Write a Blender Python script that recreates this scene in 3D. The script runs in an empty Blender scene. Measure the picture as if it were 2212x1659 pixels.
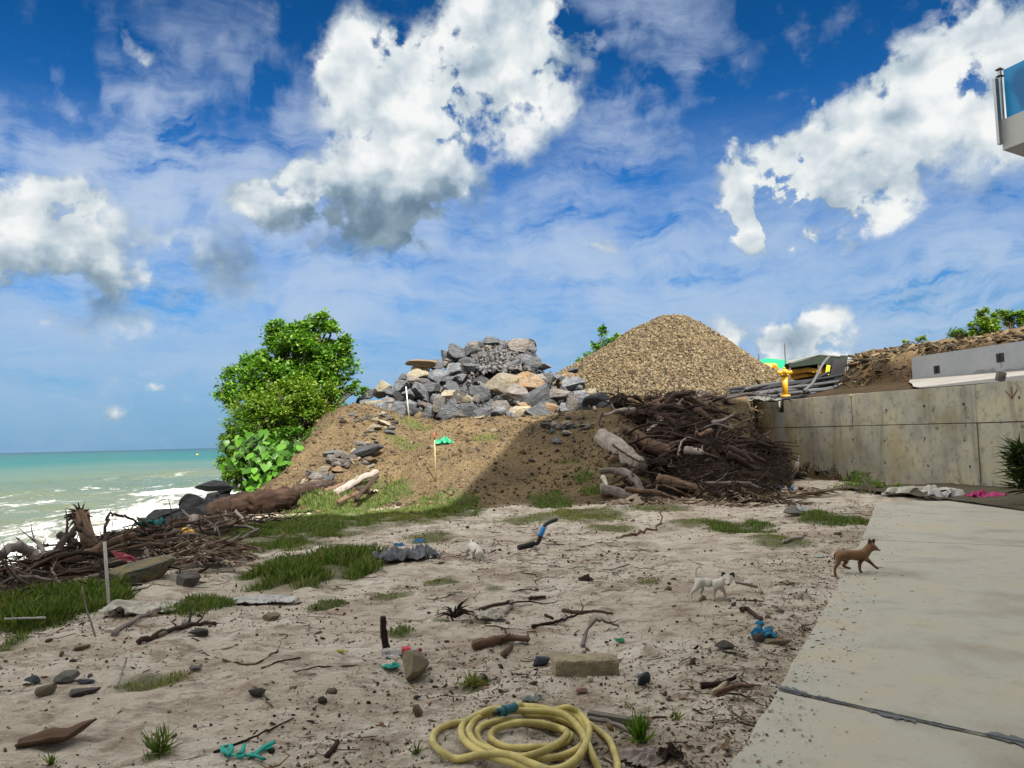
import bpy, math, random
import numpy as np
from mathutils import Vector, Matrix
R = math.radians
random.seed(7); RNG = np.random.default_rng(11)
S = bpy.context.scene; C = S.collection
# ------------------------------------------------------------------ camera
PITCH, ROLL, FPX, CAMH = R(4.24), R(1.34), 769.0, 1.6
fw = Vector((0, math.cos(PITCH), math.sin(PITCH)))
rt0 = Vector((1, 0, 0)); up0 = rt0.cross(fw)
rt = rt0*math.cos(ROLL) - up0*math.sin(ROLL); up = rt.cross(fw)
cd = bpy.data.cameras.new('camera'); cam = bpy.data.objects.new('camera', cd); C.objects.link(cam)
cd.sensor_width = 36; cd.lens = 36*FPX/1024; cd.clip_start = .05; cd.clip_end = 60000
cam.matrix_world = Matrix(((rt.x, up.x, -fw.x, 0), (rt.y, up.y, -fw.y, 0), (rt.z, up.z, -fw.z, CAMH), (0, 0, 0, 1)))
S.camera = cam
# ------------------------------------------------------------------ exposure, sun
S.view_settings.view_transform = 'Standard'; S.view_settings.look = 'None'
S.view_settings.exposure = 1.05; S.view_settings.gamma = 1
SUN_EL, SUN_AZ = R(47), math.atan2(.35, -.94)          # azimuth clockwise from +Y: behind and right of the camera
sd = Vector((math.sin(SUN_AZ)*math.cos(SUN_EL), math.cos(SUN_AZ)*math.cos(SUN_EL), math.sin(SUN_EL)))
sl = bpy.data.lights.new('sun', 'SUN'); sun = bpy.data.objects.new('sun', sl); C.objects.link(sun)
sl.energy = 4.8; sl.angle = R(.5); sl.color = (1, .94, .84)
sun.rotation_euler = (-sd).to_track_quat('-Z', 'Y').to_euler()
S.cycles.max_bounces = 8; S.cycles.transparent_max_bounces = 12; S.cycles.use_denoising = True
S.cycles.sample_clamp_indirect = 6
# ------------------------------------------------------------------ node helper
def lin(r, g, b):
    f = lambda c: c/12.92 if c <= .04045 else ((c+.055)/1.055)**2.4
    return (f(r/255), f(g/255), f(b/255), 1)
class NB:
    def __init__(s, nt): s.nt = nt
    def put(s, sock, v):
        if v is None: return
        if isinstance(v, bpy.types.NodeSocket): s.nt.links.new(v, sock)
        else:
            if hasattr(sock.default_value, '__len__') and not hasattr(v, '__len__'): v = [v]*len(sock.default_value)
            if hasattr(v, '__len__') and len(v) == 4 and len(sock.default_value) == 3: v = v[:3]
            sock.default_value = v
    def n(s, t, **kw):
        x = s.nt.nodes.new(t)
        for k, v in kw.items(): setattr(x, k, v)
        return x
    def m(s, op, a, b=None, c=None, clamp=False):
        x = s.n('ShaderNodeMath', operation=op, use_clamp=clamp)
        s.put(x.inputs[0], a); s.put(x.inputs[1], b); s.put(x.inputs[2], c); return x.outputs[0]
    def add(s, a, b): return s.m('ADD', a, b)
    def sub(s, a, b): return s.m('SUBTRACT', a, b)
    def mul(s, a, b): return s.m('MULTIPLY', a, b)
    def v(s, op, a, b=None, sc=None):
        x = s.n('ShaderNodeVectorMath', operation=op)
        s.put(x.inputs[0], a); s.put(x.inputs[1], b)
        if sc is not None: s.put(x.inputs['Scale'], sc)
        return x.outputs['Value'] if op in ('LENGTH', 'DOT_PRODUCT', 'DISTANCE') else x.outputs[0]
    def step(s, x, lo, hi, a=0, b=1):
        q = s.n('ShaderNodeMapRange', interpolation_type='SMOOTHSTEP')
        for i, v in enumerate((x, lo, hi, a, b)): s.put(q.inputs[i], v)
        return q.outputs[0]
    def map(s, vec, loc=(0, 0, 0), rot=(0, 0, 0), sc=(1, 1, 1), t='POINT'):
        q = s.n('ShaderNodeMapping', vector_type=t); s.put(q.inputs[0], vec)
        s.put(q.inputs[1], loc); s.put(q.inputs[2], rot); s.put(q.inputs[3], sc); return q.outputs[0]
    def noise(s, vec, scale, det=5, rough=.55, dist=0, col=False, lac=2):
        q = s.n('ShaderNodeTexNoise'); s.put(q.inputs['Vector'], vec); s.put(q.inputs['Scale'], scale)
        s.put(q.inputs['Detail'], det); s.put(q.inputs['Roughness'], rough); s.put(q.inputs['Distortion'], dist)
        s.put(q.inputs['Lacunarity'], lac)
        return q.outputs[1 if col else 0]
    def vor(s, vec, scale, out='Distance', feat='F1', rnd=1):
        q = s.n('ShaderNodeTexVoronoi', feature=feat); s.put(q.inputs['Vector'], vec); s.put(q.inputs['Scale'], scale)
        s.put(q.inputs['Randomness'], rnd); return q.outputs[out]
    def mix(s, f, a, b, mode='MIX'):
        q = s.n('ShaderNodeMix', data_type='RGBA', blend_type=mode)
        s.put(q.inputs[0], f); s.put(q.inputs[6], a); s.put(q.inputs[7], b); return q.outputs[2]
    def ramp(s, f, stops, interp='LINEAR'):
        q = s.n('ShaderNodeValToRGB'); q.color_ramp.interpolation = interp; e = q.color_ramp.elements
        while len(e) < len(stops): e.new(.5)
        for k, (p, c) in enumerate(stops): e[k].position = p; e[k].color = c if len(c) == 4 else (*c, 1)
        s.put(q.inputs[0], f); return q.outputs[0]
    def bump(s, h, st=.5, d=.02, nrm=None):
        q = s.n('ShaderNodeBump'); s.put(q.inputs['Strength'], st); s.put(q.inputs['Distance'], d)
        s.put(q.inputs['Height'], h)
        if nrm is not None: s.put(q.inputs['Normal'], nrm)
        return q.outputs[0]
    def obj(s): return s.n('ShaderNodeTexCoord').outputs['Object']
    def uv(s): return s.n('ShaderNodeTexCoord').outputs['UV']
    def pos(s): return s.n('ShaderNodeNewGeometry').outputs['Position']
    def rnd(s): return s.n('ShaderNodeObjectInfo').outputs['Random']
    def attr(s, n): return s.n('ShaderNodeAttribute', attribute_name=n).outputs['Fac']
# ------------------------------------------------------------------ pixel <-> world (u,v measured on a 2212 px wide view)
KU = 1024/2212
def ray(u, v):
    d = fw*FPX + rt*(u*KU-512) - up*(v*KU-384); return d
def at(u, v, Y):
    d = ray(u, v); return Vector((0, 0, CAMH)) + d*(Y/d.y)
def azel(u, v):
    d = ray(u, v).normalized(); return math.degrees(math.atan2(d.x, d.y)), math.degrees(math.asin(d.z))
# ------------------------------------------------------------------ world: Nishita sky with clouds by direction
W = bpy.data.worlds.new('World'); S.world = W; W.use_nodes = True; wn = W.node_tree; wn.nodes.clear(); N = NB(wn)
out = N.n('ShaderNodeOutputWorld'); bg = N.n('ShaderNodeBackground'); wn.links.new(bg.outputs[0], out.inputs[0])
sky = N.n('ShaderNodeTexSky', sky_type='NISHITA'); sky.sun_disc = False; sky.sun_elevation = SUN_EL; sky.sun_rotation = SUN_AZ
sky.air_density = 1.0; sky.dust_density = .3; sky.ozone_density = 3
SKY_ST = .085
dirv = N.n('ShaderNodeTexCoord').outputs['Generated']
sx = N.n('ShaderNodeSeparateXYZ'); N.put(sx.inputs[0], dirv)
az = N.mul(N.m('ARCTAN2', sx.outputs[0], sx.outputs[1]), 57.2958)
el = N.mul(N.m('ARCSINE', sx.outputs[2]), 57.2958)
cb = N.n('ShaderNodeCombineXYZ'); N.put(cb.inputs[0], az); N.put(cb.inputs[1], el)
P = cb.outputs[0]
elc = N.m('DIVIDE', el, 60, clamp=True)
# deep clear blue: the measured sky tinted by height
tint = N.ramp(elc, [(0, (.20, .31, .40)), (.06, (.19, .38, .55)), (.16, (.16, .42, .66)), (.30, (.10, .40, .70)), (.45, (.035, .28, .52)), (.6, (.02, .23, .42)), (1, (.05, .34, .55))])
base = N.mix(1, sky.outputs[0], tint, 'MULTIPLY')
base = N.mix(1, base, (SKY_ST,)*3+(1,), 'MULTIPLY')
def blobs(PW, L, k=1.0):
    acc = None
    for (u, v, ru, rv, rot, w) in L:
        a0, e0 = azel(u, v); a1, _ = azel(u+20, v); _, e1 = azel(u, v-20)
        sa, se = (a1-a0)/20, (e1-e0)/20
        q = N.map(PW, (a0, e0, 0), (0, 0, R(-rot)), (ru*sa*k, rv*se*k, 1), 'TEXTURE')
        b = N.m('MULTIPLY_ADD', N.v('LENGTH', q), -w, w)
        b = N.m('MAXIMUM', b, 0)
        acc = b if acc is None else N.add(acc, b)
    return acc
def warp(Pv, sc, amp, det, rough=.6):
    c = N.noise(Pv, sc, det, rough, col=True)
    c = N.v('SUBTRACT', c, (.5, .5, .5)); return N.v('ADD', Pv, N.v('SCALE', c, sc=amp))
PW = warp(P, .10, 8.0, 6, .55); PW = warp(PW, .55, 1.3, 5, .6)
# cumulus: (u, v, radius u, radius v, rotation, weight)
CUM = [(790,120,110,130,0,1.3),(860,230,180,190,0,1.5),(960,330,170,170,0,1.1),(800,400,230,140,-15,1.6),(1010,130,220,190,0,1.0),
       (1090,60,200,210,15,1.4),(1120,-60,190,180,0,1.2),(1140,240,110,140,0,.8),(860,470,200,80,-10,1.0),(780,490,290,120,0,1.6),(680,430,160,90,0,1.0),(570,450,52,72,-35,1.1),(690,390,110,60,10,.9),
       
       (1660,290,120,150,0,1.9),(1650,410,140,130,0,1.7),(1740,420,190,130,0,2.0),(1700,450,190,100,0,2.0),(1800,430,180,130,15,1.6),(1870,290,150,130,20,1.3),(2010,200,160,140,30,1.3),(2100,70,110,80,35,1.0),
       (2200,160,170,170,0,1.4),(2130,300,150,120,0,1.1),(1790,490,150,55,0,.9),(2280,300,150,140,0,1.2),(1930,330,120,110,0,.9),
       (60,470,200,120,0,1.8),(150,440,110,80,0,1.3),(60,560,230,110,0,1.6),(230,540,170,120,0,.9),(480,590,150,95,0,.8),(260,650,190,80,0,.75),
       (1650,720,160,85,0,1.5),(1770,700,90,75,0,1.2),(1700,790,190,80,0,1.0),
       (280,60,35,55,-35,.7),(310,100,30,30,-30,.6),(275,840,48,26,0,.9),(345,805,36,18,0,.7),(308,772,32,14,0,.5),
       (1598,112,26,16,0,.9),(1665,78,26,18,0,.7),(1650,118,18,9,0,.6),(1630,158,40,9,0,.4),
       (1205,575,55,34,0,.8),(1275,522,50,22,0,.7)]
dens = blobs(PW, CUM, 1.08)
nz = N.noise(N.map(P, sc=(1, 1.2, 1)), .30, 9, .58)
PR = warp(P, .2, 2.5, 3)
rz = N.noise(N.map(PR, sc=(1, 1.2, 1)), .21, 4, .5)
rz2 = N.noise(N.map(PR, (1.1, -1.3, 0), sc=(1, 1.2, 1)), .21, 4, .5)
d1 = N.add(N.mul(dens, 1.9), N.mul(N.sub(nz, .5), N.m('DIVIDE', 1.5, N.m('MULTIPLY_ADD', dens, 1.6, 1))))
GREY = [(820,530,360,130,0,1.7),(820,450,220,90,0,.75),(690,480,140,90,0,.9),(940,470,140,80,0,.5),(1010,60,170,110,0,.35),(1000,150,100,60,0,.25),(1040,420,120,100,0,.5),
        (1830,380,170,60,10,.5),(1760,470,90,40,0,.4),(60,620,230,90,0,1.0),(200,560,130,80,0,.7),(480,590,130,90,0,.9),(250,660,150,60,0,.9),(1720,760,120,50,0,.6),(2230,380,160,60,0,.3)]
WPG = warp(P, .13, 5.0, 5)
g = blobs(WPG, GREY, 1.1)
gc = N.m('MINIMUM', g, 1.1)
alpha = N.m('POWER', N.step(d1, .05, N.m('MULTIPLY_ADD', gc, 1.1, 1.35)), .75)
relief = N.add(N.mul(N.sub(rz2, rz), 1.6), N.mul(N.sub(nz, .5), .3))
lum = N.sub(N.add(N.m('MULTIPLY_ADD', N.m('MINIMUM', d1, 1.5), .24, .50), relief), N.mul(N.m('MINIMUM', g, 1.1), .72))
ccol = N.ramp(lum, [(0, lin(108,132,152)), (.3, lin(140,162,178)), (.55, lin(180,196,208)), (.8, lin(220,228,232)), (1, lin(246,248,247))])
# thin veils of high cloud
PV = warp(P, .05, 9, 4); PV = warp(PV, .4, 1.4, 5)
VEIL = [(560,430,420,330,30,.7),(150,330,200,160,40,.5),(1300,40,250,250,0,.3),(200,420,320,300,30,.75),(430,480,260,180,30,.95),(560,620,260,120,0,.6),(1330,130,230,260,-30,.75),(1420,230,130,130,-30,.4),(600,180,170,110,20,.32),
        (1100,520,330,110,0,.85),(900,640,420,90,0,.7),(1300,560,300,80,0,.45),(1550,560,420,90,-5,.45),(1250,390,170,50,-15,.28),(1000,700,900,80,0,.45),
        (2050,680,480,110,-6,1.5),(2200,560,300,60,-14,.9),(1650,650,400,70,0,.6),(2000,590,260,40,-12,.4),(300,880,500,110,0,.3),(700,640,220,110,0,.6),]
vd = blobs(PV, VEIL, 1.3)
vn = N.noise(N.map(PV, rot=(0, 0, R(-8)), sc=(.28, 1.7, 1)), .24, 9, .66)
vn2 = N.noise(PV, .22, 7, .6)
band = N.mul(N.step(el, .5, 7), N.step(el, 24, 9))
vd = N.add(N.mul(vd, 1.0), N.mul(band, .85))
vt = N.mul(vd, N.add(N.m('MULTIPLY_ADD', vn, 4.6, -1.75), N.m('MULTIPLY_ADD', vn2, 1.6, -.5)))
va = N.mul(N.sub(1, N.m('EXPONENT', N.mul(N.m('MAXIMUM', vt, 0), -1.25))), .93)
vcol = N.ramp(N.m('DIVIDE', el, 45, clamp=True), [(0, lin(168,193,220)), (.25, lin(180,202,229)), (.5, lin(192,208,231)), (1, lin(172,192,224))])
INV = 1/2**S.view_settings.exposure
tocam = lambda c, k=1.0: N.mix(1, c, (INV*k,)*3+(1,), 'MULTIPLY')
# low haze band over the sea
hz = N.step(el, 14, 0, 0, .8)
c1 = N.mix(hz, base, tocam(lin(124,170,212)))
c2 = N.mix(va, c1, tocam(vcol))
c3 = N.mix(alpha, c2, tocam(ccol))
# sky out of view: broken bright cloud added overhead and around to fill the shade
up_ = N.step(el, 36, 46); side = N.step(N.m('ABSOLUTE', az), 42, 55)
rest = N.m('MAXIMUM', up_, side)
ov = N.mul(rest, N.step(N.noise(dirv, 2.2, 6, .6), .34, .56))
c4 = N.mix(ov, c3, (1.12, 1.08, 1.0, 1))
N.put(bg.inputs[0], c4); bg.inputs[1].default_value = 1
W.cycles.sampling_method = 'MANUAL'; W.cycles.sample_map_resolution = 512
# ------------------------------------------------------------------ numpy noise
def _h(ix, iy, s):
    n = (ix*374761393 + iy*668265263 + s*1442695041) & 0xffffffff
    n = ((n ^ (n >> 13))*1274126177) & 0xffffffff
    return ((n ^ (n >> 16)) & 0xffff)/65535.0
def vnoise(x, y, s=0):
    x = np.asarray(x, float); y = np.asarray(y, float)
    ix = np.floor(x).astype(np.int64); iy = np.floor(y).astype(np.int64); fx = x-ix; fy = y-iy
    fx = fx*fx*(3-2*fx); fy = fy*fy*(3-2*fy)
    a = _h(ix, iy, s); b = _h(ix+1, iy, s); c = _h(ix, iy+1, s); d = _h(ix+1, iy+1, s)
    return (a*(1-fx)+b*fx)*(1-fy) + (c*(1-fx)+d*fx)*fy - .5
def fbm(x, y, oct=4, s=0, g=.5):
    r = 0; a = 1
    for k in range(oct): r = r + a*vnoise(x*2**k+17.3*k, y*2**k-9.1*k, s+k); a *= g
    return r
def sm(a, b, x):
    t = np.clip((np.asarray(x, float)-a)/(b-a), 0, 1); return t*t*(3-2*t)
def lerp(a, b, t): return a+(b-a)*t
# ------------------------------------------------------------------ terrain
def wallx(y): return 13.65-.121*(y-20.5)
# slab outline measured on its top, z = .06
def G(u, v, z=0.0):
    d = ray(u, v); t = (z-CAMH)/d.z; return Vector((d.x*t, d.y*t, z))
SLAB_L = [G(*p, .06) for p in ((1572,1659),(1640,1556),(1700,1446),(1738,1400),(1775,1340),(1800,1288),(1828,1228),(1850,1172),(1872,1128),(1890,1087))]
SLY = np.array([p.y for p in SLAB_L]); SLX = np.array([p.x for p in SLAB_L])
SLF = ((SLX[-1]-SLX[0])/(SLY[-1]-SLY[0]),); SLF = (SLF[0], SLX[0]-SLF[0]*SLY[0])
_q = (SLY-SLY[0])*(17.3-SLY); SLF2 = float(((SLX-SLF[0]*SLY-SLF[1])*_q).sum()/(_q**2).sum())
def slabx(y):
    y = np.asarray(y, float)
    return SLF[0]*y+SLF[1]+SLF2*np.clip(y-SLY[0], 0, 14)*np.clip(17.3-y, 0, 14)
def toe(x): return 19.6 + 1.22*np.clip(x-3.2, 0, 6.8) + .25*np.sin(x*1.3)
def h(x, y, fine=True):
    x = np.asarray(x, float); y = np.asarray(y, float)
    base = .11*fbm(x*.33, y*.33, 3, 5) + .05*fbm(x*1.3, y*1.3, 3, 9)
    onslab = sm(-.35, .0, x-slabx(y))*sm(18.3, 17.6, y)
    base = base*(1-onslab*.85) - .02*onslab - .02
    if fine:
        r = fbm(x*5, y*5, 4, 21, .55); dents = -np.abs(vnoise(x*3.1, y*3.1, 33))*.05
        base = base + (.042*r+.03*np.maximum(0, fbm(x*1.9, y*2.6, 3, 27)-.12)*(-1)+dents*.8)*(1-onslab)
    # low place at the foot of the wall
    base = base - .16*np.exp(-((x-wallx(y)+.5)/.8)**2)*sm(14, 18, y)*sm(34, 30, y)
    # shore
    xs = -6.9-.05*np.clip(y-12, 0, 30) + .5*vnoise(y*.35, 0*y, 3)
    dr = sm(0, 4.5, xs-x)*2.7 + np.clip(xs-4.5-x, 0, 40)*.12
    z = base - dr
    # spoil mound and plateau
    Wd = 6.2-4.2*sm(3.5, 9.5, x)
    t = np.clip((y-toe(x))/Wd, 0, 1); prof = .55*t + .45*(t*t*(3-2*t))
    prof = prof*np.where(y < 36.9, sm(-.35, .2, .312*y-x), 1.)
    top = 2.38 + .075*np.clip(x, 0, 12) + .55*np.exp(-((x+5.2)/1.4)**2) + .06*np.clip(y-28,0,8)*sm(2,7,x)*0
    left = sm(-8.7, -6.1, x+.25*vnoise(y*.8, x*0, 8))
    mn = prof*top*left
    if fine: mn = mn + prof*(1-prof*.4)*left*(.22*fbm(x*.9, y*.9, 4, 41) + .05*fbm(x*7, y*7, 3, 44))
    z = z*(1-prof*left*.8) + mn
    # gully with stones at the left of the slope
    z = z - .25*np.exp(-((x+3.6-.16*(y-21))/.45)**2)*sm(19.5, 21, y)*sm(27, 25, y)
    # behind the concrete wall
    wx = wallx(y)
    back = np.clip((x-wx-.02)/.25, 0, 1)*sm(8, 9, y)*(y < 37.2)
    apr = 2.86+.17*np.clip(x-wx-.4, 0, 4)+.018*(y-20.5)*sm(20,21,y)
    z = z*(1-back)+apr*back
    # rock cut and hill at the right
    edge = np.maximum(15.4+(y-36)*.5, 16.95-np.clip((y-32)/4, 0, 1)*1.4)
    e2 = edge + (.5*fbm(y*.8, x*.8, 3, 51) if fine else 0)
    ins = np.clip((x-e2)/.5, 0, 1)*sm(20, 22, y)
    hill = np.minimum(4.75+.17*(x-17)+.05*(y-28), 6.2+.02*x)
    if fine: hill = hill + .22*fbm(x*.8, y*.8, 4, 61)
    z = z*(1-ins)+np.maximum(hill, z)*ins
    return z
def hz1(x, y): return float(h(np.array([x]), np.array([y]))[0])
def T(u, v, zo=0.0):
    """point of the terrain seen at (u, v)"""
    d = ray(u, v); d = d/d.y
    lo, hi, y = 2.2, 60., 60.
    for n_ in (420, 60):
        ys = np.geomspace(lo, hi, n_); k = np.nonzero(CAMH+d.z*ys <= h(d.x*ys, ys)+zo)[0]
        if not len(k): return Vector((d.x*60, 60, 0))
        y = ys[k[0]]; lo = ys[max(k[0]-1, 0)]; hi = y
        if hi <= lo: break
    return Vector((d.x*y, y, hz1(d.x*y, y)+zo))
# ------------------------------------------------------------------ object helpers
def prop(o, label=None, cat=None, group=None, kind=None):
    if label: o['label'] = label
    if cat: o['category'] = cat
    if group: o['group'] = group
    if kind: o['kind'] = kind
    return o
def link(name, me, mt=None, parent=None, smooth=True):
    if mt is not None: me.materials.append(mt)
    if smooth: me.shade_smooth()
    o = bpy.data.objects.new(name, me); C.objects.link(o)
    if parent is not None: o.parent = parent
    return o
def empty(name, loc, rz=0, label=None, cat=None, group=None):
    o = bpy.data.objects.new(name, None); C.objects.link(o); o.location = loc; o.rotation_euler = (0, 0, rz)
    o.empty_display_size = .1; return prop(o, label, cat, group)
def np_mesh(name, Vv, F, mt=None, smooth=True, attrs=None, parent=None):
    me = bpy.data.meshes.new(name); nv, nf, k = len(Vv), len(F), F.shape[1]
    me.vertices.add(nv); me.vertices.foreach_set('co', np.asarray(Vv, np.float32).ravel())
    me.loops.add(nf*k); me.loops.foreach_set('vertex_index', F.astype(np.int32).ravel())
    me.polygons.add(nf); me.polygons.foreach_set('loop_start', np.arange(nf, dtype=np.int32)*k)
    for an, av in (attrs or {}).items():
        a = me.attributes.new(an, 'FLOAT', 'POINT'); a.data.foreach_set('value', np.asarray(av, np.float32))
    me.update(calc_edges=True); me.validate()
    return link(name, me, mt, parent, smooth)
class Acc:
    """collects shapes into one mesh"""
    def __init__(s): s.v = []; s.f = []; s.uv = []
    def face(s, idx, uv=None): s.f.append(tuple(idx)); s.uv.append(uv or [(0, 0)]*len(idx))
    def box(s, c, sz, rot=None, bev=0):
        c = Vector(c); b = len(s.v); M = rot if rot is not None else Matrix.Identity(3)
        for k in range(8):
            p = Vector(((k & 1)-.5, ((k >> 1) & 1)-.5, ((k >> 2) & 1)-.5)); p = Vector((p.x*sz[0], p.y*sz[1], p.z*sz[2]))
            s.v.append(c + M@p)
        for f in ((0,2,3,1),(4,5,7,6),(0,1,5,4),(2,6,7,3),(0,4,6,2),(1,3,7,5)): s.face([b+i for i in f], [(0,0),(1,0),(1,1),(0,1)])
        return s
    def tube(s, pts, rad, n=8, rough=0, cap=True, seed=0, flat=1.0):
        rs = random.Random(seed); pts = [Vector(p) for p in pts]; b0 = len(s.v); L = 0
        if not hasattr(rad, '__len__'): rad = [rad]*len(pts)
        ref = Vector((0, 0, 1)); prev = None; ph = [rs.uniform(.75, 1.25) if rough else 1 for _ in range(n)]
        Ls = []
        for i, p in enumerate(pts):
            d = (pts[min(i+1, len(pts)-1)]-pts[max(i-1, 0)]).normalized()
            if prev is None:
                a = d.cross(ref if abs(d.z) < .9 else Vector((1, 0, 0))).normalized()
            else:
                a = (prev - d*prev.dot(d)).normalized()
            prev = a; b = d.cross(a)
            if i: L += (p-pts[i-1]).length
            Ls.append(L)
            for k in range(n):
                t = 2*math.pi*k/n; r = rad[i]*(1+rough*((ph[k]-1)*2+rs.uniform(-.5, .5)))
                s.v.append(p + a*math.cos(t)*r + b*math.sin(t)*r*flat)
        for i in range(len(pts)-1):
            for k in range(n):
                k2 = (k+1) % n
                s.face((b0+i*n+k, b0+i*n+k2, b0+(i+1)*n+k2, b0+(i+1)*n+k), [(k/n, Ls[i]), ((k+1)/n, Ls[i]), ((k+1)/n, Ls[i+1]), (k/n, Ls[i+1])])
        if cap:
            s.face([b0+k for k in range(n)][::-1]); s.face([b0+(len(pts)-1)*n+k for k in range(n)])
        return s
    def poly(s, pts):
        b = len(s.v); s.v += [Vector(p) for p in pts]; s.face(range(b, b+len(pts))); return s
    def prism(s, pts, z0, z1):
        b = len(s.v); n = len(pts)
        s.v += [Vector((p[0], p[1], z0)) for p in pts] + [Vector((p[0], p[1], z1)) for p in pts]
        s.face([b+k for k in range(n)][::-1]); s.face([b+n+k for k in range(n)])
        for k in range(n): s.face((b+k, b+(k+1) % n, b+n+(k+1) % n, b+n+k))
        return s
    def build(s, name, mt, parent=None, smooth=False, bevel=0, origin=None):
        o0 = Vector(origin) if origin is not None else Vector((0, 0, 0))
        me = bpy.data.meshes.new(name); me.from_pydata([tuple(p-o0) for p in s.v], [], s.f)
        uvl = me.uv_layers.new(name='UVMap'); flat = [c for f in s.uv for p in f for c in p]
        uvl.data.foreach_set('uv', flat); me.update()
        o = link(name, me, mt, parent, smooth)
        if origin is not None: o.location = o0
        if bevel:
            mo = o.modifiers.new('bevel', 'BEVEL'); mo.width = bevel; mo.segments = 2; mo.limit_method = 'ANGLE'
        return o
def rotm(rx=0, ry=0, rz=0): return Matrix.Rotation(rz, 3, 'Z')@Matrix.Rotation(ry, 3, 'Y')@Matrix.Rotation(rx, 3, 'X')
def rand_rots(n, rng=RNG, tilt=None):
    """n random 3x3 rotations; tilt limits the lean from upright"""
    a = rng.uniform(0, 2*np.pi, n)
    t = rng.uniform(0, np.pi, n) if tilt is None else rng.normal(0, tilt, n)
    b = rng.uniform(0, 2*np.pi, n)
    def Rz(q): z = np.zeros((n, 3, 3)); z[:,0,0]=np.cos(q); z[:,0,1]=-np.sin(q); z[:,1,0]=np.sin(q); z[:,1,1]=np.cos(q); z[:,2,2]=1; return z
    def Rx(q): z = np.zeros((n, 3, 3)); z[:,1,1]=np.cos(q); z[:,1,2]=-np.sin(q); z[:,2,1]=np.sin(q); z[:,2,2]=np.cos(q); z[:,0,0]=1; return z
    return Rz(b)@Rx(t)@Rz(a)
def scatter(name, BV, BF, pos, rots, scl, mt, smooth=False, parent=None, rnd=None):
    BV = np.asarray(BV, float); BF = np.asarray(BF, int); n = len(pos); scl = np.asarray(scl, float)
    if scl.ndim == 1: scl = scl[:, None]*np.ones(3)
    V_ = np.einsum('nij,nkj->nki', rots, BV[None]*scl[:, None, :]) + np.asarray(pos)[:, None, :]
    F_ = BF[None]+(np.arange(n)*len(BV))[:, None, None]
    rr = RNG.random(n) if rnd is None else rnd
    return np_mesh(name, V_.reshape(-1, 3), F_.reshape(-1, BF.shape[1]), mt, smooth, {'rnd': np.repeat(rr, len(BV))}, parent)
LEAF_V = [(0, 0, 0), (.28, .45, .07), (0, 1, -.05), (-.28, .45, .07)]; LEAF_F = [(0, 1, 2), (0, 2, 3)]
BLADE_V = [(-.5, 0, 0), (.5, 0, 0), (.25, .18, .6), (0, .45, 1)]; BLADE_F = [(0, 1, 2), (0, 2, 3)]
CHIP_V = [(-.5, -.3, 0), (.45, -.35, .02), (.55, .25, .05), (-.35, .38, .03), (0, 0, .16)]; CHIP_F = [(0, 1, 4), (1, 2, 4), (2, 3, 4), (3, 0, 4)]
def ico(sub):
    import bmesh
    bm = bmesh.new(); bmesh.ops.create_icosphere(bm, subdivisions=sub, radius=1)
    V_ = np.array([v.co[:] for v in bm.verts]); F_ = np.array([[v.index for v in f.verts] for f in bm.faces]); bm.free(); return V_, F_
ICO = {k: ico(k) for k in (1, 2, 3, 4)}
def rock_verts(sub=3, cuts=12, seed=0, lo=.45, hi=.9, nz=.03):
    rg = np.random.default_rng(seed); V_, F_ = ICO[sub]; V_ = V_.copy()
    for _ in range(cuts):
        nrm = rg.normal(size=3); nrm /= np.linalg.norm(nrm); d = rg.uniform(lo, hi)
        s_ = V_@nrm; k = s_ > d; V_[k] -= np.outer(s_[k]-d, nrm)
    V_ += nz*rg.normal(size=V_.shape)*.5
    return V_/np.abs(V_).max(0), F_
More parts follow.
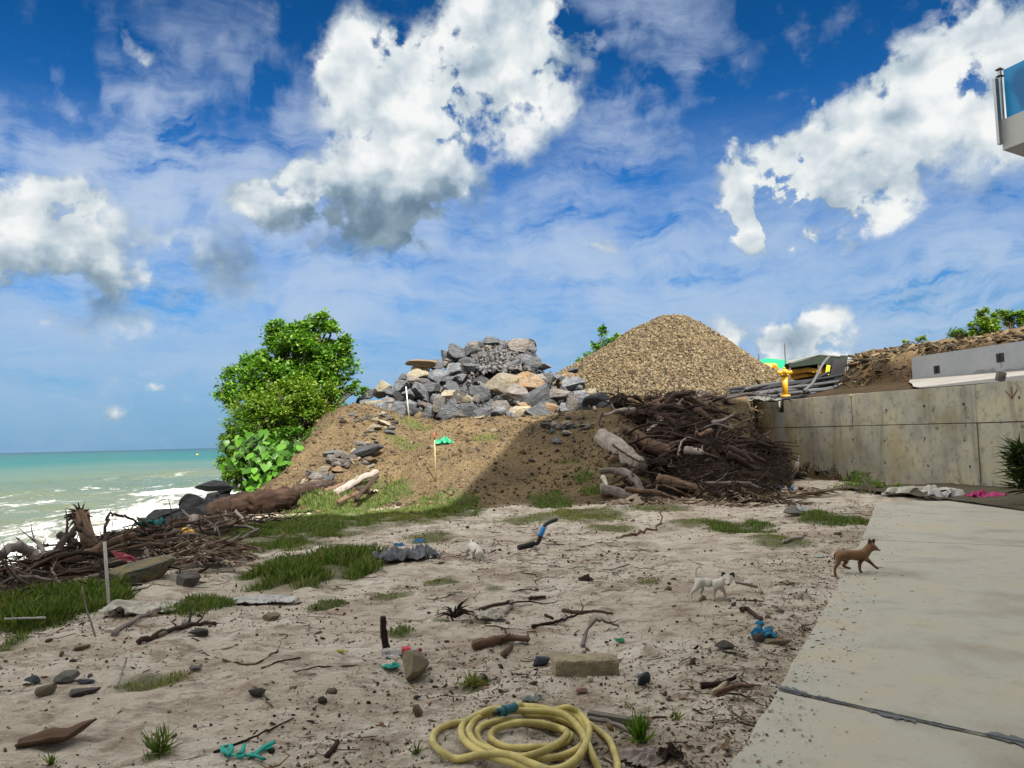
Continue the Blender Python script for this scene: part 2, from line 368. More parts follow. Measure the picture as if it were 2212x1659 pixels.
# ------------------------------------------------------------------ materials
def M(name, fn, rough=.85, spec=.3):
    mt = bpy.data.materials.new(name); mt.use_nodes = True; nt = mt.node_tree
    b = nt.nodes['Principled BSDF']; b.inputs['Roughness'].default_value = rough
    b.inputs['Specular IOR Level'].default_value = spec
    n = NB(nt); fn(n, b); return mt
def setc(n, b, c, nrm=None, rough=None):
    n.put(b.inputs['Base Color'], c)
    if nrm is not None: n.put(b.inputs['Normal'], nrm)
    if rough is not None: n.put(b.inputs['Roughness'], rough)
def c3(a, b, c): return (a, b, c, 1)
def m_ground(n, b):
    p = n.obj(); soil = n.attr('soil'); gr = n.attr('grass'); damp = n.attr('damp'); cut = n.attr('cut')
    big = n.noise(p, .9, 5, .6); mid = n.noise(p, 5, 6, .65); fine = n.noise(p, 46, 4, .7); gr2 = n.noise(p, 160, 2, .7)
    sand = n.ramp(big, [(.3, c3(.40,.33,.255)), (.5, c3(.56,.495,.41)), (.7, c3(.67,.615,.54))])
    sand = n.mix(n.mul(n.step(n.noise(p, 2.3, 7, .7), .50, .66), .8), sand, c3(.27,.205,.15)); sand = n.mix(n.mul(n.step(mid, .54, .68), .55), sand, c3(.17,.13,.095))
    spk = n.vor(p, 48); k = n.m('MULTIPLY', n.step(spk, .28, .14), n.step(mid, .40, .54))
    sand = n.mix(n.mul(k, .55), sand, c3(.09,.065,.045))
    sand = n.mix(n.mul(n.step(gr2, .45, .75), .3), sand, c3(.60,.55,.47)); sand = n.mix(n.mul(n.step(n.noise(n.map(p, rot=(0, 0, .5), sc=(1, 3.2, 1)), 1.7, 7, .72), .50, .64), .72), sand, c3(.23,.175,.125))
    cc = n.vor(p, 9, 'Color'); ccg = n.vor(p, 26, 'Color'); d1 = n.vor(p, 9); d2 = n.vor(p, 26)
    s1 = n.ramp(n.noise(p, 1.6, 6, .62), [(.3, c3(0.07225,0.0493,0.0238)), (.5, c3(0.1317,0.0918,0.04675)), (.72, c3(0.1913,0.1402,0.0765))])
    s1 = n.mix(n.mul(n.step(n.noise(n.map(p, (5, 2, 0)), .55, 6, .62), .46, .62), .6), s1, c3(.29,.205,.10)); s1 = n.mix(n.mul(n.step(n.noise(n.map(p, (1, 8, 0)), 1.1, 6, .65), .54, .66), .55), s1, c3(.075,.06,.04))
    s1 = n.mix(.22, s1, n.mix(n.m('LESS_THAN', n.v('DOT_PRODUCT', cc, (.33,.33,.33)), .45), c3(0.17,0.136,0.0884), c3(0.0476,0.034,0.0238)))
    s1 = n.mix(.38, s1, n.mix(n.m('LESS_THAN', n.v('DOT_PRODUCT', ccg, (.33,.33,.33)), .5), c3(0.1768,0.136,0.0816), c3(0.0476,0.034,0.0204)))
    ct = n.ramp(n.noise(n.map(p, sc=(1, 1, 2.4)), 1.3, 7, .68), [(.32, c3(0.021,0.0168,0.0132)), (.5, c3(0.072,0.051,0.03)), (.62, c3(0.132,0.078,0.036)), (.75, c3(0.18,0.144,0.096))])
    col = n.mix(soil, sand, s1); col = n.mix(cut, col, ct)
    col = n.mix(n.mul(gr, .8), col, n.ramp(mid, [(.3, c3(.045,.06,.018)), (.6, c3(.10,.115,.04)), (.8, c3(.17,.15,.08))]))
    col = n.mix(damp, col, n.mix(1, col, c3(.36,.33,.26), 'MULTIPLY'))  # damp ground, and the painted shade behind the wall
    hgt = n.add(n.mul(mid, .6), n.add(n.mul(fine, .5), n.mul(d2, .3)))
    hs = n.add(n.mul(mid, .8), n.add(n.mul(d2, .6), n.mul(fine, .5)))
    q = n.n('ShaderNodeMix', data_type='FLOAT'); n.put(q.inputs[0], soil); n.put(q.inputs[2], hgt); n.put(q.inputs[3], hs)
    setc(n, b, col, n.bump(q.outputs[0], .9, .07), .95)
MAT_GROUND = M('sandy ground', m_ground, .95, .15)
def conc(c0, c1, c2, stain=.5, sc=1.0, dark=c3(.09,.085,.07), streak=False):
    def f(n, b):
        p = n.obj(); a = n.noise(p, .55*sc, 6, .6); m = n.noise(p, 3.2*sc, 7, .68); fi = n.noise(p, 38, 4, .7)
        pits = n.vor(p, 9*sc)
        col = n.ramp(a, [(.3, c0), (.5, c1), (.7, c2)])
        col = n.mix(n.mul(n.step(m, .50, .72), stain), col, dark)
        col = n.mix(n.mul(n.step(pits, .10, .04), .6), col, dark)
        if streak:
            st = n.noise(n.map(p, sc=(1.6, 1.6, .16)), 1.4, 5, .6)
            col = n.mix(n.mul(n.step(st, .52, .74), .55), col, c3(.11,.105,.085))
            yl = n.noise(n.map(p, (3, 1, 5), sc=(1, 1, .8)), .8, 5, .6)
            col = n.mix(n.mul(n.step(yl, .48, .68), .5), col, c3(.31,.26,.13))
            blk = n.noise(n.map(p, (9, 3, 2), sc=(1, 1, 1.2)), 2.1, 8, .72)
            col = n.mix(n.mul(n.step(blk, .60, .68), .75), col, c3(.035,.035,.03))
        else:
            st = n.noise(n.map(p, rot=(0, 0, .5), sc=(.25, 3.5, 1)), 1.2, 5, .65)
            col = n.mix(n.mul(n.step(st, .5, .75), .28), col, c2)
        col = n.mix(n.mul(n.sub(fi, .3), .35), col, c3(.16,.15,.12))
        setc(n, b, col, n.bump(n.add(n.mul(m, .6), n.mul(fi, .35)), .35, .012), n.m('MULTIPLY_ADD', fi, .3, .62))
    return f
MAT_SLAB = M('slab concrete', conc(c3(.30,.275,.21), c3(.41,.40,.345), c3(.44,.385,.27), .40, 1.8, c3(.24,.225,.18)), .8, .3)
MAT_WALL = M('wall concrete', conc(c3(0.2151,0.2088,0.1771), c3(0.3795,0.3669,0.2972), c3(0.4807,0.4364,0.2972), .75, 1.3, c3(0.1265,0.1201,0.08855), True), .9, .2)
MAT_PATCH = M('grey render', conc(c3(.26,.27,.30), c3(.31,.32,.35), c3(.36,.37,.40), .15, 1.5), .9, .2)
MAT_PARA = M('parapet paint', conc(c3(.24,.26,.29), c3(.29,.31,.335), c3(.33,.345,.36), .15, .8), .85, .2)
MAT_APRON = M('apron concrete', conc(c3(0.17,0.1615,0.1487), c3(0.2125,0.204,0.1913), c3(0.238,0.2295,0.204), .12), .9, .2)
def plain(name, c, rough=.6, spec=.4, bump=0, sc=20, var=.25, metal=0, trans=0):
    def f(n, b):
        p = n.obj(); q = n.noise(p, sc, 5, .6)
        col = n.mix(n.mul(n.step(q, .35, .7), var), c, (c[0]*.45, c[1]*.45, c[2]*.45, 1))
        setc(n, b, col, n.bump(q, .5, bump) if bump else None, rough)
        b.inputs['Metallic'].default_value = metal
        if trans: b.inputs['Transmission Weight'].default_value = trans
    return M(name, f, rough, spec)
MAT_FILL = plain('joint filler', c3(.045,.05,.055), .8, bump=.01, sc=40)
MAT_SMEAR = plain('cement smear', c3(.13,.14,.15), .85, bump=.004, sc=30, var=.5)
MAT_WHITE = plain('painted render', c3(.42,.43,.43), .8, var=.08, sc=3)
MAT_BLACK = plain('black plastic', c3(.012,.012,.014), .5)
def m_sea(n, b):
    p = n.obj(); s = n.n('ShaderNodeSeparateXYZ'); n.put(s.inputs[0], p)
    # distance from the shoreline (x grows to the land)
    d = n.m('MULTIPLY_ADD', s.outputs[0], -1, -9.0)
    y = s.outputs[1]
    dist = n.m('MAXIMUM', d, n.mul(n.sub(y, 46), .6))
    wob = n.mul(n.sub(n.noise(p, .03, 4), .5), 26)
    dd = n.add(dist, wob)
    lg = n.m('LOGARITHM', n.m('MAXIMUM', dd, 1), 10)
    col = n.ramp(n.m('DIVIDE', lg, 4), [(.1, c3(.125,.14,.09)), (.38, c3(.10,.125,.07)), (.46, c3(.07,.125,.07)), (.52, c3(.008,.098,.068)), (.64, c3(.003,.078,.058)), (.76, c3(.002,.036,.034)), (1, c3(.002,.022,.026))])
    streak = n.noise(n.map(p, rot=(0, 0, .12), sc=(.012, .05, 1)), 1, 5, .6)
    col = n.mix(n.mul(n.step(streak, .45, .7), .35), col, c3(.015,.075,.075))
    # foam: rolling bands nearly parallel to the shore, broken up by noise
    q = n.map(p, rot=(0, 0, R(8)), sc=(1.0, .32, 1))
    f1 = n.noise(q, .34, 7, .66, .8); f2 = n.noise(n.map(p, sc=(1, .6, 1)), 1.6, 8, .72, 1.2)
    near = n.step(dist, 22, 0, 0, 1)
    ff = n.add(n.mul(n.sub(f1, .5), 2.6), n.add(n.mul(n.sub(f2, .5), 2.0), n.mul(near, .50)))
    foam = n.mul(n.step(ff, .18, .62), n.step(dist, 34, 20, 0, 1))
    far = n.mul(n.step(n.noise(n.map(p, sc=(.25, 1, 1)), .22, 6, .7), .66, .72), n.step(dist, 55, 25, 0, .7))
    foam = n.m('MAXIMUM', foam, far)
    col = n.mix(foam, col, c3(.72,.74,.72))
    w1 = n.noise(n.map(p, sc=(1, .5, 1)), .5, 6, .62); w2 = n.noise(p, 3.2, 5, .6)
    setc(n, b, col, n.bump(n.add(w1, n.add(n.mul(w2, .22), n.mul(foam, .35))), .75, .55), n.m('MULTIPLY_ADD', foam, .5, .22))
MAT_SEA = M('sea water', m_sea, .2, .07)
def rockmat(name, a, bb, c, scale=2.2, lay=1.0, bumpd=.06, rust=None):
    def f(n, b):
        p = n.v('ADD', n.obj(), n.v('SCALE', (17.3, 9.1, 5.7), sc=n.mul(n.rnd(), 13)))
        l = n.noise(n.map(p, rot=(.4, .3, .2), sc=(1, 1, 3.2*lay)), scale, 7, .68, .4); m = n.noise(p, scale*3.1, 6, .7)
        v = n.vor(p, scale*1.3, feat='DISTANCE_TO_EDGE')
        col = n.ramp(l, [(.3, a), (.5, bb), (.72, c)])
        if rust: col = n.mix(n.mul(n.step(n.noise(p, scale*.7, 5, .6), .46, .60), .85), col, rust)
        col = n.mix(n.mul(n.step(m, .55, .75), .5), col, (c[0]*1.5, c[1]*1.5, c[2]*1.5, 1))
        r = n.m('MULTIPLY_ADD', n.rnd(), .7, .62)
        col = n.v('SCALE', col, sc=r)
        setc(n, b, col, n.bump(n.add(l, n.add(n.mul(m, .5), n.mul(n.step(v, .06, 0), -.25))), .9, bumpd), .82)
    return M(name, f, .8, .35)
MAT_ROCK = [rockmat('slate grey rock', c3(.035,.040,.047), c3(.10,.108,.12), c3(.21,.218,.23)),
            rockmat('dark grey rock', c3(.028,.03,.036), c3(.062,.066,.074), c3(.13,.135,.145)),
            rockmat('rust stained rock', c3(.08,.06,.045), c3(.17,.125,.08), c3(.26,.22,.17), rust=c3(.23,.135,.065)),
            rockmat('pale tan rock', c3(.14,.125,.10), c3(.25,.225,.175), c3(.36,.33,.26), rust=c3(.28,.225,.13)),
            rockmat('brown grey rock', c3(.055,.05,.05), c3(.13,.115,.105), c3(.21,.195,.18))]
MAT_WETROCK = rockmat('wet black rock', c3(.005,.005,.006), c3(.012,.013,.015), c3(.030,.032,.036))
MAT_WETROCK.node_tree.nodes['Principled BSDF'].inputs['Specular IOR Level'].default_value = .08
MAT_TAN = rockmat('sandstone', c3(.20,.165,.105), c3(.30,.255,.165), c3(.40,.35,.24), 9, .5, .02)
MAT_BLUE = rockmat('blue grey pebble', c3(.03,.036,.05), c3(.05,.06,.08), c3(.08,.095,.12), 14, .5, .006)
MAT_PINK = rockmat('pink stone', c3(.30,.16,.12), c3(.38,.22,.17), c3(.42,.27,.22), 14, .5, .006)
MAT_GREYST = rockmat('grey cobble', c3(.12,.115,.10), c3(.18,.175,.155), c3(.26,.25,.22), 12, .5, .01)
def m_stuff(cols, rough=.9, bscale=60, bd=.006):
    def f(n, b):
        r = n.attr('rnd'); p = n.obj(); q = n.noise(p, bscale, 4, .65)
        st = [(i/len(cols), c) for i, c in enumerate(cols)]
        col = n.ramp(r, st, 'CONSTANT'); col = n.mix(n.mul(q, .7), col, n.v('SCALE', col, sc=.45))
        setc(n, b, col, n.bump(q, .5, bd), rough)
    return f
MAT_GRAVEL = M('gravel', m_stuff([c3(0.136,0.104,0.056), c3(0.176,0.136,0.076), c3(0.088,0.064,0.036), c3(0.232,0.188,0.116), c3(0.12,0.084,0.044), c3(0.048,0.036,0.024), c3(0.152,0.128,0.088)]), .9, .2)
MAT_SPOIL = M('spoil stones', m_stuff([c3(0.112,0.0805,0.042), c3(0.077,0.0546,0.028), c3(0.147,0.1085,0.0595), c3(0.042,0.0315,0.021), c3(0.196,0.1575,0.1015), c3(0.0525,0.0455,0.042), c3(0.098,0.0595,0.028)]), .9, .2)
MAT_PEB = M('sand pebbles', m_stuff([c3(.10,.08,.06), c3(.05,.04,.03), c3(.30,.26,.20), c3(.16,.12,.08), c3(.45,.41,.34), c3(.035,.028,.02), c3(.22,.12,.06), c3(.13,.12,.11)]), .9, .2)
MAT_CHIP = M('bark chips', m_stuff([c3(.055,.036,.022), c3(.10,.066,.04), c3(.035,.025,.018), c3(.17,.115,.065), c3(.24,.13,.05), c3(.07,.05,.035), c3(.20,.17,.13)]), .9, .2)
def woodmat(name, a, bb, c, g=22, bd=.02):
    def f(n, b):
        p = n.v('ADD', n.map(n.uv(), sc=(g, g*.22, 1)), n.v('SCALE', (7.3, 3.1, 0), sc=n.mul(n.rnd(), 40)))
        q = n.noise(p, .7, 7, .68, .6); o = n.noise(n.obj(), 3.0, 5, .6)
        col = n.ramp(q, [(.3, a), (.52, bb), (.72, c)])
        col = n.mix(n.mul(n.step(o, .5, .7), .45), col, (a[0]*.7, a[1]*.7, a[2]*.7, 1))
        col = n.v('SCALE', col, sc=n.m('MULTIPLY_ADD', n.rnd(), .6, .7))
        setc(n, b, col, n.bump(n.add(q, n.mul(o, .4)), .9, bd), .9)
    return M(name, f, .9, .2)
MAT_WOODD = woodmat('dark driftwood', c3(.018,.012,.010), c3(.055,.036,.028), c3(.115,.080,.062))
MAT_WOODB = woodmat('brown driftwood', c3(0.065,0.039,0.0286), c3(0.156,0.0975,0.0676), c3(0.286,0.195,0.1365))
MAT_WOODG = woodmat('grey driftwood', c3(.12,.10,.09), c3(.24,.205,.185), c3(.36,.32,.285))
MAT_LOG = woodmat('red brown log', c3(.012,.008,.006), c3(.040,.023,.016), c3(.085,.052,.038), 10, .06)
MAT_BLEACH = woodmat('bleached stick', c3(.28,.25,.20), c3(.42,.38,.31), c3(.55,.50,.42))
MAT_PLANK = woodmat('weathered plank', c3(.13,.115,.09), c3(.21,.19,.15), c3(.29,.265,.215), 14, .004)
MAT_FROND = M('dead frond', m_stuff([c3(.22,.16,.11), c3(.33,.25,.18), c3(.13,.09,.06), c3(.42,.34,.25), c3(.26,.19,.14)], .8, 15), .8, .25)
MAT_MULCH = M('wood litter', m_stuff([c3(.030,.020,.015), c3(.06,.04,.03), c3(.018,.012,.01), c3(.10,.07,.05), c3(.045,.03,.022), c3(.16,.12,.09)], .95, 30), .95, .15)
def leafmat(name, cols, tr=.3, gloss=.45):
    mt = bpy.data.materials.new(name); mt.use_nodes = True; nt = mt.node_tree; n = NB(nt)
    b = nt.nodes['Principled BSDF']; o = nt.nodes['Material Output']
    r = n.attr('rnd'); col = n.ramp(r, [(i/(len(cols)-1), c) for i, c in enumerate(cols)])
    n.put(b.inputs['Base Color'], col); b.inputs['Roughness'].default_value = gloss; b.inputs['Specular IOR Level'].default_value = .3
    t = n.n('ShaderNodeBsdfTranslucent'); n.put(t.inputs[0], n.mix(1, col, c3(1.5,1.5,.6), 'MULTIPLY'))
    m = n.n('ShaderNodeMixShader'); m.inputs[0].default_value = tr
    nt.links.new(b.outputs[0], m.inputs[1]); nt.links.new(t.outputs[0], m.inputs[2]); nt.links.new(m.outputs[0], o.inputs[0]); return mt
MAT_LEAF = leafmat('tree leaves', [c3(0.0234,0.078,0.0104), c3(0.0585,0.1625,0.0156), c3(0.1105,0.247,0.0234), c3(0.195,0.325,0.039)])
MAT_LEAFD = leafmat('dark shrub leaves', [c3(0.03188,0.07969,0.009562), c3(0.06906,0.1487,0.01275), c3(0.1275,0.2338,0.01912)])
MAT_LEAFY = leafmat('yellow green leaves', [c3(0.04025,0.09775,0.0115), c3(0.08625,0.1782,0.0161), c3(0.1495,0.2472,0.023), c3(0.2185,0.2875,0.04025)])
MAT_BIGLEAF = leafmat('broad leaves', [c3(.012,.045,.004), c3(.03,.095,.008), c3(.06,.17,.014), c3(.10,.25,.02)], .25, .4)
MAT_GRASS = leafmat('grass blades', [c3(0.0297,0.0648,0.0108), c3(0.054,0.1148,0.0162), c3(0.08775,0.162,0.0243), c3(0.162,0.2025,0.06075), c3(0.27,0.2565,0.1215)], .3, .6)
MAT_GRASSY = leafmat('yellowed grass', [c3(0.0805,0.1265,0.023), c3(0.1495,0.207,0.04025), c3(0.23,0.23,0.0805), c3(0.2875,0.2415,0.1265)], .3, .6)
MAT_SPIKE = leafmat('dark spiky leaves', [c3(.012,.030,.010), c3(.03,.06,.015), c3(.05,.09,.02)], .15, .5)
MAT_TRUNK = woodmat('bark', c3(.06,.045,.035), c3(.13,.10,.075), c3(.2,.17,.13))
# ------------------------------------------------------------------ grass patches: u, v, ru, rv, height, kind
GR = [(690,1212,138,44,0.187,0),(95,1300,135,50,0.173,0),(60,1345,130,22,0.086,0),(15,1398,40,22,0.086,0),(950,1100,95,24,0.101,0),(820,1080,70,20,0.094,0),(700,1130,170,30,0.079,0),(560,1150,90,16,0.065,0),
      (1190,1090,52,14,0.086,0),(1260,1112,95,17,0.065,1),(1150,1120,70,10,0.043,1),(1590,1141,75,17,0.065,0),(1420,1098,75,10,0.058,1),(1790,1120,75,17,0.086,0),(690,1088,75,22,0.144,0),(480,1165,50,20,0.072,0),
      (430,1308,70,18,0.079,0),(560,1240,50,14,0.065,0),(620,1150,150,24,0.086,0),(760,1110,120,24,0.072,0),(880,1110,120,20,0.072,1),(325,1480,80,14,0.05,1),(345,1625,26,7,0.072,0),(1025,1478,42,12,0.05,0),(862,1372,34,12,0.05,0),(710,1308,40,10,0.043,0),(1320,1140,60,8,0.036,1),
      (1680,1165,70,14,0.043,1),(950,1255,36,7,0.036,1),(930,1160,60,14,0.043,1),(1070,1272,20,6,0.036,1),(845,1290,40,6,0.036,1),(1260,1030,26,16,0.115,0),(1225,997,26,6,0.058,0),(890,915,40,10,0.086,1),(1048,945,28,8,0.072,1),
      (980,1108,60,18,0.086,0),(600,1178,110,16,0.086,0),(530,1150,100,14,0.065,1),(1500,1128,60,8,0.036,1),(760,1068,60,12,0.101,0),(1870,1020,40,12,0.072,0),(875,960,40,14,0.072,1),(1400,1255,30,5,0.036,1),(955,1340,20,6,0.036,1),(1280,1060,30,10,0.115,0)]
def patch_mask(x, y):
    """how grassy the ground is, from the patches' own places"""
    m = np.zeros_like(x)
    for (c, a, b_) in GRW:
        k = (np.abs(x-c.x) < 2*a) & (np.abs(y-c.y) < 2*b_); X_, Y_ = x[k], y[k]
        d = ((X_-c.x)/a)**2 + ((Y_-c.y)/b_)**2
        m[k] = np.maximum(m[k], np.clip(1.35-d+.9*fbm(X_*2.2, Y_*2.2, 3, 71), 0, 1))
    return m
GRW = []
for (u, v, ru, rv, hh, k) in GR:
    c = T(u, v+(rv*.3 if hh > .15 else 0)); a = ru*KU/FPX*c.y
    e1, e2 = T(u, v-rv), T(u, v+rv); b_ = max(.12, min(abs(e1.y-e2.y)/2, a*1.6))
    GRW.append((c, max(a, .1), b_))
# ------------------------------------------------------------------ ground sheet
s = np.linspace(-1, 1, 620); tt = 1.05*s + 5*s**9
yy = np.concatenate([np.linspace(-60, 1.4, 40), 1.6*np.exp(np.linspace(0, math.log(58/1.6), 640)), np.linspace(60, 400, 40)])
X = tt[None, :]*(3+np.abs(yy))[:, None]; Y = np.repeat(yy[:, None], len(tt), 1)
Z = h(X, Y); Z[Y > 70] = np.minimum(Z[Y > 70], 3-(Y[Y > 70]-70)*.03)
Z = np.maximum(Z, -9)
ny, nx = X.shape; idx = np.arange(ny*nx).reshape(ny, nx)
F = np.stack([idx[:-1, :-1], idx[:-1, 1:], idx[1:, 1:], idx[1:, :-1]], -1).reshape(-1, 4)
x, y, z = X.ravel(), Y.ravel(), Z.ravel()
nzs = fbm(x*.8, y*.8, 4, 81)
soil = np.clip(sm(-.9, .4, y-toe(x)+nzs*2.2)*sm(-9.5, -7, x) + (x > wallx(y)+.1)*1., 0, 1)
edge = np.maximum(15.4+(y-36)*.5, 16.95-np.clip((y-32)/4, 0, 1)*1.4)
hillt = np.minimum(4.75+.17*(x-17)+.05*(y-28), 6.3)
cut = np.maximum(sm(-.6, .0, x-edge)*np.clip((hillt-.25-z)/.5+.5, 0, 1)*(y > 20), .85*(x > wallx(y)+.1)*(y > 22)*(x < edge+.2))  # ground behind the wall takes dark cut tones to stand in for shade
litter = sm(-1.3, -.2, x-slabx(y))*(x < slabx(y)+.1)*(y < 17.5)*np.clip(.5+nzs*1.6, 0, 1)*.35
foot = np.exp(-((x-wallx(y)+.5)/.9)**2)*sm(12, 17, y)*sm(34, 29, y)
damp = np.clip(litter+foot*.9+.8*(x > wallx(y)+.1)*(y > 22)*(x < edge+.1)+np.exp(-((z+1.2)/.6)**2)*(x < -6)*.9, 0, 1)  # behind the wall this darkening is painted shade, elsewhere damp and litter
pm = patch_mask(x, y)
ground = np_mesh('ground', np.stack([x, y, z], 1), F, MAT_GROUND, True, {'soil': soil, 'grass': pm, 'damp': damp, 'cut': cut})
prop(ground, 'pale churned sand running up into brown spoil slopes', kind='structure')
# sea
a = Acc(); SEA = -1.5
a.poly([(-9000, -400, SEA), (400, -400, SEA), (30000, 30000, SEA), (-30000, 30000, SEA)])
ys = np.concatenate([np.linspace(-40, 120, 320)]); xs = -np.concatenate([np.linspace(6, 60, 200)])
Xs, Ys = np.meshgrid(xs, ys); q = fbm(Xs*.22, Ys*.09, 3, 91)*.55+fbm(Xs*.9, Ys*.45, 4, 95)*.16
edgef = sm(60, 45, -Xs)*sm(120, 100, Ys)*sm(-40, -30, Ys)
Zs = SEA+.06+(q+.12)*edgef; Zs = np.where(edgef < .02, SEA-.05, Zs)
sea = a.build('sea', MAT_SEA); prop(sea, 'green and teal sea reaching the horizon', kind='structure')
idx = np.arange(Xs.size).reshape(Xs.shape); Fs = np.stack([idx[:-1, :-1], idx[:-1, 1:], idx[1:, 1:], idx[1:, :-1]], -1).reshape(-1, 4)
surf = np_mesh('surf_water', np.stack([Xs.ravel(), Ys.ravel(), Zs.ravel()], 1), Fs[:, ::-1], MAT_SEA)
prop(surf, 'foaming shore water', kind='structure')
# ------------------------------------------------------------------ concrete path in panels
def slab_panel(y0, y1):
    a = Acc(); ys = np.linspace(y0, y1, 40); L = [(float(slabx(q))+.02*float(vnoise(q*3, 0, 4))+.012*float(vnoise(q*14, 0, 5)), q) for q in ys]
    Rr = [(float(slabx(q))+9.5, q) for q in (y1, y0)]
    return L+[(min(p[0], wallx(p[1])-1.0), p[1]) for p in Rr]
J1a, J1b = G(1680, 1488, .06), G(2212, 1606, .06); J2a, J2b = G(1862, 1166, .06), G(2190, 1180, .06)
def jy(x, A, B): return A.y+(x-A.x)*(B.y-A.y)/(B.x-A.x)
SLT = .055
def panel(lo, hi):
    """outline between two crossing lines"""
    yl = (lo if isinstance(lo, float) else lo[0].y-.0); yh = hi if isinstance(hi, float) else hi[0].y
    ys = np.linspace(yl, yh, 46)
    P_ = [(float(slabx(q))+.012*float(vnoise(q*3, 0, 4))*2+.012*float(vnoise(q*14, 0, 5))*2, float(q)) for q in ys]
    xr = 9.5 if yh < 9 else 11.6
    top = [(xr, hi if isinstance(hi, float) else jy(xr, *hi))]
    bot = [(xr, lo if isinstance(lo, float) else jy(xr, *lo))]
    return P_+top+bot
off = lambda J, d: (J[0]+Vector((0, d, 0)), J[1]+Vector((0, d, 0)))
cp = Acc()
cp.prism(panel(-2.3, off((J1a, J1b), -.012)), -.12, SLT)
cp.prism(panel(off((J1a, J1b), .012), off((J2a, J2b), -.008)), -.12, SLT+.004)
far = panel(off((J2a, J2b), .008), 17.35)
far = [p for p in far if p[0] < 11]+[(9.9, 17.2), (10.6, 16.2), (11.2, 14.5), (11.5, 13.2), (11.6, jy(11.6, J2a, J2b)+.01)]
cp.prism(far, -.12, SLT-.002)
slab = cp.build('concrete_path', MAT_SLAB, bevel=.012); prop(slab, 'pale concrete path with broom marks and stained patches', kind='structure')
a = Acc()
for (A, B, w, lift) in ((J1a, J1b, .012, .010), (J2a, J2b, .016, .010)):
    n_ = 60; D_ = (B-A); pl, pr = [], []
    for k in range(n_+1):
        p = A+D_*(k/n_*1.25-.0); q = float(vnoise(k*.35, 1, 6))
        wd = w*(1+q*1.1)*(1.4 if k < 6 else 1); pl.append((p.x, p.y+wd+.006*q, SLT+lift)); pr.append((p.x, p.y-wd+.006*q, SLT+lift))
    for k in range(n_): a.poly([pr[k], pr[k+1], pl[k+1], pl[k]])
jf = a.build('path_joint', MAT_FILL); prop(jf, 'dark filler in the path joints', kind='structure')
a = Acc(); D_ = J1b-J1a
for (t0, t1, w0, w1) in ((.0, .17, .09, .03), (.17, .36, .05, .03), (.38, .62, .03, .09), (.62, .8, .025, .05), (.86, 1.2, .10, .07)):
    k_ = 26; U, Lw = [], []
    for k in range(k_+1):
        f = k/k_; p = J1a+D_*lerp(t0, t1, f); e = math.sin(math.pi*f)**.6; q = float(vnoise(k*.8+t0*50, 3, 8)); q2 = float(vnoise(k*.9+t0*80, 7, 8))
        U.append((p.x, p.y+w0*e*(1+q), SLT+.0085)); Lw.append((p.x, p.y-w1*e*(1+q2), SLT+.0085))
    for k in range(k_): a.poly([Lw[k], Lw[k+1], U[k+1], U[k]])
sm_ = a.build('path_cement_smear', MAT_SMEAR); prop(sm_, 'grey cement smeared along the near joint', kind='structure')
# damp silt lying over the far corner of the path up to the wall foot
def m_silt(n, b):
    p = n.obj(); q = n.noise(p, 3.2, 7, .7); f = n.noise(p, 22, 5, .7)
    col = n.ramp(q, [(.3, c3(.04,.03,.018)), (.5, c3(.09,.07,.04)), (.62, c3(.10,.10,.04)), (.75, c3(.20,.17,.12))])
    setc(n, b, n.mix(n.mul(f, .5), col, c3(.03,.022,.014)), n.bump(n.add(q, f), .8, .03), .75)
MAT_SILT = M('dark wet silt', m_silt, .75, .3)
cpts = [G(u, v, SLT) for (u, v) in ((1840,1082),(1895,1084),(1960,1086),(2045,1090),(2075,1104),(2110,1120),(2150,1131),(2212,1135),(2330,1137))]
CX, CY = np.array([p.x for p in cpts]), np.array([p.y for p in cpts])
U_, V__ = np.meshgrid(np.linspace(0, 1, 150), np.linspace(0, 1, 70)); Xs_ = lerp(9.6, 13.9, U_); y0_ = np.interp(Xs_, CX, CY)+.25*fbm(Xs_*2.2, Xs_*0+3, 4, 301)
yw_ = 20.5-(Xs_-13.65)/.121; yw_ = np.minimum(yw_, 23.5); Ys_ = lerp(y0_, np.maximum(yw_, y0_+.3), V__**1.3); Zs_ = SLT-.03+.055*sm(0, .10, V__)+.05*fbm(Xs_*2.5, Ys_*2.5, 4, 305)*sm(0, .2, V__)-.07*sm(.6, 1, V__)
idx = np.arange(Xs_.size).reshape(Xs_.shape); Fi = np.stack([idx[:-1,:-1], idx[:-1,1:], idx[1:,1:], idx[1:,:-1]], -1).reshape(-1, 4)
si = np_mesh('damp_silt', np.stack([Xs_.ravel(), Ys_.ravel(), Zs_.ravel()], 1), Fi, MAT_SILT, True); prop(si, 'dark damp silt between the far end of the path and the wall', kind='stuff')
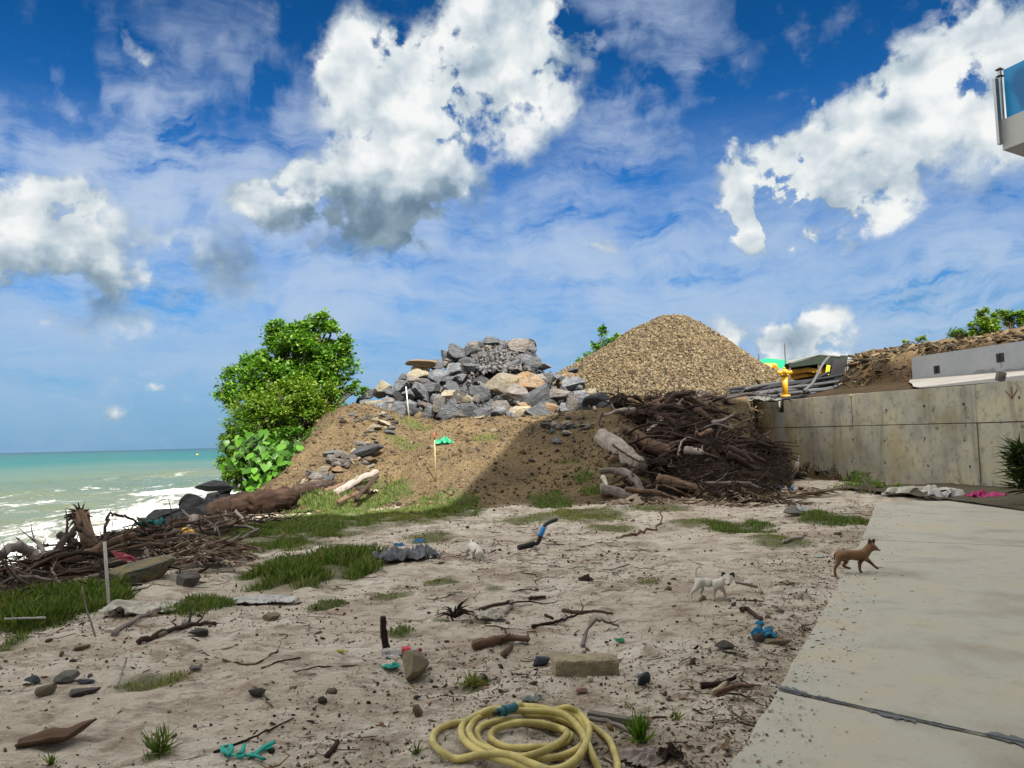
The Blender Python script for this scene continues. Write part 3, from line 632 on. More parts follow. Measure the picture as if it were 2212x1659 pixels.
# ------------------------------------------------------------------ retaining wall
WA, WB = 11.0, 36.7
def wp(y): return Vector((wallx(y), y, 0))
wd = (wp(WB)-wp(WA)).normalized(); wnrm = Vector((wd.y, -wd.x, 0))   # to the right (into the bank)
def topz(y): return float(np.interp(y, [11, 20.5, 22.4, 28.6, 36.6], [2.9, 2.9, 2.92, 3.05, 3.16]))
def joz(y): return float(np.interp(y, [11, 20.5, 28.6, 36.6], [1.76, 1.79, 1.86, 1.93]))
wall = empty('retaining_wall', wp(24), 0, 'long stained concrete retaining wall with panel joints behind the path', 'wall')
ysj = [11.0, 15.2, 22.3, 28.7, 34.05, 34.9, 36.7]
inv = Matrix.Translation(-wp(24))
for i in range(len(ysj)-1):
    y0, y1 = ysj[i], ysj[i+1]
    for low in (True, False):
        a = Acc(); g_ = .014; pr_ = 0.02 if (i*3+low) % 2 else 0.0
        A, B = wp(y0)+wd*g_, wp(y1)-wd*g_
        A -= wnrm*pr_; B -= wnrm*pr_
        zb0, zb1 = (-.5, -.5) if low else (joz(y0)+.012, joz(y1)+.012)
        zt0, zt1 = (joz(y0)-.012, joz(y1)-.012) if low else (topz(y0), topz(y1))
        if i == 4:            # the recessed bay with the hydrant pipe
            if not low: zt0, zt1 = zt0-.55, zt1-.55
        th = .36; b0 = len(a.v)
        ns = 8
        for k in range(ns+1):
            f = k/ns; p = A.lerp(B, f); zt = lerp(zt0, zt1, f); zb = lerp(zb0, zb1, f)
            jit = .012*float(vnoise(i*9+k*1.3, low*5, 2))
            for off_, zz in ((0, zb), (0, zt+(jit if not low else 0)), (th, zt+(jit if not low else 0)), (th, zb)): a.v.append(p+wnrm*off_+Vector((0, 0, zz)))
        for k in range(ns):
            q = b0+4*k
            for e in range(4): a.face((q+e, q+(e+1) % 4, q+4+(e+1) % 4, q+4+e))
        a.face((b0, b0+3, b0+2, b0+1)); q = b0+4*ns; a.face((q, q+1, q+2, q+3))
        o = a.build('panel', MAT_PATCH if (i == 4) else MAT_WALL, wall, origin=None, bevel=.012); o.data.transform(inv)
a = Acc()
for k in range(12):
    y0, y1 = lerp(11.1, 36.5, k/12), lerp(11.1, 36.5, (k+1)/12)
    A, B = wp(y0)+wnrm*.03, wp(y1)+wnrm*.03; zt = min(topz(y0), topz(y1))-.05-(.6 if y1 > 33.5 and y0 < 35.5 else 0)
    a.v += [A+Vector((0,0,-.5)), B+Vector((0,0,-.5)), B+Vector((0,0,zt)), A+Vector((0,0,zt))]; n_ = len(a.v); a.face((n_-4, n_-3, n_-2, n_-1))
MAT_CORE = plain('joint core', c3(.07,.065,.05), .9); o = a.build('joint', MAT_CORE, wall); o.data.transform(inv)
# tie holes and small square recess marks
a = Acc()
for y_ in np.arange(16.5, 34, 2.05):
    for z_ in (.55, 1.35, 2.4):
        q = wp(y_+random.uniform(-.2, .2))-wnrm*.0225+Vector((0, 0, z_+random.uniform(-.05, .05))); r_ = .035
        a.poly([q+wd*r_+Vector((0,0,r_)), q-wd*r_+Vector((0,0,r_)), q-wd*r_-Vector((0,0,r_)), q+wd*r_-Vector((0,0,r_))])
o = a.build('tie_hole', MAT_BLACK, wall); o.data.transform(inv)
# a faded red hand-drawn arrow near the right end of the wall
MAT_RED = plain('faded red paint', c3(.16,.07,.045), .9, var=.5, sc=12)
a = Acc(); cy = 20.9
def wq(dy, z_): return wp(cy+dy)-wnrm*.026+Vector((0, 0, z_))
for (p0, p1) in (((0, 2.75), (0, 2.45)), ((.22, 2.66), (0, 2.43)), ((-.22, 2.68), (0, 2.43))):
    for w_ in (.018,):
        A, B = wq(*p0), wq(*p1); d_ = (B-A).normalized(); s_ = d_.cross(wnrm)*w_; a.poly([A-s_, A+s_, B+s_, B-s_])
o = a.build('painted_arrow', MAT_RED, wall); o.data.transform(inv)
# light apron behind the wall and the grey parapet beyond it
ap = Acc()
def apz(x, y): return 2.90+.17*max(0, min(4, x-wallx(y)-.4))+.018*(y-20.5)
q_ = [(wallx(13)+.36, 13), (16.45, 13), (16.45, 31.5), (15.6, 30.0), (14.3, 27.0), (wallx(24.6)+.36, 24.6)]
for k in range(9):
    y0, y1 = lerp(13, 24.6, k/9), lerp(13, 24.6, (k+1)/9); ap.poly([(*p_, apz(*p_)+.03) for p_ in ((wallx(y0)+.36, y0), (16.45, y0), (16.45, y1), (wallx(y1)+.36, y1))])
edge_l = [(wallx(24.6)+.36, 24.6), (13.6, 25.6), (14.1, 27.0), (14.9, 28.6), (15.5, 30.0), (16.3, 31.4)]
for (p0_, p1_) in zip(edge_l[:-1], edge_l[1:]): ap.poly([(*p_, apz(*p_)+.03) for p_ in (p0_, (16.45, p0_[1]), (16.45, p1_[1]), p1_)])
o = ap.build('apron_slab', MAT_APRON); prop(o, 'pale sunlit concrete apron rising behind the wall', kind='structure')
pa = empty('parapet_wall', (16.5, 28, 3.4), 0, 'smooth grey painted parapet above the apron with two small dark openings', 'parapet')
a = Acc(); pinv = Matrix.Translation(-Vector((16.5, 28, 3.4)))
def ptop(y): return float(np.interp(y, [14, 24.8, 31.5], [4.25, 4.44, 4.66]))
ysn = np.linspace(14, 31.6, 24); b0 = 0
for y_ in ysn:
    x0 = 16.5-.0*(y_-25)
    for dx, zz in ((0, 2.6), (0, ptop(y_)), (.22, ptop(y_)), (.22, 2.6)): a.v.append(Vector((x0+dx, y_, zz)))
for k in range(len(ysn)-1):
    for e in range(4): a.face((4*k+e, 4*k+(e+1) % 4, 4*k+4+(e+1) % 4, 4*k+4+e))
a.face((0, 3, 2, 1)); q = 4*(len(ysn)-1); a.face((q, q+1, q+2, q+3))
o = a.build('wall_body', MAT_PARA, pa); o.data.transform(pinv)
for (y_, z_) in ((29.75, 3.98), (25.85, 4.02)):
    a = Acc(); a.box((16.495, y_, z_), (.03, .40, .30)); a.box((16.49, y_, z_-.0), (.06, .02, .30))
    o = a.build('opening', MAT_BLACK, pa, bevel=.004); o.data.transform(pinv)
MAT_DRIP = plain('damp stain', c3(.21,.22,.235), .9, var=.4, sc=6)
a = Acc(); pts = [(31.4, 3.52), (29.6, 3.50), (27.8, 3.48), (26.5, 3.62), (26.0, 3.47), (25, 3.5), (24, 3.42)]
for k in range(len(pts)-1):
    (y0, z0), (y1, z1) = pts[k], pts[k+1]; t0, t1 = z0+.10+.14*random.random(), z1+.10+.14*(k % 2)
    a.poly([(16.494, y0, 2.9), (16.494, y1, 2.9), (16.494, y1, z1+.05), (16.494, (y0+y1)/2, max(z0, z1)+.12), (16.494, y0, z0+.05)])
a.poly([(16.493, 25.8, 3.88), (16.493, 25.9, 3.88), (16.493, 25.87, 3.70), (16.493, 25.78, 3.66)])
o = a.build('damp_stain', MAT_DRIP, pa); o.data.transform(pinv)
# ------------------------------------------------------------------ the white house whose corner balcony shows at the upper right
hb = empty('house', (12, 0, 0), 0, 'white rendered house with a blue glass balcony at the upper right', 'house')
hi = Matrix.Translation(-Vector((12, 0, 0))); HT = 22
a = Acc(); a.prism([(-26, -1.6), (5.1, -1.6), (6.9, 7.4), (9.3, 11.2), (19.3, 11.2), (19.3, -14), (-26, -14)], -.3, HT)  # unseen tower, roof outline shaped to cast shade over the foreground
o = a.build('unseen_shade_tower', MAT_WHITE, hb); o.data.transform(hi)
a = Acc(); a.prism([(9.9, 11.21), (11.6, 12.6), (10.98, 15.6), (14.6, 16.9), (14.6, 11.21)], -.3, 9.4)
o = a.build('side_wing', MAT_WHITE, hb); o.data.transform(hi)
A_ = at(2166, 325, 15.0); d1_ = Vector((.347, -.938, 0)); d2_ = Vector((.86, .51, 0)); dn = Vector((.938, .347, 0))
zf = A_.z; a = Acc()
q = [A_, A_+d1_*3.0, A_+d1_*3.0+d2_*2.5, A_+d2_*5]
a.prism([(p.x, p.y) for p in q], zf, zf+.62); o = a.build('balcony_slab', MAT_WHITE, hb, bevel=.01); o.data.transform(hi)
MAT_GLASS = M('blue balcony glass', lambda n, b: (setc(n, b, n.mix(n.step(n.noise(n.obj(), .5, 2), .45, .5), c3(.008,.22,.50), c3(.004,.12,.32)), None, .35)), .35, .25)
a = Acc(); g0 = A_+dn*.05+Vector((0, 0, .62)); a.box(g0+d1_*1.5+Vector((0, 0, .5))+d1_*.05, (2.9, .016, 1.0), rotm(0, 0, math.atan2(d1_.y, d1_.x)))
o = a.build('glass_panel', MAT_GLASS, hb); o.data.transform(hi)
a = Acc(); g1 = A_+d2_*2.5+Vector((0, 0, 1.12))+dn*.0-d1_*-.06; a.box(g1, (4.7, .016, 1.0), rotm(0, 0, math.atan2(d2_.y, d2_.x)))
o = a.build('glass_panel', MAT_GLASS, hb); o.data.transform(hi)
MAT_STEEL = plain('grey railing steel', c3(.30,.31,.32), .35, .5, metal=.7, var=.1)
for dx, ww, hh, zz in ((-.10, .10, 1.35, .10), (.03, .045, 1.08, .62)):
    a = Acc(); a.box(A_+dn*dx+Vector((0, 0, zz+hh/2))+d1_*.03, (.06, ww, hh), rotm(0, 0, math.atan2(d1_.y, d1_.x)))
    o = a.build('railing_post', MAT_STEEL, hb, bevel=.006); o.data.transform(hi)
for zz in (1.52, 1.66):
    a = Acc(); a.box(A_+dn*.03+d1_*.03+Vector((0, 0, zz)), (.10, .12, .02), rotm(0, 0, math.atan2(d1_.y, d1_.x)))
    o = a.build('glass_clamp', MAT_BLACK, hb); o.data.transform(hi)
# ------------------------------------------------------------------ rocks
ROCKME = []
for k in range(14):
    V_, F_ = rock_verts(3, 15+k % 6, 100+k, .38, .70, .012)
    me = bpy.data.meshes.new('boulder'); me.from_pydata(V_.tolist(), [], F_.tolist()); me.shade_flat()
    me.materials.append(MAT_ROCK[0]); ROCKME.append(me)
def rock(name, c, size, mt, label=None, cat='rock', group=None, rot=None, k=None, kind=None):
    me = ROCKME[random.randrange(14) if k is None else k]
    o = bpy.data.objects.new(name, me); C.objects.link(o)
    o.location = c; o.scale = (size[0]/2, size[1]/2, size[2]/2)
    o.rotation_euler = rot if rot is not None else (random.uniform(-.35, .35), random.uniform(-.35, .35), random.uniform(0, 6.28))
    o.material_slots[0].link = 'OBJECT'; o.material_slots[0].material = mt
    return prop(o, label, cat, group, kind)
# heap of quarry boulders on the plateau: crest line measured on the photo
CR_U = [775,790,830,860,890,940,965,985,1010,1050,1110,1150,1168,1185,1220,1260,1300,1320]
CR_V = [885,868,850,818,795,778,772,752,745,733,730,738,765,796,806,828,858,880]
YB, YC = 26.6, 30.6
cx = [at(u, v, YC).x for u, v in zip(CR_U, CR_V)]; cz = [at(u, v, YC).z for u, v in zip(CR_U, CR_V)]
def crest(x): return np.interp(x, cx, cz, left=2.2, right=2.2)
def heap(x, y):
    """front slope of the rock heap"""
    g_ = h(x, y, False); t = np.clip((y-YB)/(YC-YB), 0, 1); tb = np.clip((YC+3.5-y)/3.2, 0, 1)
    f = np.where(y < YC, t**.82, tb)
    return g_ + np.maximum(0, crest(x)-.42-g_)*f
xs = np.linspace(cx[0]-.2, cx[-1]+.2, 110); ys = np.linspace(YB-.15, YC+3.6, 90)
Xh, Yh = np.meshgrid(xs, ys); Zh = heap(Xh, Yh)-.34+.22*fbm(Xh*1.7, Yh*1.7, 4, 111)
idx = np.arange(Xh.size).reshape(Xh.shape); Fh = np.stack([idx[:-1,:-1], idx[:-1,1:], idx[1:,1:], idx[1:,:-1]], -1).reshape(-1, 4)
MAT_RUB = rockmat('crushed grey stone', c3(.02,.02,.022), c3(.055,.056,.06), c3(.12,.12,.125), 6)
core = np_mesh('stone_rubble', np.stack([Xh.ravel(), Yh.ravel(), Zh.ravel()], 1), Fh, MAT_RUB, False)
prop(core, 'crushed grey rubble filling the gaps of the boulder heap', 'rubble', kind='stuff')
def W2uv(p):
    d = Vector(p)-Vector((0, 0, CAMH)); z_ = d.dot(fw); return ((512+FPX*d.dot(rt)/z_)/KU, (384-FPX*d.dot(up)/z_)/KU)
hand = [  # u, v, depth, w, d, h (m), material, label
 (912,784,29.0,1.75,.9,.42,2,'flat orange-topped slab jutting out at the upper left of the boulder heap',(.0,.06,.1)),
 (1090,832,28.0,2.0,1.2,1.15,3,'big tan triangular boulder in the middle of the boulder heap',(.1,.1,.2)),
 (1133,785,29.6,1.75,1.1,.95,1,'large dark rounded boulder below the right side of the heap top',(.1,.15,.2)),
 (1128,752,30.3,1.7,1.0,.80,4,'brown grey boulder crowning the right side of the heap top',(.1,.2,.2)),
 (1022,750,30.3,1.15,.8,.62,4,'brown boulder at the left shoulder of the heap top',(.1,-.2,.1)),
 (1060,740,30.5,1.0,.8,.55,0,'grey boulder beside the gravelly heap top',(0,.2,.1)),
 (1100,800,29.0,1.7,1.1,.85,0,'long grey boulder just above the big tan boulder',(.1,-.3,.1)),
 (1140,830,28.2,1.7,1.0,1.0,2,'rust stained boulder right of the big tan boulder',(.1,.4,.1)),
 (1115,855,27.7,1.6,1.1,.95,4,'brown grey block under the big tan boulder',(.1,0,.1)),
 (1160,862,27.4,1.9,1.0,1.05,1,'long dark boulder leaning low at the right of the heap',(.2,-.45,.1)),
 (1030,850,27.9,1.5,1.0,1.0,1,'dark grey boulder left of the big tan boulder',(.2,.4,.1)),
 (970,855,27.8,1.15,.8,.65,3,'pale whitish rock in the left middle of the heap',(.2,-.15,.1)),
 (1075,882,27.1,1.2,.8,1.0,4,'brown upright rock at the foot of the heap middle',(.2,.35,.1)),
 (1185,884,26.9,1.15,.8,.75,2,'orange brown block at the foot of the heap right',(.0,.15,.3)),
 (1125,890,26.8,1.0,.7,.6,3,'pale buff rock at the foot of the heap right of centre',(.0,.1,.3)),
 (1240,880,27.1,.95,.8,.95,4,'upright brown grey rock near the right foot of the heap',(.0,.05,.3)),
 (1210,853,28.0,1.6,1.0,.6,4,'flat reddish slab on the right shoulder of the heap',(.0,.1,.1)),
 (1215,822,29.0,1.2,.9,.95,2,'brown streaked boulder high on the right shoulder of the heap',(.2,.2,.4)),
 (1185,820,28.8,.7,.7,1.1,0,'narrow upright grey rock on the right of the heap',(.1,.25,.4)),
 (948,880,27.0,.8,.7,.8,4,'squat brown rock at the foot of the heap left of centre',(.1,.25,.4)),
 (827,888,26.7,1.35,.9,.62,0,'flat grey boulder at the left end of the heap foot',(.0,.05,.1)),
 (800,848,28.0,1.0,.7,.5,0,'grey boulder at the far left end of the heap',(.0,-.2,.1)),
 (828,840,28.3,.85,.7,.8,3,'pale pointed rock standing at the left of the heap',(.0,.3,.1)),
 (898,812,28.9,1.2,.8,.5,3,'pale buff slab tucked below the flat orange-topped slab',(.1,-.1,.3)),
 (965,772,29.9,.6,.6,.85,0,'upright grey rock right of the flat orange-topped slab',(.1,-.3,.3)),
 (1235,800,29.6,.6,.5,.3,1,'small dark rock on the right skyline of the heap',(.1,-.3,.3)),
]
placed = []
for q in hand:
    c = at(q[0], q[1], q[2]); placed.append((q[0]*28/1661, -q[1]*28/1661, q[3]*.27, 1))
    rock('boulder', c, (q[3]*.74, q[4]*.95, q[5]*1.0), MAT_ROCK[q[6]], q[7], 'boulder', 'boulders of the quarry heap', q[8])
cols = ['slate grey', 'dark grey', 'rust stained', 'pale tan', 'brown grey']
def nearby(u, v, LM):
    (lu, lv, nm) = min(LM, key=lambda q: (q[0]-u)**2+(q[1]-v)**2); dx, dy = u-lu, lv-v; d = math.hypot(dx, dy)
    if d < 14: return 'touching '+nm
    k = int(((math.degrees(math.atan2(dy, dx))+360+22.5) % 360)//45)
    w = ['right of', 'above right of', 'above', 'above left of', 'left of', 'below left of', 'below', 'below right of'][k]
    return ('just ' if d < 34 else '' if d < 60 else 'well ')+w+' '+nm
LMH = [(912,784,'the orange-topped slab'),(1090,832,'the big tan boulder'),(1133,785,'the dark rounded boulder'),(1160,862,'the leaning dark boulder'),(970,855,'the pale whitish rock'),(1185,884,'the orange block'),(1240,880,'the upright rock'),(827,888,'the flat end boulder'),(1215,822,'the brown streaked boulder'),(1075,740,'the gravelly top'),(880,860,'the thin stake'),(948,880,'the squat brown rock')]
cnt = 0; tries = 0; CRU = [782]+CR_U[2:-1]+[1312]; CRV = [878]+CR_V[2:-1]+[876]
while cnt < 270 and tries < 40000:
    tries += 1; u_ = random.uniform(784, 1312); cv = float(np.interp(u_, CRU, CRV))+9
    if cv > 898: continue
    v_ = random.uniform(cv, 903); t = (903-v_)/(903-cv); y_ = lerp(YB, YC-.1, min(1, t*(903-cv)/165)**.9)
    sz = random.uniform(.62, 1.15) if tries < 1500 else random.uniform(.45, .72)
    if 1050 < u_ < 1102 and v_ < 775: sz *= .38             # gravelly chute at the top
    if t > .85: sz *= .8
    p2 = (u_*28.5/1661, -v_*28.5/1661)
    if any((p2[0]-q_[0])**2+(p2[1]-q_[1])**2 < ((q_[2]+sz*.38)*.70)**2 for q_ in placed): continue
    placed.append((p2[0], p2[1], sz*.40, 1)); cnt += 1; c = at(u_, v_, y_); c.z = max(c.z, hz1(c.x, c.y)+.1*sz)
    mi = random.choices(range(5), (5.5, 4, .8, .7, 2.8))[0]
    ss = 'small' if sz < .52 else 'mid-sized' if sz < .72 else 'large'
    rock('boulder', c+Vector((0, .12*sz, 0)), (sz*random.uniform(1.0, 1.35), sz*random.uniform(1.0, 1.3), sz*random.uniform(.72, 1.1)), MAT_ROCK[mi],
         f'{ss} {cols[mi]} rock {nearby(u_, v_, LMH)}', 'boulder', 'boulders of the quarry heap')
# grit between the boulders and on the heap top
n_ = 1300; px_ = RNG.uniform(cx[0], cx[-1], n_); py_ = RNG.uniform(YB-.3, YC+.2, n_)
pz_ = heap(px_, py_)+RNG.uniform(-.25, .0, n_)
kk = 1000; tx = RNG.normal(at(1075, 740, 30).x, .42, kk); ty = RNG.uniform(28.6, 30.7, kk); px_ = np.r_[px_, tx]; py_ = np.r_[py_, ty]; pz_ = np.r_[pz_, heap(tx, ty)+RNG.uniform(.1, .3, kk)]
V1, F1 = rock_verts(1, 5, 3, .5, .9, .05)
MAT_GRIT = M('crushed stone', m_stuff([c3(.05,.052,.058), c3(.10,.105,.115), c3(.17,.17,.18), c3(.03,.03,.034), c3(.14,.12,.10)], .85, 20), .85, .3)
prop(scatter('stone_grit', V1, F1, np.stack([px_, py_, pz_], 1), rand_rots(len(px_)), RNG.uniform(.03, .10, (len(px_), 3)), MAT_GRIT), 'grey crushed stone sprinkled through the boulder heap', 'grit', kind='stuff')
# ------------------------------------------------------------------ gravel cone
GA = at(1450, 684, 42.0); GX, GY, GZ = GA.x, 42.0, GA.z+.02
def cone(x, y):
    dx, dy = x-GX, y-GY; r = np.hypot(dx, dy); an = np.arctan2(dy, dx)
    rr = r*(1+.035*np.sin(an*3+1)+.03*np.sin(an*5))
    sl = np.where(dx < 0, .62, .62+.22*sm(0, 1.5, dx))
    z = GZ-sl*(np.sqrt(rr**2+1.2**2)-1.2)
    lobe = 4.9-.52*np.sqrt(((x-GX+5.0)/1.0)**2+((y-GY+1.6)/1)**2+.4)+.25
    z = np.maximum(z, lobe)
    return z + .30*fbm(x*.55, y*.55, 4, 121)+.05*fbm(x*5, y*5, 3, 125)
th = np.linspace(0, 2*np.pi, 240); rr_ = np.linspace(0, 12.5, 190)
Rr, Th = np.meshgrid(rr_, th); Xc, Yc = GX+Rr*np.cos(Th), GY+Rr*np.sin(Th); Zc = cone(Xc, Yc)
hc_ = h(Xc, Yc); Zc = np.where((Zc < 2.9) | (hc_ < 2.3), hc_-.35, np.maximum(Zc, hc_-.35))
idx = np.arange(Xc.size).reshape(Xc.shape); Fc = np.stack([idx[:-1,:-1], idx[:-1,1:], idx[1:,1:], idx[1:,:-1]], -1).reshape(-1, 4)
def m_cone(n, b):
    p = n.obj(); c = n.vor(p, 11, 'Color'); d = n.vor(p, 11); l = n.v('DOT_PRODUCT', c, (.33,.33,.33))
    col = n.ramp(l, [(.2, c3(0.0595,0.0425,0.0255)), (.42, c3(0.136,0.102,0.0595)), (.6, c3(0.204,0.1615,0.09775)), (.8, c3(0.272,0.2253,0.153))])
    col = n.mix(n.mul(n.step(d, .42, .62), .8), col, c3(.06,.045,.03))
    rd = n.step(n.noise(p, .35, 4, .6), .48, .64); col = n.mix(n.mul(rd, .5), col, c3(.15,.095,.05)); col = n.mix(n.mul(n.step(n.noise(n.map(p, sc=(1, 1, .3)), .8, 5, .6), .52, .66), .5), col, c3(.20,.165,.11))
    setc(n, b, col, n.bump(n.add(n.mul(d, -1), n.mul(l, .6)), 1, .09), .92)
MAT_CONE = M('gravel heap', m_cone, .92, .2)
V2, F2 = rock_verts(1, 6, 5, .45, .85, .08)
n_ = 24000; rr = 9.6*np.sqrt(RNG.random(n_)); tt_ = RNG.uniform(np.pi*.93, np.pi*2.07, n_); gx_, gy_ = GX+rr*np.cos(tt_), GY+rr*np.sin(tt_)
gz_ = cone(gx_, gy_); ok = (gz_ > h(gx_, gy_)-.05) & (gz_ > 2.75) & (h(gx_, gy_) > 2.3); gx_, gy_, gz_ = gx_[ok], gy_[ok], gz_[ok]
ge = empty('gravel_heap', (GX, GY, 3), 0, 'tall cone of yellowish crushed gravel behind the driftwood', 'gravel heap')
co = np_mesh('heap_body', np.stack([Xc.ravel()-GX, Yc.ravel()-GY, Zc.ravel()-3], 1), Fc, MAT_CONE, True, parent=ge)
st = scatter('loose_stones', V2, F2, np.stack([gx_-GX, gy_-GY, gz_-3+.01], 1), rand_rots(len(gx_)), RNG.uniform(.04, .11, (len(gx_), 1))*RNG.uniform(.5, 1.2, (len(gx_), 3)), MAT_GRAVEL, parent=ge)
st['kind'] = 'stuff'
# ------------------------------------------------------------------ stones strewn over the spoil slope
n_ = 15000; sx_ = RNG.uniform(-9, 11.5, n_); sy_ = RNG.uniform(19, 27.5, n_)
ok = sy_ > toe(sx_)-.6+RNG.normal(0, .5, n_); ok &= sx_ < wallx(sy_)-.2; sx_, sy_ = sx_[ok], sy_[ok]
dn_ = .35+1.2*fbm(sx_*.7, sy_*.7, 3, 131); ok = RNG.random(len(sx_)) < np.clip(dn_+.25, .1, 1); sx_, sy_ = sx_[ok], sy_[ok]
prop(scatter('slope_gravel', V1, F1, np.stack([sx_, sy_, h(sx_, sy_)+.01], 1), rand_rots(len(sx_)), np.exp(RNG.normal(-3.95, .55, (len(sx_), 1)))*RNG.uniform(.6, 1.3, (len(sx_), 3)), MAT_SPOIL),
     'yellow brown stones and clods strewn over the spoil slope', 'gravel', kind='stuff')
LMS = [(785,985,'the long black rock'),(760,1000,'the round buff stone'),(940,935,'the bamboo stake tip'),(827,888,'the flat end boulder of the heap'),(1185,884,'the orange block of the heap'),(1240,880,'the upright rock of the heap'),(690,1040,'the orange brown post'),(1075,882,'the brown upright rock of the heap'),(820,940,'the gully at the slope brow')]
def strew(cl, n, smin, smax, mats, label, group, name='stone', cat='stone', sink=.25, flat=.6):
    for _ in range(n):
        u0, v0, u1, v1 = random.choice(cl); f = random.random()
        u_, v_ = lerp(u0, u1, f)+random.gauss(0, 14), lerp(v0, v1, f)+random.gauss(0, 8)
        p = T(u_, v_); s_ = random.uniform(smin, smax)*random.choice((1, 1, .7)); mi = random.choice(mats)
        nm = {id(MAT_ROCK[i]): cols[i] for i in range(5)}.get(id(mi), 'tan')
        rock(name, p+Vector((0, 0, s_*sink*.5)), (s_*1.2, s_, s_*flat), mi, ('small ' if s_ < .22 else 'larger ' if s_ > .34 else '')+nm+' stone '+nearby(u_, v_, LMS), cat, group)
strew([(830,925,760,985),(790,965,720,1010),(760,985,690,1035),(820,1000,740,1000),(700,1030,660,1060)], 70, .16, .50, [MAT_ROCK[0], MAT_ROCK[3], MAT_ROCK[4], MAT_ROCK[4], MAT_ROCK[2]],
      '{} stone among the stones spilling down the left of the spoil slope', 'stones spilling down the left of the slope')
strew([(1140,915,1280,912),(1180,925,1290,920),(1160,908,1230,940)], 42, .14, .42, [MAT_ROCK[0], MAT_ROCK[3], MAT_ROCK[4], MAT_ROCK[2]],
      '{} stone in the band below the right foot of the boulder heap', 'stones below the right foot of the boulder heap')
strew([(720,900,850,900),(860,908,1130,906)], 30, .12, .30, [MAT_ROCK[3], MAT_ROCK[4], MAT_ROCK[0]], '{} stone along the brow of the slope under the boulder heap', 'stones along the brow of the slope')
for (u, v, s_, mt, lb) in ((785,985,.95,MAT_ROCK[1],'long black rock lying on the left of the slope'),(760,1000,.42,MAT_TAN,'round buff stone on the left of the slope'),(800,1010,.26,MAT_ROCK[3],'small pale stone beside the long black rock')):
    p = T(u, v); rock('stone', p+Vector((0, 0, s_*.12)), (s_*1.3, s_*.6, s_*.42), mt, lb, 'stone', None, (0, -.35, .2))
# black sea-wall rocks down at the water
for k, (u, v, Yd, s_) in enumerate(((470,1062,26.0,1.0),(455,1075,24.5,1.1),(430,1083,23.0,1.3),(405,1092,21.5,1.2),(440,1100,21.0,1.1),(375,1102,20.2,1.1),(350,1108,19.2,1.0),(385,1118,19.0,1.1),(345,1128,18.0,1.1),
        (315,1140,16.8,.9),(330,1152,16.3,.9),(290,1162,15.4,.8),(360,1140,17.3,1.0),(400,1120,18.8,.9),(260,1180,14.6,.7),(485,1072,24.5,.9),(415,1106,20.3,.9))):
    c = at(u, v+12, Yd); o = rock('shore_rock', c, (s_*1.05, s_*.85, s_*.55), MAT_WETROCK, None, 'rock', 'black rocks along the water'); 
    o['label'] = 'wet black rock '+nearby(u, v, [(530,1090,'the big fallen log'),(467,1051,'the low rock in the surf'),(410,1140,'the pale frayed post'),(322,1132,'the dark teal rag'),(196,1150,'the broken palm trunk'),(400,1153,'the yellow float'),(480,1090,'the left end of the fallen log')])
c = at(467, 1051, 33); rock('sea_rock', c, (1.7, 1.3, .55), MAT_WETROCK, 'low wet black rock standing in the surf', 'rock', None, (0, 0, .2))
MAT_OLIVE = rockmat('olive boulder', c3(.05,.05,.035), c3(.11,.11,.08), c3(.19,.19,.15), 3, 1, .03, c3(.20,.15,.06))
# ------------------------------------------------------------------ named stones and blocks on the sand
def stone(u, v, w, d, hh, mt, label, rz=0, k=None, rx=0, ry=0, name='stone', cat='stone', up_=.36):
    p = T(u, v); return rock(name, p+Vector((0, 0, hh*up_)), (w, d, hh), mt, label, cat, None, (rx, ry, rz), k)
stone(893,1468,.27,.20,.25,MAT_TAN,'rough tan sandstone lump beside the crushed bottle',.9,12,.25,-.2)
bl = Acc(); p = T(1266,1460); bl.box(p+Vector((0, .05, .055)), (.46, .17, .13), rotm(.05, .03, .12)); bk = bl.build('stone_block', MAT_TAN, bevel=.02)
sb = bk.modifiers.new('cut', 'SUBSURF'); sb.levels = sb.render_levels = 3; sb.subdivision_type = 'SIMPLE'
tx_ = bpy.data.textures.new('rough', 'CLOUDS'); tx_.noise_scale = .09; dm = bk.modifiers.new('rough', 'DISPLACE'); dm.texture = tx_; dm.strength = .035; dm.texture_coords = 'GLOBAL'
prop(bk, 'long squared tan stone block lying on the sand', 'stone block')
stone(1171,1438,.14,.10,.09,MAT_BLUE,'smooth blue black stone left of the squared block',.2)
stone(1388,1480,.12,.11,.11,MAT_BLUE,'small blue stone right of the squared block',1.)
stone(1252,1496,.10,.09,.05,MAT_PINK,'flat pink stone below the squared block',.3)
stone(72,1474,.12,.08,.06,MAT_BLUE,'oval dark blue stone at the left of its cluster',.2)
stone(182,1476,.17,.08,.045,MAT_BLUE,'flat dark blue pebble pointing right beside the grey triangular cobble',-.1)
stone(145,1472,.18,.13,.10,MAT_GREYST,'grey triangular cobble among the left stones',.5,5)
stone(100,1500,.17,.12,.08,MAT_TAN,'brown earthy stone under the grey triangular cobble',.9)
stone(185,1502,.22,.12,.07,MAT_ROCK[4],'dark crusted clod right of the brown earthy stone',.2)
stone(430,1373,.20,.15,.10,MAT_ROCK[4],'brown mossy stone on the left of the sand',.2)
stone(345,1373,.13,.10,.05,MAT_TAN,'pale flat cobble in the strewn line left of the mossy stone',.2)
stone(178,1402,.14,.11,.05,MAT_TAN,'pale flat stone near the lower grass at the left',.2)
stone(425,1446,.12,.08,.04,MAT_GREYST,'blue grey slab stone in the left middle sand',.2)
stone(590,1340,.20,.16,.11,MAT_TAN,'squat brown stone beyond the white rag debris',.6)
stone(1640,1385,.14,.1,.08,MAT_ROCK[4],'dark lump beside the torn blue bag',.2)
stone(1683,1392,.22,.09,.06,MAT_TAN,'long buff stone touching the torn blue bag',-.3)
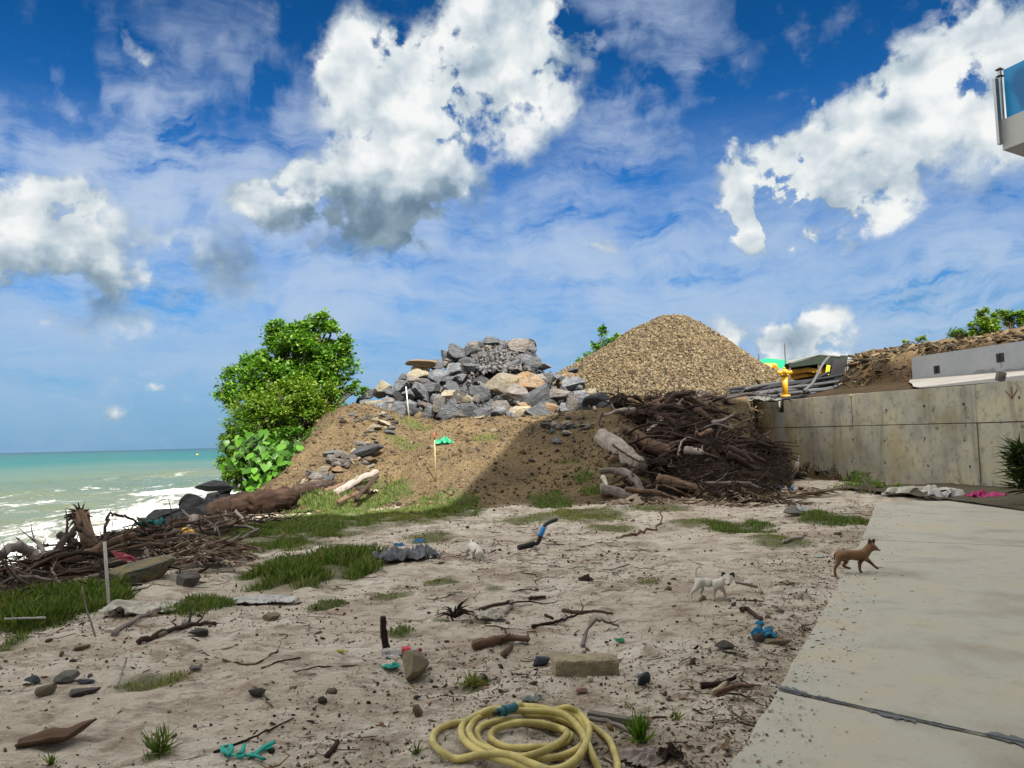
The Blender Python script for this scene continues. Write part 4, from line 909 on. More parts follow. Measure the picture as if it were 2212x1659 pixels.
stone(1790,1337,.12,.1,.07,MAT_ROCK[1],'small dark stone left of the brown dog',-.3)
stone(1800,1545,.01,.01,.01,MAT_ROCK[1],'tiny grit',0) if False else None
stone(1708,1115,.42,.3,.26,MAT_GREYST,'grey angular block beside the white sack scrap near the path',.5,2)
stone(1560,1400,.17,.13,.07,MAT_ROCK[4],'dark clod in the middle right sand',.5,2)
stone(1605,1638,.01,.01,.01,MAT_ROCK[1],'tiny grit',0) if False else None
stone(1695,1618,.2,.15,.04,MAT_GREYST,'flat grey stone near the path edge at the bottom',.4)
stone(1700,1520,.15,.1,.06,MAT_TAN,'brown wedge stone by the joint of the path',.4)
stone(1750,1478,.08,.08,.08,MAT_ROCK[1],'small dark stone at the joint of the path',.4)
stone(1660,1590,.09,.07,.05,MAT_TAN,'small tan stone by the path edge near the bottom',.1)
stone(560,1505,.14,.11,.08,MAT_ROCK[4],'brown angular stone above the thin dark stick',.4)
stone(900,1510,.05,.04,.03,MAT_ROCK[1],'tiny dark pebble below the sandstone lump',.4)
stone(315,1250,1.10,.55,.46,MAT_OLIVE,'large grey olive boulder half buried by the driftwood',.25,4,.0,-.22,'boulder','boulder',.22)
stone(412,1265,.34,.28,.28,MAT_ROCK[4],'dark brown broken lump beside the large olive boulder',.4,4,0,0,'boulder','boulder',.25)
stone(690,1193,.2,.15,.1,MAT_ROCK[4],'dark stone at the edge of the big grass tuft',.4)
stone(1740,1200,.01,.01,.01,MAT_ROCK[1],'tiny grit',0) if False else None
# pebbles and crumbs everywhere on the sand
def sandpts(n, pow_=1.0, ymax=19):
    y_ = 2.6*np.exp(RNG.random(n)**pow_*math.log(ymax/2.6)); x_ = RNG.uniform(-.74, .74, n)*y_
    ok = (x_ < slabx(y_)-.03) & (x_ > -7.2); return x_[ok], y_[ok]
x_, y_ = sandpts(40000); cl = np.clip(.5+1.9*fbm(x_*.9, y_*.9, 4, 141), .05, 1)+.8*sm(-1.3, -.1, x_-slabx(y_)); ok = RNG.random(len(x_)) < cl; x_, y_ = x_[ok], y_[ok]
sz = np.exp(RNG.normal(-5.35, .6, len(x_)))*(.75+y_*.045)
prop(scatter('sand_pebbles', V1, F1, np.stack([x_, y_, h(x_, y_)+sz*.3], 1), rand_rots(len(x_)), sz[:, None]*RNG.uniform([.6,.6,.3], [1.7,1.3,.8], (len(x_), 3)), MAT_PEB), 'pebbles and crumbs of soil strewn over the sand', 'pebbles', kind='stuff')
x_, y_ = sandpts(40000); cl = np.clip(-.02+1.7*fbm(x_*.7, y_*.7, 4, 151), .03, 1)+1.2*sm(-1.5, -.1, x_-slabx(y_)); ok = RNG.random(len(x_)) < cl; x_, y_ = x_[ok], y_[ok]
sz = np.exp(RNG.normal(-4.1, .6, len(x_)))*(.55+y_*.06)
prop(scatter('leaf_litter', CHIP_V, CHIP_F, np.stack([x_, y_, h(x_, y_)+.004], 1), rand_rots(len(x_), tilt=.4), sz[:, None]*np.stack([RNG.uniform(.6, 2.2, len(x_)), RNG.uniform(.3, .9, len(x_)), RNG.uniform(.3, .9, len(x_))], 1), MAT_CHIP), 'curled dead leaves and bark chips littering the sand', 'leaf litter', kind='stuff')
# fine twigs
TW = Acc(); TW.tube([(-.5, -.10, 0), (-.3, .04, .05), (-.05, .10, .07), (.2, -.02, .03), (.42, -.12, .10), (.5, -.02, .16)], [.018, .024, .022, .016, .010, .004], 4, cap=False); TW.tube([(-.05, .10, .07), (.10, .22, .10), (.16, .36, .06)], [.012, .008, .003], 3, cap=False); TV = np.array([p[:] for p in TW.v]); TF = np.array([f if len(f) == 4 else f+(f[-1],) for f in TW.f])
x_, y_ = sandpts(5200); cl = np.clip(.15+1.8*fbm(x_*.6, y_*.6, 3, 161), .05, 1); ok = RNG.random(len(x_)) < cl; x_, y_ = x_[ok], y_[ok]
sz = np.exp(RNG.normal(-1.9, .5, len(x_)))*(.6+y_*.05)
prop(scatter('twig_litter', TV, TF, np.stack([x_, y_, h(x_, y_)+.008], 1), rand_rots(len(x_), tilt=.12), sz[:, None]*np.array([1, 1, .7]), MAT_CHIP), 'thin dry twigs littering the sand', 'twigs', kind='stuff')

# grit and leaf scraps carried onto the path
y_ = 2.4*np.exp(RNG.random(1500)*math.log(17/2.4)); x_ = slabx(y_)+np.abs(RNG.normal(0, .10+.03*y_)); ok = x_ < slabx(y_)+4; x_, y_ = x_[ok], y_[ok]
prop(scatter('path_grit', CHIP_V, CHIP_F, np.stack([x_, y_, np.full(len(x_), SLT+.006)], 1), rand_rots(len(x_), tilt=.15), (np.exp(RNG.normal(-5.0, .6, len(x_)))*(.8+y_*.06))[:, None]*np.array([1.3, 1, .8]), MAT_CHIP), 'grit and leaf scraps scattered on the edge of the concrete path', 'grit', kind='stuff')
# ------------------------------------------------------------------ grass
gp, gs, gr_, gp2, gs2, gr2_, cp_, cs_ = [], [], [], [], [], [], [], []
for (c, a, b_), (u, v, ru, rv, hh, k) in zip(GRW, GR):
    area = a*b_*3.1; n_ = int(min(14000, max(60, area*(3300 if k == 0 else 1600)*(12/max(c.y, 5))**1.1)))
    r_ = np.sqrt(RNG.random(n_))*1.12; t_ = RNG.uniform(0, 2*np.pi, n_); x_, y_ = c.x+a*r_*np.cos(t_), c.y+b_*r_*np.sin(t_)
    m = np.clip(1.15-r_**2+2.0*fbm(x_*2.6, y_*2.6, 4, 171), 0, 1); ok = RNG.random(n_) < m; x_, y_, m = x_[ok], y_[ok], m[ok]
    hgt = hh*(.35+.75*m)*RNG.uniform(.5, 1.15, len(x_)); w_ = .0035+.0007*c.y
    P_ = np.stack([x_, y_, h(x_, y_)-.005], 1); S_ = np.stack([np.full(len(x_), w_), hgt*.9, hgt], 1)
    (gp2 if k else gp).append(P_); (gs2 if k else gs).append(S_); (gr2_ if k else gr_).append(rand_rots(len(x_), tilt=.42))
prop(scatter('grass', BLADE_V, BLADE_F, np.concatenate(gp), np.concatenate(gr_), np.concatenate(gs), MAT_GRASS), 'green grass growing in tufts across the sand and below the slope', 'grass', kind='stuff')
prop(scatter('short_grass', BLADE_V, BLADE_F, np.concatenate(gp2), np.concatenate(gr2_), np.concatenate(gs2), MAT_GRASSY), 'short yellowish grass in thin mats on the sand', 'grass', kind='stuff')
# ------------------------------------------------------------------ trees and shrubs
def leaves_in(ell, n, size, tilt=None, shell=.55, sub=14, spread=.42):
    """leaf clusters inside ellipsoids (centre, radii); returns positions and sizes"""
    P_ = []; tot = sum(e[1][0]*e[1][2] for e in ell)
    for c, r_ in ell:
        nn = int(n*r_[0]*r_[2]/tot); ns = max(16, int(sub*r_[0]*r_[2]*1.6))
        d = RNG.normal(size=(ns, 3)); d /= np.linalg.norm(d, axis=1)[:, None]; q = d*(shell+(1-shell)*RNG.random((ns, 1)))
        q = q*np.array(r_); k = RNG.integers(0, ns, nn); cs = RNG.uniform(.09, .26, ns)*min(1.2, max(r_))*spread*2.0
        g = RNG.normal(size=(nn, 3))*cs[k][:, None]*np.array([1, 1, .75])
        P_.append(np.array(c)+q[k]+g)
    return np.concatenate(P_)
def leaf_rots(n):
    """leaves droop outwards and face mostly upward"""
    return rand_rots(n, tilt=.75)
def ell(u, v, Y, ru, rv, dep=.8):
    c = at(u, v, Y); return (tuple(c), (ru*KU/FPX*Y, ru*KU/FPX*Y*dep, rv*KU/FPX*Y))
def branches(acc, base, tips, r0, seed=0):
    rs = random.Random(seed)
    for t in tips:
        t = Vector(t); b = Vector(base); n_ = 7; pts = []
        for k in range(n_):
            f = k/(n_-1); p = b.lerp(t, f)+Vector((rs.gauss(0, .10), rs.gauss(0, .10), .25*math.sin(f*3.1)*(t-b).length*.3))*(1 if 0 < k < n_-1 else 0); pts.append(p)
        acc.tube(pts, [r0*(1-.82*k/(n_-1)) for k in range(n_)], 6, .08, seed=seed)
def plant(name, label, cat, base, ells, n, size, lm, trunk_r, seed, group=None, kids=True, tilt=.75):
    t = empty(name, base, 0, label, cat, group); B = np.array(base)
    P_ = leaves_in(ells, n, size); s_ = size*RNG.uniform(.6, 1.3, len(P_))
    scatter('foliage' if cat != 'tree' else 'crown', LEAF_V, LEAF_F, P_-B, rand_rots(len(P_), tilt=tilt), s_, lm, parent=t)
    if kids:
        a = Acc(); rs = random.Random(seed); tips = []
        for c, r_ in ells:
            for _ in range(4): tips.append(Vector(c)-Vector(base)+Vector((rs.uniform(-.6, .6)*r_[0], rs.uniform(-.5, .5)*r_[1], rs.uniform(-.4, .6)*r_[2])))
        branches(a, (0, 0, -.2), tips, trunk_r, seed); a.build('trunk' if cat == 'tree' else 'stem', MAT_TRUNK, t, True)
    return t
tb = at(640, 900, 27.0)
E = [ell(695,728,27,52,46),ell(655,725,27.3,40,34),ell(608,738,27.4,44,34),ell(597,706,27.4,18,18),ell(700,696,27,26,22),ell(745,745,26.9,16,30),ell(640,780,26.7,90,60),ell(720,790,26.8,42,60),ell(560,782,27,46,36),ell(530,818,27,46,30),ell(500,850,27,34,22),
     ell(590,830,26.6,80,50),ell(690,840,26.6,60,45),ell(765,838,26.8,24,15),ell(490,868,27.2,24,12),ell(740,815,26.8,20,16)]
plant('broadleaf_tree', 'round green broadleaf tree standing left of the boulder heap', 'tree', (tb.x, 27, hz1(tb.x, 27)), E, 25000, .16, MAT_LEAF, .13, 3)
E = [ell(640,850,25.6,75,32),ell(590,870,25.4,70,34),ell(690,865,25.5,50,36),ell(640,890,25.2,60,30),ell(540,880,25.6,50,24)]
plant('vine_shrub', 'yellow green vine thicket below the broadleaf tree', 'shrub', (at(650,930,25.5).x, 25.5, hz1(at(650,930,25.5).x, 25.5)), E, 8500, .125, MAT_LEAFY, .04, 4)
E = [ell(545,925,25.0,65,40),ell(520,960,24.8,45,45),ell(570,970,24.7,65,45),ell(505,990,24.6,28,40),ell(530,1030,24.3,40,36),ell(500,1010,24.4,26,34),ell(555,1055,24.0,40,16),ell(610,935,24.9,40,40)]
plant('dark_shrub', 'dark green small-leaved shrub overhanging the shore', 'shrub', (at(570,1020,24.6).x, 24.6, hz1(at(570,1020,24.6).x, 24.6)), E, 19000, .11, MAT_LEAFD, .05, 5)
E = [ell(640,950,24,45,26),ell(665,985,23.8,40,24),ell(700,940,24.4,38,18),ell(730,905,25,22,12)]
plant('bright_shrub', 'bright green low shrub where the slope meets the thicket', 'shrub', (at(650,990,23.8).x, 23.8, hz1(at(650,990,23.8).x, 23.8)), E, 4200, .11, MAT_BIGLEAF, .02, 6)
# broad leaved plant in front: large heart shaped leaves drawn one by one
def heart_leaf():
    V_, F_ = [(0, 0, 0)], []
    o = [(0,-.08),(.22,-.16),(.42,-.02),(.47,.22),(.36,.5),(.16,.78),(0,1.0),(-.16,.78),(-.36,.5),(-.47,.22),(-.42,-.02),(-.22,-.16)]
    V_ += [(x_, y_, .10*abs(x_)-.22*y_*y_) for x_, y_ in o]; V_[0] = (0, .3, -.03)
    F_ = [(0, 1+k, 1+(k+1) % 12) for k in range(12)]; return V_, F_
HV, HF = heart_leaf()
def bigplant(name, label, base, spots, n, size, seed, cat='plant', mt=MAT_BIGLEAF):
    t = empty(name, base, 0, label, cat); B = np.array(base); P_ = []
    for (u, v, Y, ru, rv), k in zip(spots, range(99)):
        c = at(u, v, Y); nn = int(n*ru*rv/sum(s_[3]*s_[4] for s_ in spots))
        P_.append(np.array(c)+RNG.normal(size=(nn, 3))*np.array([ru*KU/FPX*Y*.55, .22, rv*KU/FPX*Y*.55]))
    P_ = np.concatenate(P_); n_ = len(P_)
    # leaves hang facing the light and the viewer's side
    R0 = rand_rots(n_, tilt=.30); tilt = np.array(Matrix.Rotation(R(-118), 3, 'X')); spin = rand_rots(n_, tilt=.001)
    rz = RNG.normal(0, .8, n_); Z3 = np.zeros((n_, 3, 3)); Z3[:,0,0]=np.cos(rz); Z3[:,0,1]=-np.sin(rz); Z3[:,1,0]=np.sin(rz); Z3[:,1,1]=np.cos(rz); Z3[:,2,2]=1
    sm3 = np.array([rotm(RNG.normal(0, .35), RNG.normal(0, .4), 0) for _ in range(n_)])
    scatter('foliage', HV, HF, P_-B, Z3@np.array([tilt]*n_)@sm3, size*RNG.uniform(.55, 1.15, n_), mt, parent=t, smooth=True)
    a = Acc(); branches(a, (0, 0, -.1), [Vector(P_[i]-B) for i in RNG.integers(0, n_, 22)], .022, seed); a.build('stem', MAT_GREENST, t, True); return t
MAT_GREENST = plain('green stem', c3(.09,.12,.04), .7)
b0 = at(570, 1060, 22.4)
bigplant('broad_leaved_plant', 'bright plant with large heart-shaped leaves in front of the thicket', (b0.x, 22.4, hz1(b0.x, 22.4)), [(535,965,22.6,38,26),(520,985,22.6,28,28),(575,990,22.3,40,30),(560,1020,22.2,30,28),(585,1040,22.0,36,24),(600,1000,22.4,30,30),(560,1055,21.9,26,14),(550,950,22.8,30,20)], 330, .30, 8)
b0 = at(625, 1010, 22.9)
bigplant('broad_leaved_plant', 'smaller broad-leaved plant right of the large one beside a bare twig', (b0.x, 22.9, hz1(b0.x, 22.9)), [(628,985,22.9,26,22),(650,975,23,20,18),(610,965,23,20,14),(640,1000,22.8,22,12)], 100, .28, 9)
# sapling between the heap and the gravel cone
def sapling(name, label, u0, v0, Y, spots, n, size, lm, seed, cat='tree', group=None):
    b = at(u0, v0, Y); base = (b.x, Y, min(b.z, hz1(b.x, Y)) if Y < 38 and False else b.z)
    E = [ell(*s_) for s_ in spots]; return plant(name, label, cat, base, E, n, size, lm, .04, seed, group)
sapling('sapling', 'thin loose-leaved sapling between the boulder heap and the gravel cone', 1285, 820, 43, [(1303,716,43,9,13),(1320,738,43,15,10),(1296,750,43,18,12),(1272,772,43,17,9),(1336,728,43,8,7),(1252,782,43,9,6),(1290,772,43,14,12),(1262,792,43,14,9)], 1200, .24, MAT_LEAF, 12)
sapling('hill_bush', 'bright round bush on the rocky hill at the right', 2125, 738, 34, [(2125,690,34,26,24),(2118,707,34,28,16),(2142,707,34,20,16)], 4200, .13, MAT_LEAFY, 13, 'bush')
sapling('hill_tree', 'dark loose tree at the right edge on the rocky hill', 2190, 720, 36.5, [(2175,680,36.5,12,9),(2195,690,36.5,22,18),(2215,680,36.5,16,14),(2160,675,36.5,9,6)], 1700, .15, MAT_LEAFD, 14)
sapling('hill_bush', 'small low bush left of the bright round bush on the hill', 2065, 728, 35.5, [(2065,719,35.5,20,8),(2080,724,35.5,18,6)], 900, .12, MAT_LEAFD, 15, 'bush')
sapling('hill_bush', 'tiny weed on the crest of the rocky hill', 1985, 742, 35.5, [(1988,732,35.5,12,6),(1955,738,35.5,8,3)], 320, .11, MAT_LEAFY, 16, 'weed')
# rocky crust along the hill edge
n_ = 6500; hx = RNG.uniform(15.5, 24, n_); hy = RNG.uniform(23, 44, n_); e_ = np.maximum(15.4+(hy-36)*.5, 16.95-np.clip((hy-32)/4, 0, 1)*1.4); ok = (hx > e_-.1) & (hx < e_+3.5); hx, hy = hx[ok], hy[ok]
prop(scatter('hill_rubble', V1, F1, np.stack([hx, hy, h(hx, hy)+.03], 1), rand_rots(len(hx), tilt=.35), np.exp(RNG.normal(-2.9, .55, (len(hx), 1)))*RNG.uniform([.8,.6,.2], [2.2,1.3,.45], (len(hx), 3)), MAT_SPOIL), 'loose ochre rubble crusting the rocky hill', 'rubble', kind='stuff')
# creeping weeds at the foot of the wall
E = [ell(*s_) for s_ in [(1860,1048,24,45,16),(1905,1060,22.5,45,14),(1830,1056,23.5,35,10),(1940,1070,21.5,25,8),(1890,1075,20.8,30,8),(1855,1030,25.5,25,10)]]
b0 = T(1880, 1075)
plant('creeping_weed', 'leafy creeping weeds at the foot of the concrete wall', 'weed patch', tuple(b0), E, 4200, .085, MAT_LEAFY, .012, 17)
# spiky plant at the right edge in front of the wall
b0 = T(2222, 1100); sp = empty('spiky_plant', b0, 0, 'dark spiky-leaved plant on a thin stalk at the right edge by the wall', 'plant'); Yp = b0.y
a = Acc(); a.tube([(0, 0, -.1), (.03, 0, .5), (-.02, 0, .8), (.0, 0, 1.2)], [.035, .03, .026, .02], 7, .1); a.build('stalk', MAT_TRUNK, sp, True)
P_, Rr_, Ss = [], [], []
for k in range(420):
    zz = random.choice((.45, .62, .80, .98, 1.15))+random.gauss(0, .06); P_.append((random.gauss(0, .07), random.gauss(0, .07), zz)); 
    Rr_.append(np.array(rotm(0, 0, random.uniform(0, 6.28))@rotm(random.uniform(-.2, 1.1)))); Ss.append((.08, random.uniform(.3, .62), .3))
scatter('leaf_rosette', LEAF_V, LEAF_F, np.array(P_), np.array(Rr_), np.array(Ss), MAT_SPIKE, parent=sp)
def weed(u, v, n, hgt, label, mt=MAT_GRASS, w=.012, lean=.6, name='weed', cat='weed'):
    p = T(u, v); t = scatter(name, BLADE_V, BLADE_F, RNG.normal(size=(n, 3))*np.array([hgt*.12, hgt*.12, 0]), rand_rots(n, tilt=lean), np.stack([np.full(n, w), RNG.uniform(.4, 1, n)*hgt, RNG.uniform(.5, 1.1, n)*hgt], 1), mt)
    t.location = p; return prop(t, label, cat)
weed(1385, 1600, 46, .16, 'small dark green seedling beside the grey board at the bottom', MAT_LEAFD, .018, .7)
weed(1462, 1555, 22, .08, 'tiny dry weed right of the yellow hose', MAT_GRASSY, .008)
weed(345, 1628, 90, .15, 'wiry grass tuft at the bottom left of the sand', MAT_GRASS, .0035, .8)
weed(110, 1652, 20, .08, 'tiny grass sprig at the bottom left corner', MAT_GRASS, .008)
weed(900, 1628, 26, .07, 'tiny green weed left of the hose coil', MAT_GRASS, .007, .9)
weed(1020, 1482, 70, .11, 'low green tuft between the sandstone lump and the blue black stone', MAT_GRASSY, .009, .8)
weed(1360, 1530, 14, .07, 'tiny dry tuft above the weathered plank', MAT_GRASSY, .006, .8)
# ------------------------------------------------------------------ driftwood
def branch(name, pts, r0, r1, mt, label, cat='branch', group=None, n=9, rough=.12, jit=.0, seed=None, forks=0, steps=None, flat=1.0):
    """a piece of wood through the given points, tapering, with optional side stubs"""
    seed = random.randrange(9999) if seed is None else seed; rs = random.Random(seed); pts = [Vector(p) for p in pts]; L = sum((pts[i+1]-pts[i]).length for i in range(len(pts)-1))
    steps = steps or 5; P_ = []
    for i in range(len(pts)-1):
        p0 = pts[max(i-1, 0)]; p1 = pts[i]; p2 = pts[i+1]; p3 = pts[min(i+2, len(pts)-1)]
        for k in range(steps):
            t = k/steps; P_.append(.5*((2*p1)+(p2-p0)*t+(2*p0-5*p1+4*p2-p3)*t*t+(3*p1-p0-3*p2+p3)*t**3))
    P_.append(pts[-1]); jit = jit or L*.008
    P_ = [p+Vector((rs.gauss(0, jit), rs.gauss(0, jit), rs.gauss(0, jit))) for p in P_]; N_ = len(P_)
    a = Acc(); a.tube(P_, [max(.003, lerp(r0, r1, k/(N_-1))*rs.uniform(.9, 1.1)) for k in range(N_)], n, rough, seed=seed, flat=flat)
    for _ in range(forks):
        k = rs.randrange(max(1, N_//4), N_-1); d = (P_[k]-P_[k-1]).normalized(); side = Vector((rs.uniform(-1, 1), rs.uniform(-1, 1), rs.uniform(.1, 1))).normalized()
        l_ = L*rs.uniform(.10, .28); q = P_[k]; r_ = lerp(r0, r1, k/N_)*.5
        a.tube([q, q+(d+side)*.5*l_, q+(d*.6+side*1.2)*l_], [r_, r_*.7, r_*.25], 5, .1, seed=seed+1)
    mid = pts[len(pts)//2]; mo = min(p.z for p in P_)
    return prop(a.build(name, mt, None, True, origin=pts[0]), label, cat, group)
def lay(uvs, r0, r1, mt, label, lift=None, **kw):
    pts = [T(u, v) for u, v in uvs]; z_ = r0*.8 if lift is None else lift
    return branch(kw.pop('name', 'branch'), [p+Vector((0, 0, z_ if not hasattr(z_, '__len__') else z_[i])) for i, p in enumerate(pts)], r0, r1, mt, label, **kw)
# ---- heap of uprooted wood on the right of the slope
def shiftx(x): return 1.45*np.clip(x-6, 0, 6)
def Hd(x, y):
    q = .40*(y-19.5-shiftx(x)-.3*np.sin(x*2))
    top = 2.75+.03*x; q = np.minimum(q, top) - np.clip(y-27.5-.5*shiftx(x), 0, 9)*.35
    q = np.where(x > .30*y, np.minimum(q, lerp(2.7, .9, np.clip((x-.30*y)/.9, 0, 1))), q)
    m = sm(0, .9, x-(2.05+(y-20)*.11))*sm(.372*y, .35*y, x)*sm(12.2, 11.3, x)
    return q*m - (1-m)*1.5
def Sd(x, y): return np.maximum(Hd(x, y), h(x, y))
def sd1(x, y): return float(Sd(np.array([x]), np.array([y]))[0])
xs = np.linspace(1.8, 12, 210); ys = np.linspace(18.8, 33, 230); Xd, Yd = np.meshgrid(xs, ys)
Zd = Hd(Xd, Yd)+.35*fbm(Xd*1.4, Yd*1.4, 4, 181)+.10*fbm(Xd*6, Yd*6, 3, 185)-.18
idx = np.arange(Xd.size).reshape(Xd.shape); Fd = np.stack([idx[:-1,:-1], idx[:-1,1:], idx[1:,1:], idx[1:,:-1]], -1).reshape(-1, 4)
hb_ = h(Xd, Yd, False); keep = (Zd > hb_-.25).ravel(); Fd = Fd[keep[Fd].any(1)]
def m_tangle(n, b):
    p = n.obj(); q = n.noise(n.map(p, rot=(.3, .2, .6), sc=(.7, 3, 3)), 3, 8, .72, .8); f = n.noise(p, 14, 5, .7)
    setc(n, b, n.ramp(q, [(.35, c3(.010,.007,.006)), (.52, c3(.035,.024,.02)), (.66, c3(.075,.052,.042)), (.8, c3(.14,.11,.09))]), n.bump(n.add(q, n.mul(f, .4)), 1, .18), .95)
MAT_TANGLE = M('tangled roots', m_tangle, .95, .15)
prop(np_mesh('wood_debris', np.stack([Xd.ravel(), Yd.ravel(), Zd.ravel()], 1), Fd, MAT_TANGLE, True), 'dark matted roots, bark and mulch inside the driftwood heap', 'wood debris', kind='stuff')
n_ = 3600; wx_ = RNG.uniform(2.1, 11.8, n_); wy_ = RNG.uniform(19, 29.5, n_); ok = (Hd(wx_, wy_) > h(wx_, wy_, False)-.3) & ~((wx_ < 4.3) & (wy_ < 22.6)) & (wx_ < .36*wy_+.3); wx_, wy_ = wx_[ok], wy_[ok]
prop(scatter('root_litter', TV, TF, np.stack([wx_, wy_, Sd(wx_, wy_)+RNG.uniform(-.08, .28, len(wx_))], 1), rand_rots(len(wx_), tilt=.8), np.exp(RNG.normal(-1.3, .5, (len(wx_), 1)))*np.array([1, 1.3, 1.3]), MAT_MULCH), 'thin broken roots and twigs bristling from the driftwood heap', 'twigs', kind='stuff')
n_ = 900; wx_ = RNG.uniform(2.2, 9, n_); wy_ = 19.2+shiftx(wx_)+RNG.uniform(-.8, .6, n_)
prop(scatter('wood_chips', CHIP_V, CHIP_F, np.stack([wx_, wy_, Sd(wx_, wy_)+.02], 1), rand_rots(n_, tilt=.5), np.exp(RNG.normal(-2.1, .5, (n_, 1)))*np.array([1.4, .6, .8]), MAT_FROND), 'pale splinters along the foot of the driftwood heap', 'splinters', kind='stuff')
def pw(u, v, Y, dz=0): return at(u, v, Y)+Vector((0, 0, dz))
GH = 'logs and branches of the driftwood heap'
BIG = [  # points (u, v, depth), r0, r1, material, label
 ([(1302,948,23.4),(1330,965,22.6),(1362,992,21.7),(1385,1010,21.2)],.30,.22,MAT_WOODG,'thick pale grey log at the upper left of the driftwood heap'),
 ([(1352,938,24.0),(1385,952,23.2),(1425,972,22.6),(1465,985,22.2)],.27,.17,MAT_WOODB,'second pale brown log just right of the thick grey log'),
 ([(1295,1016,21.0),(1335,1016,20.9),(1355,1025,20.6),(1378,1052,20.2),(1385,1085,19.8)],.08,.16,MAT_WOODG,'bent grey limb curving down at the left foot of the heap'),
 ([(1385,1085,19.8),(1388,1100,19.4)],.10,.12,MAT_WOODG,'pale stub at the lower end of the bent grey limb'),
 ([(1298,1058,20.0),(1335,1064,19.9),(1375,1080,19.7)],.17,.11,MAT_WOODG,'short weathered log at the bottom left of the heap'),
 ([(1420,1035,20.6),(1470,1045,20.4),(1525,1062,20.0)],.15,.08,MAT_WOODB,'brown log end poking out of the lower middle of the heap'),
 ([(1390,1098,19.3),(1450,1090,19.4),(1530,1085,19.6)],.13,.10,MAT_WOODB,'low brown log along the foot of the heap'),
 ([(1560,1060,20.0),(1600,1085,19.6),(1650,1100,19.3)],.10,.05,MAT_WOODD,'dark bark strip sliding down the foot of the heap'),
 ([(1545,1095,19.3),(1580,1085,19.5),(1615,1090,19.4)],.17,.14,MAT_WOODD,'dark split stump at the foot of the heap centre'),
 ([(1640,1040,26),(1690,1025,27),(1725,1010,28)],.10,.07,MAT_WOODB,'slim brown pole pointing to the wall at the heap right end'),
 ([(1685,1060,27.5),(1712,1025,27.8),(1724,1000,28.0)],.13,.08,MAT_WOODG,'forked pale trunk leaning toward the concrete wall'),
 ([(1500,925,24.6),(1560,935,24.6),(1620,958,25.0)],.09,.05,MAT_WOODD,'dark branch across the upper middle of the heap'),
 ([(1255,900,26.0),(1300,895,25.8)],.045,.04,MAT_BLEACH,'white stick lying level at the brow left of the heap'),
 ([(1284,880,26.0),(1297,912,25.4)],.055,.04,MAT_BLEACH,'short white stick slanting down at the brow left of the heap'),
 ([(1302,1030,20.6),(1316,1062,20.1)],.06,.05,MAT_BLEACH,'short bleached stake at the left edge of the heap'),
 ([(1400,930,23.9),(1420,915,24.3),(1432,907,24.6)],.05,.03,MAT_BLEACH,'short bleached stick above the second pale log'),
 ([(1465,985,21.9),(1470,960,22.2),(1485,946,22.6),(1508,952,22.8)],.03,.02,MAT_BLEACH,'thin hooked bleached twig in the middle of the heap'),
 ([(1325,962,21.9),(1350,980,21.4),(1378,995,21.0),(1400,1000,20.9)],.035,.02,MAT_WOODD,'black twig lying across the thick grey log'),
 ([(1310,1052,20.0),(1350,1030,20.4),(1385,1008,20.7)],.035,.025,MAT_WOODD,'dark straight stick crossing the bent grey limb'),
 ([(1580,1030,21.6),(1600,1020,22),(1640,1035,22.6)],.10,.03,MAT_WOODB,'curved brown palm base in the right of the heap'),
]
for q in BIG: branch('driftwood_log' if q[1] > .09 else 'driftwood_stick', [at(*p) for p in q[0]], q[1], q[2], q[3], q[4], 'log' if q[1] > .09 else 'stick', GH, rough=.12, n=10, forks=2 if q[1] < .2 and q[1] > .07 else 0)
LMD = [(1330,965,'the thick grey log'),(1400,955,'the second pale log'),(1360,1040,'the bent grey limb'),(1478,850,'the charred stump'),(1470,930,'the middle root crown'),(1545,975,'the dark fibrous crown'),(1650,965,'the reddish root clump'),(1335,868,'the upturned stump'),(1705,1020,'the leaning forked trunk'),(1600,1030,'the curved palm base'),(1580,1090,'the split stump'),(1493,864,'the pale flat stone'),(1640,1072,'the long palm frond'),(1450,1090,'the low brown log')]
seen_l = {}
for k in range(125):
    x_ = random.uniform(2.5, 10); y_ = random.uniform(19.6, 27.0)+shiftx(x_)
    if x_ > .285*y_: x_ = random.uniform(2.6, .285*y_)
    if sd1(x_, y_) < hz1(x_, y_)+.02 and y_ > 22: y_ -= 1
    z_ = sd1(x_, y_)+random.uniform(.0, .30); L = random.uniform(.5, 1.6); an = random.gauss(.1, .8); dz = random.gauss(-.22, .30)
    d = Vector((math.cos(an), math.sin(an)*.8, dz))*L; p0 = Vector((x_, y_, z_)); p2 = p0+d; p2.z = max(p2.z, sd1(p2.x, p2.y)-.1)
    pm = (p0+p2)/2+Vector((random.gauss(0, .12), random.gauss(0, .12), random.gauss(.08, .1)))*L*.6
    r_ = random.choice((.03, .045, .06, .09, .13)); mt = random.choices([MAT_WOODD, MAT_WOODB, MAT_WOODG, MAT_BLEACH], (6, 2.6, 1.9, .5 if r_ < .05 else 0))[0]
    cn = {id(MAT_WOODD): 'dark', id(MAT_WOODB): 'brown', id(MAT_WOODG): 'grey', id(MAT_BLEACH): 'bleached'}[id(mt)]
    sn = 'thin' if r_ < .04 else 'stout' if r_ < .08 else 'thick'
    branch('driftwood_branch', [p0, pm, p2], r_, r_*.45, mt, f'{sn} {cn} branch {nearby(*W2uv(pm), LMD)}', 'branch', GH, n=7, forks=random.choice((0, 1, 2, 3)))
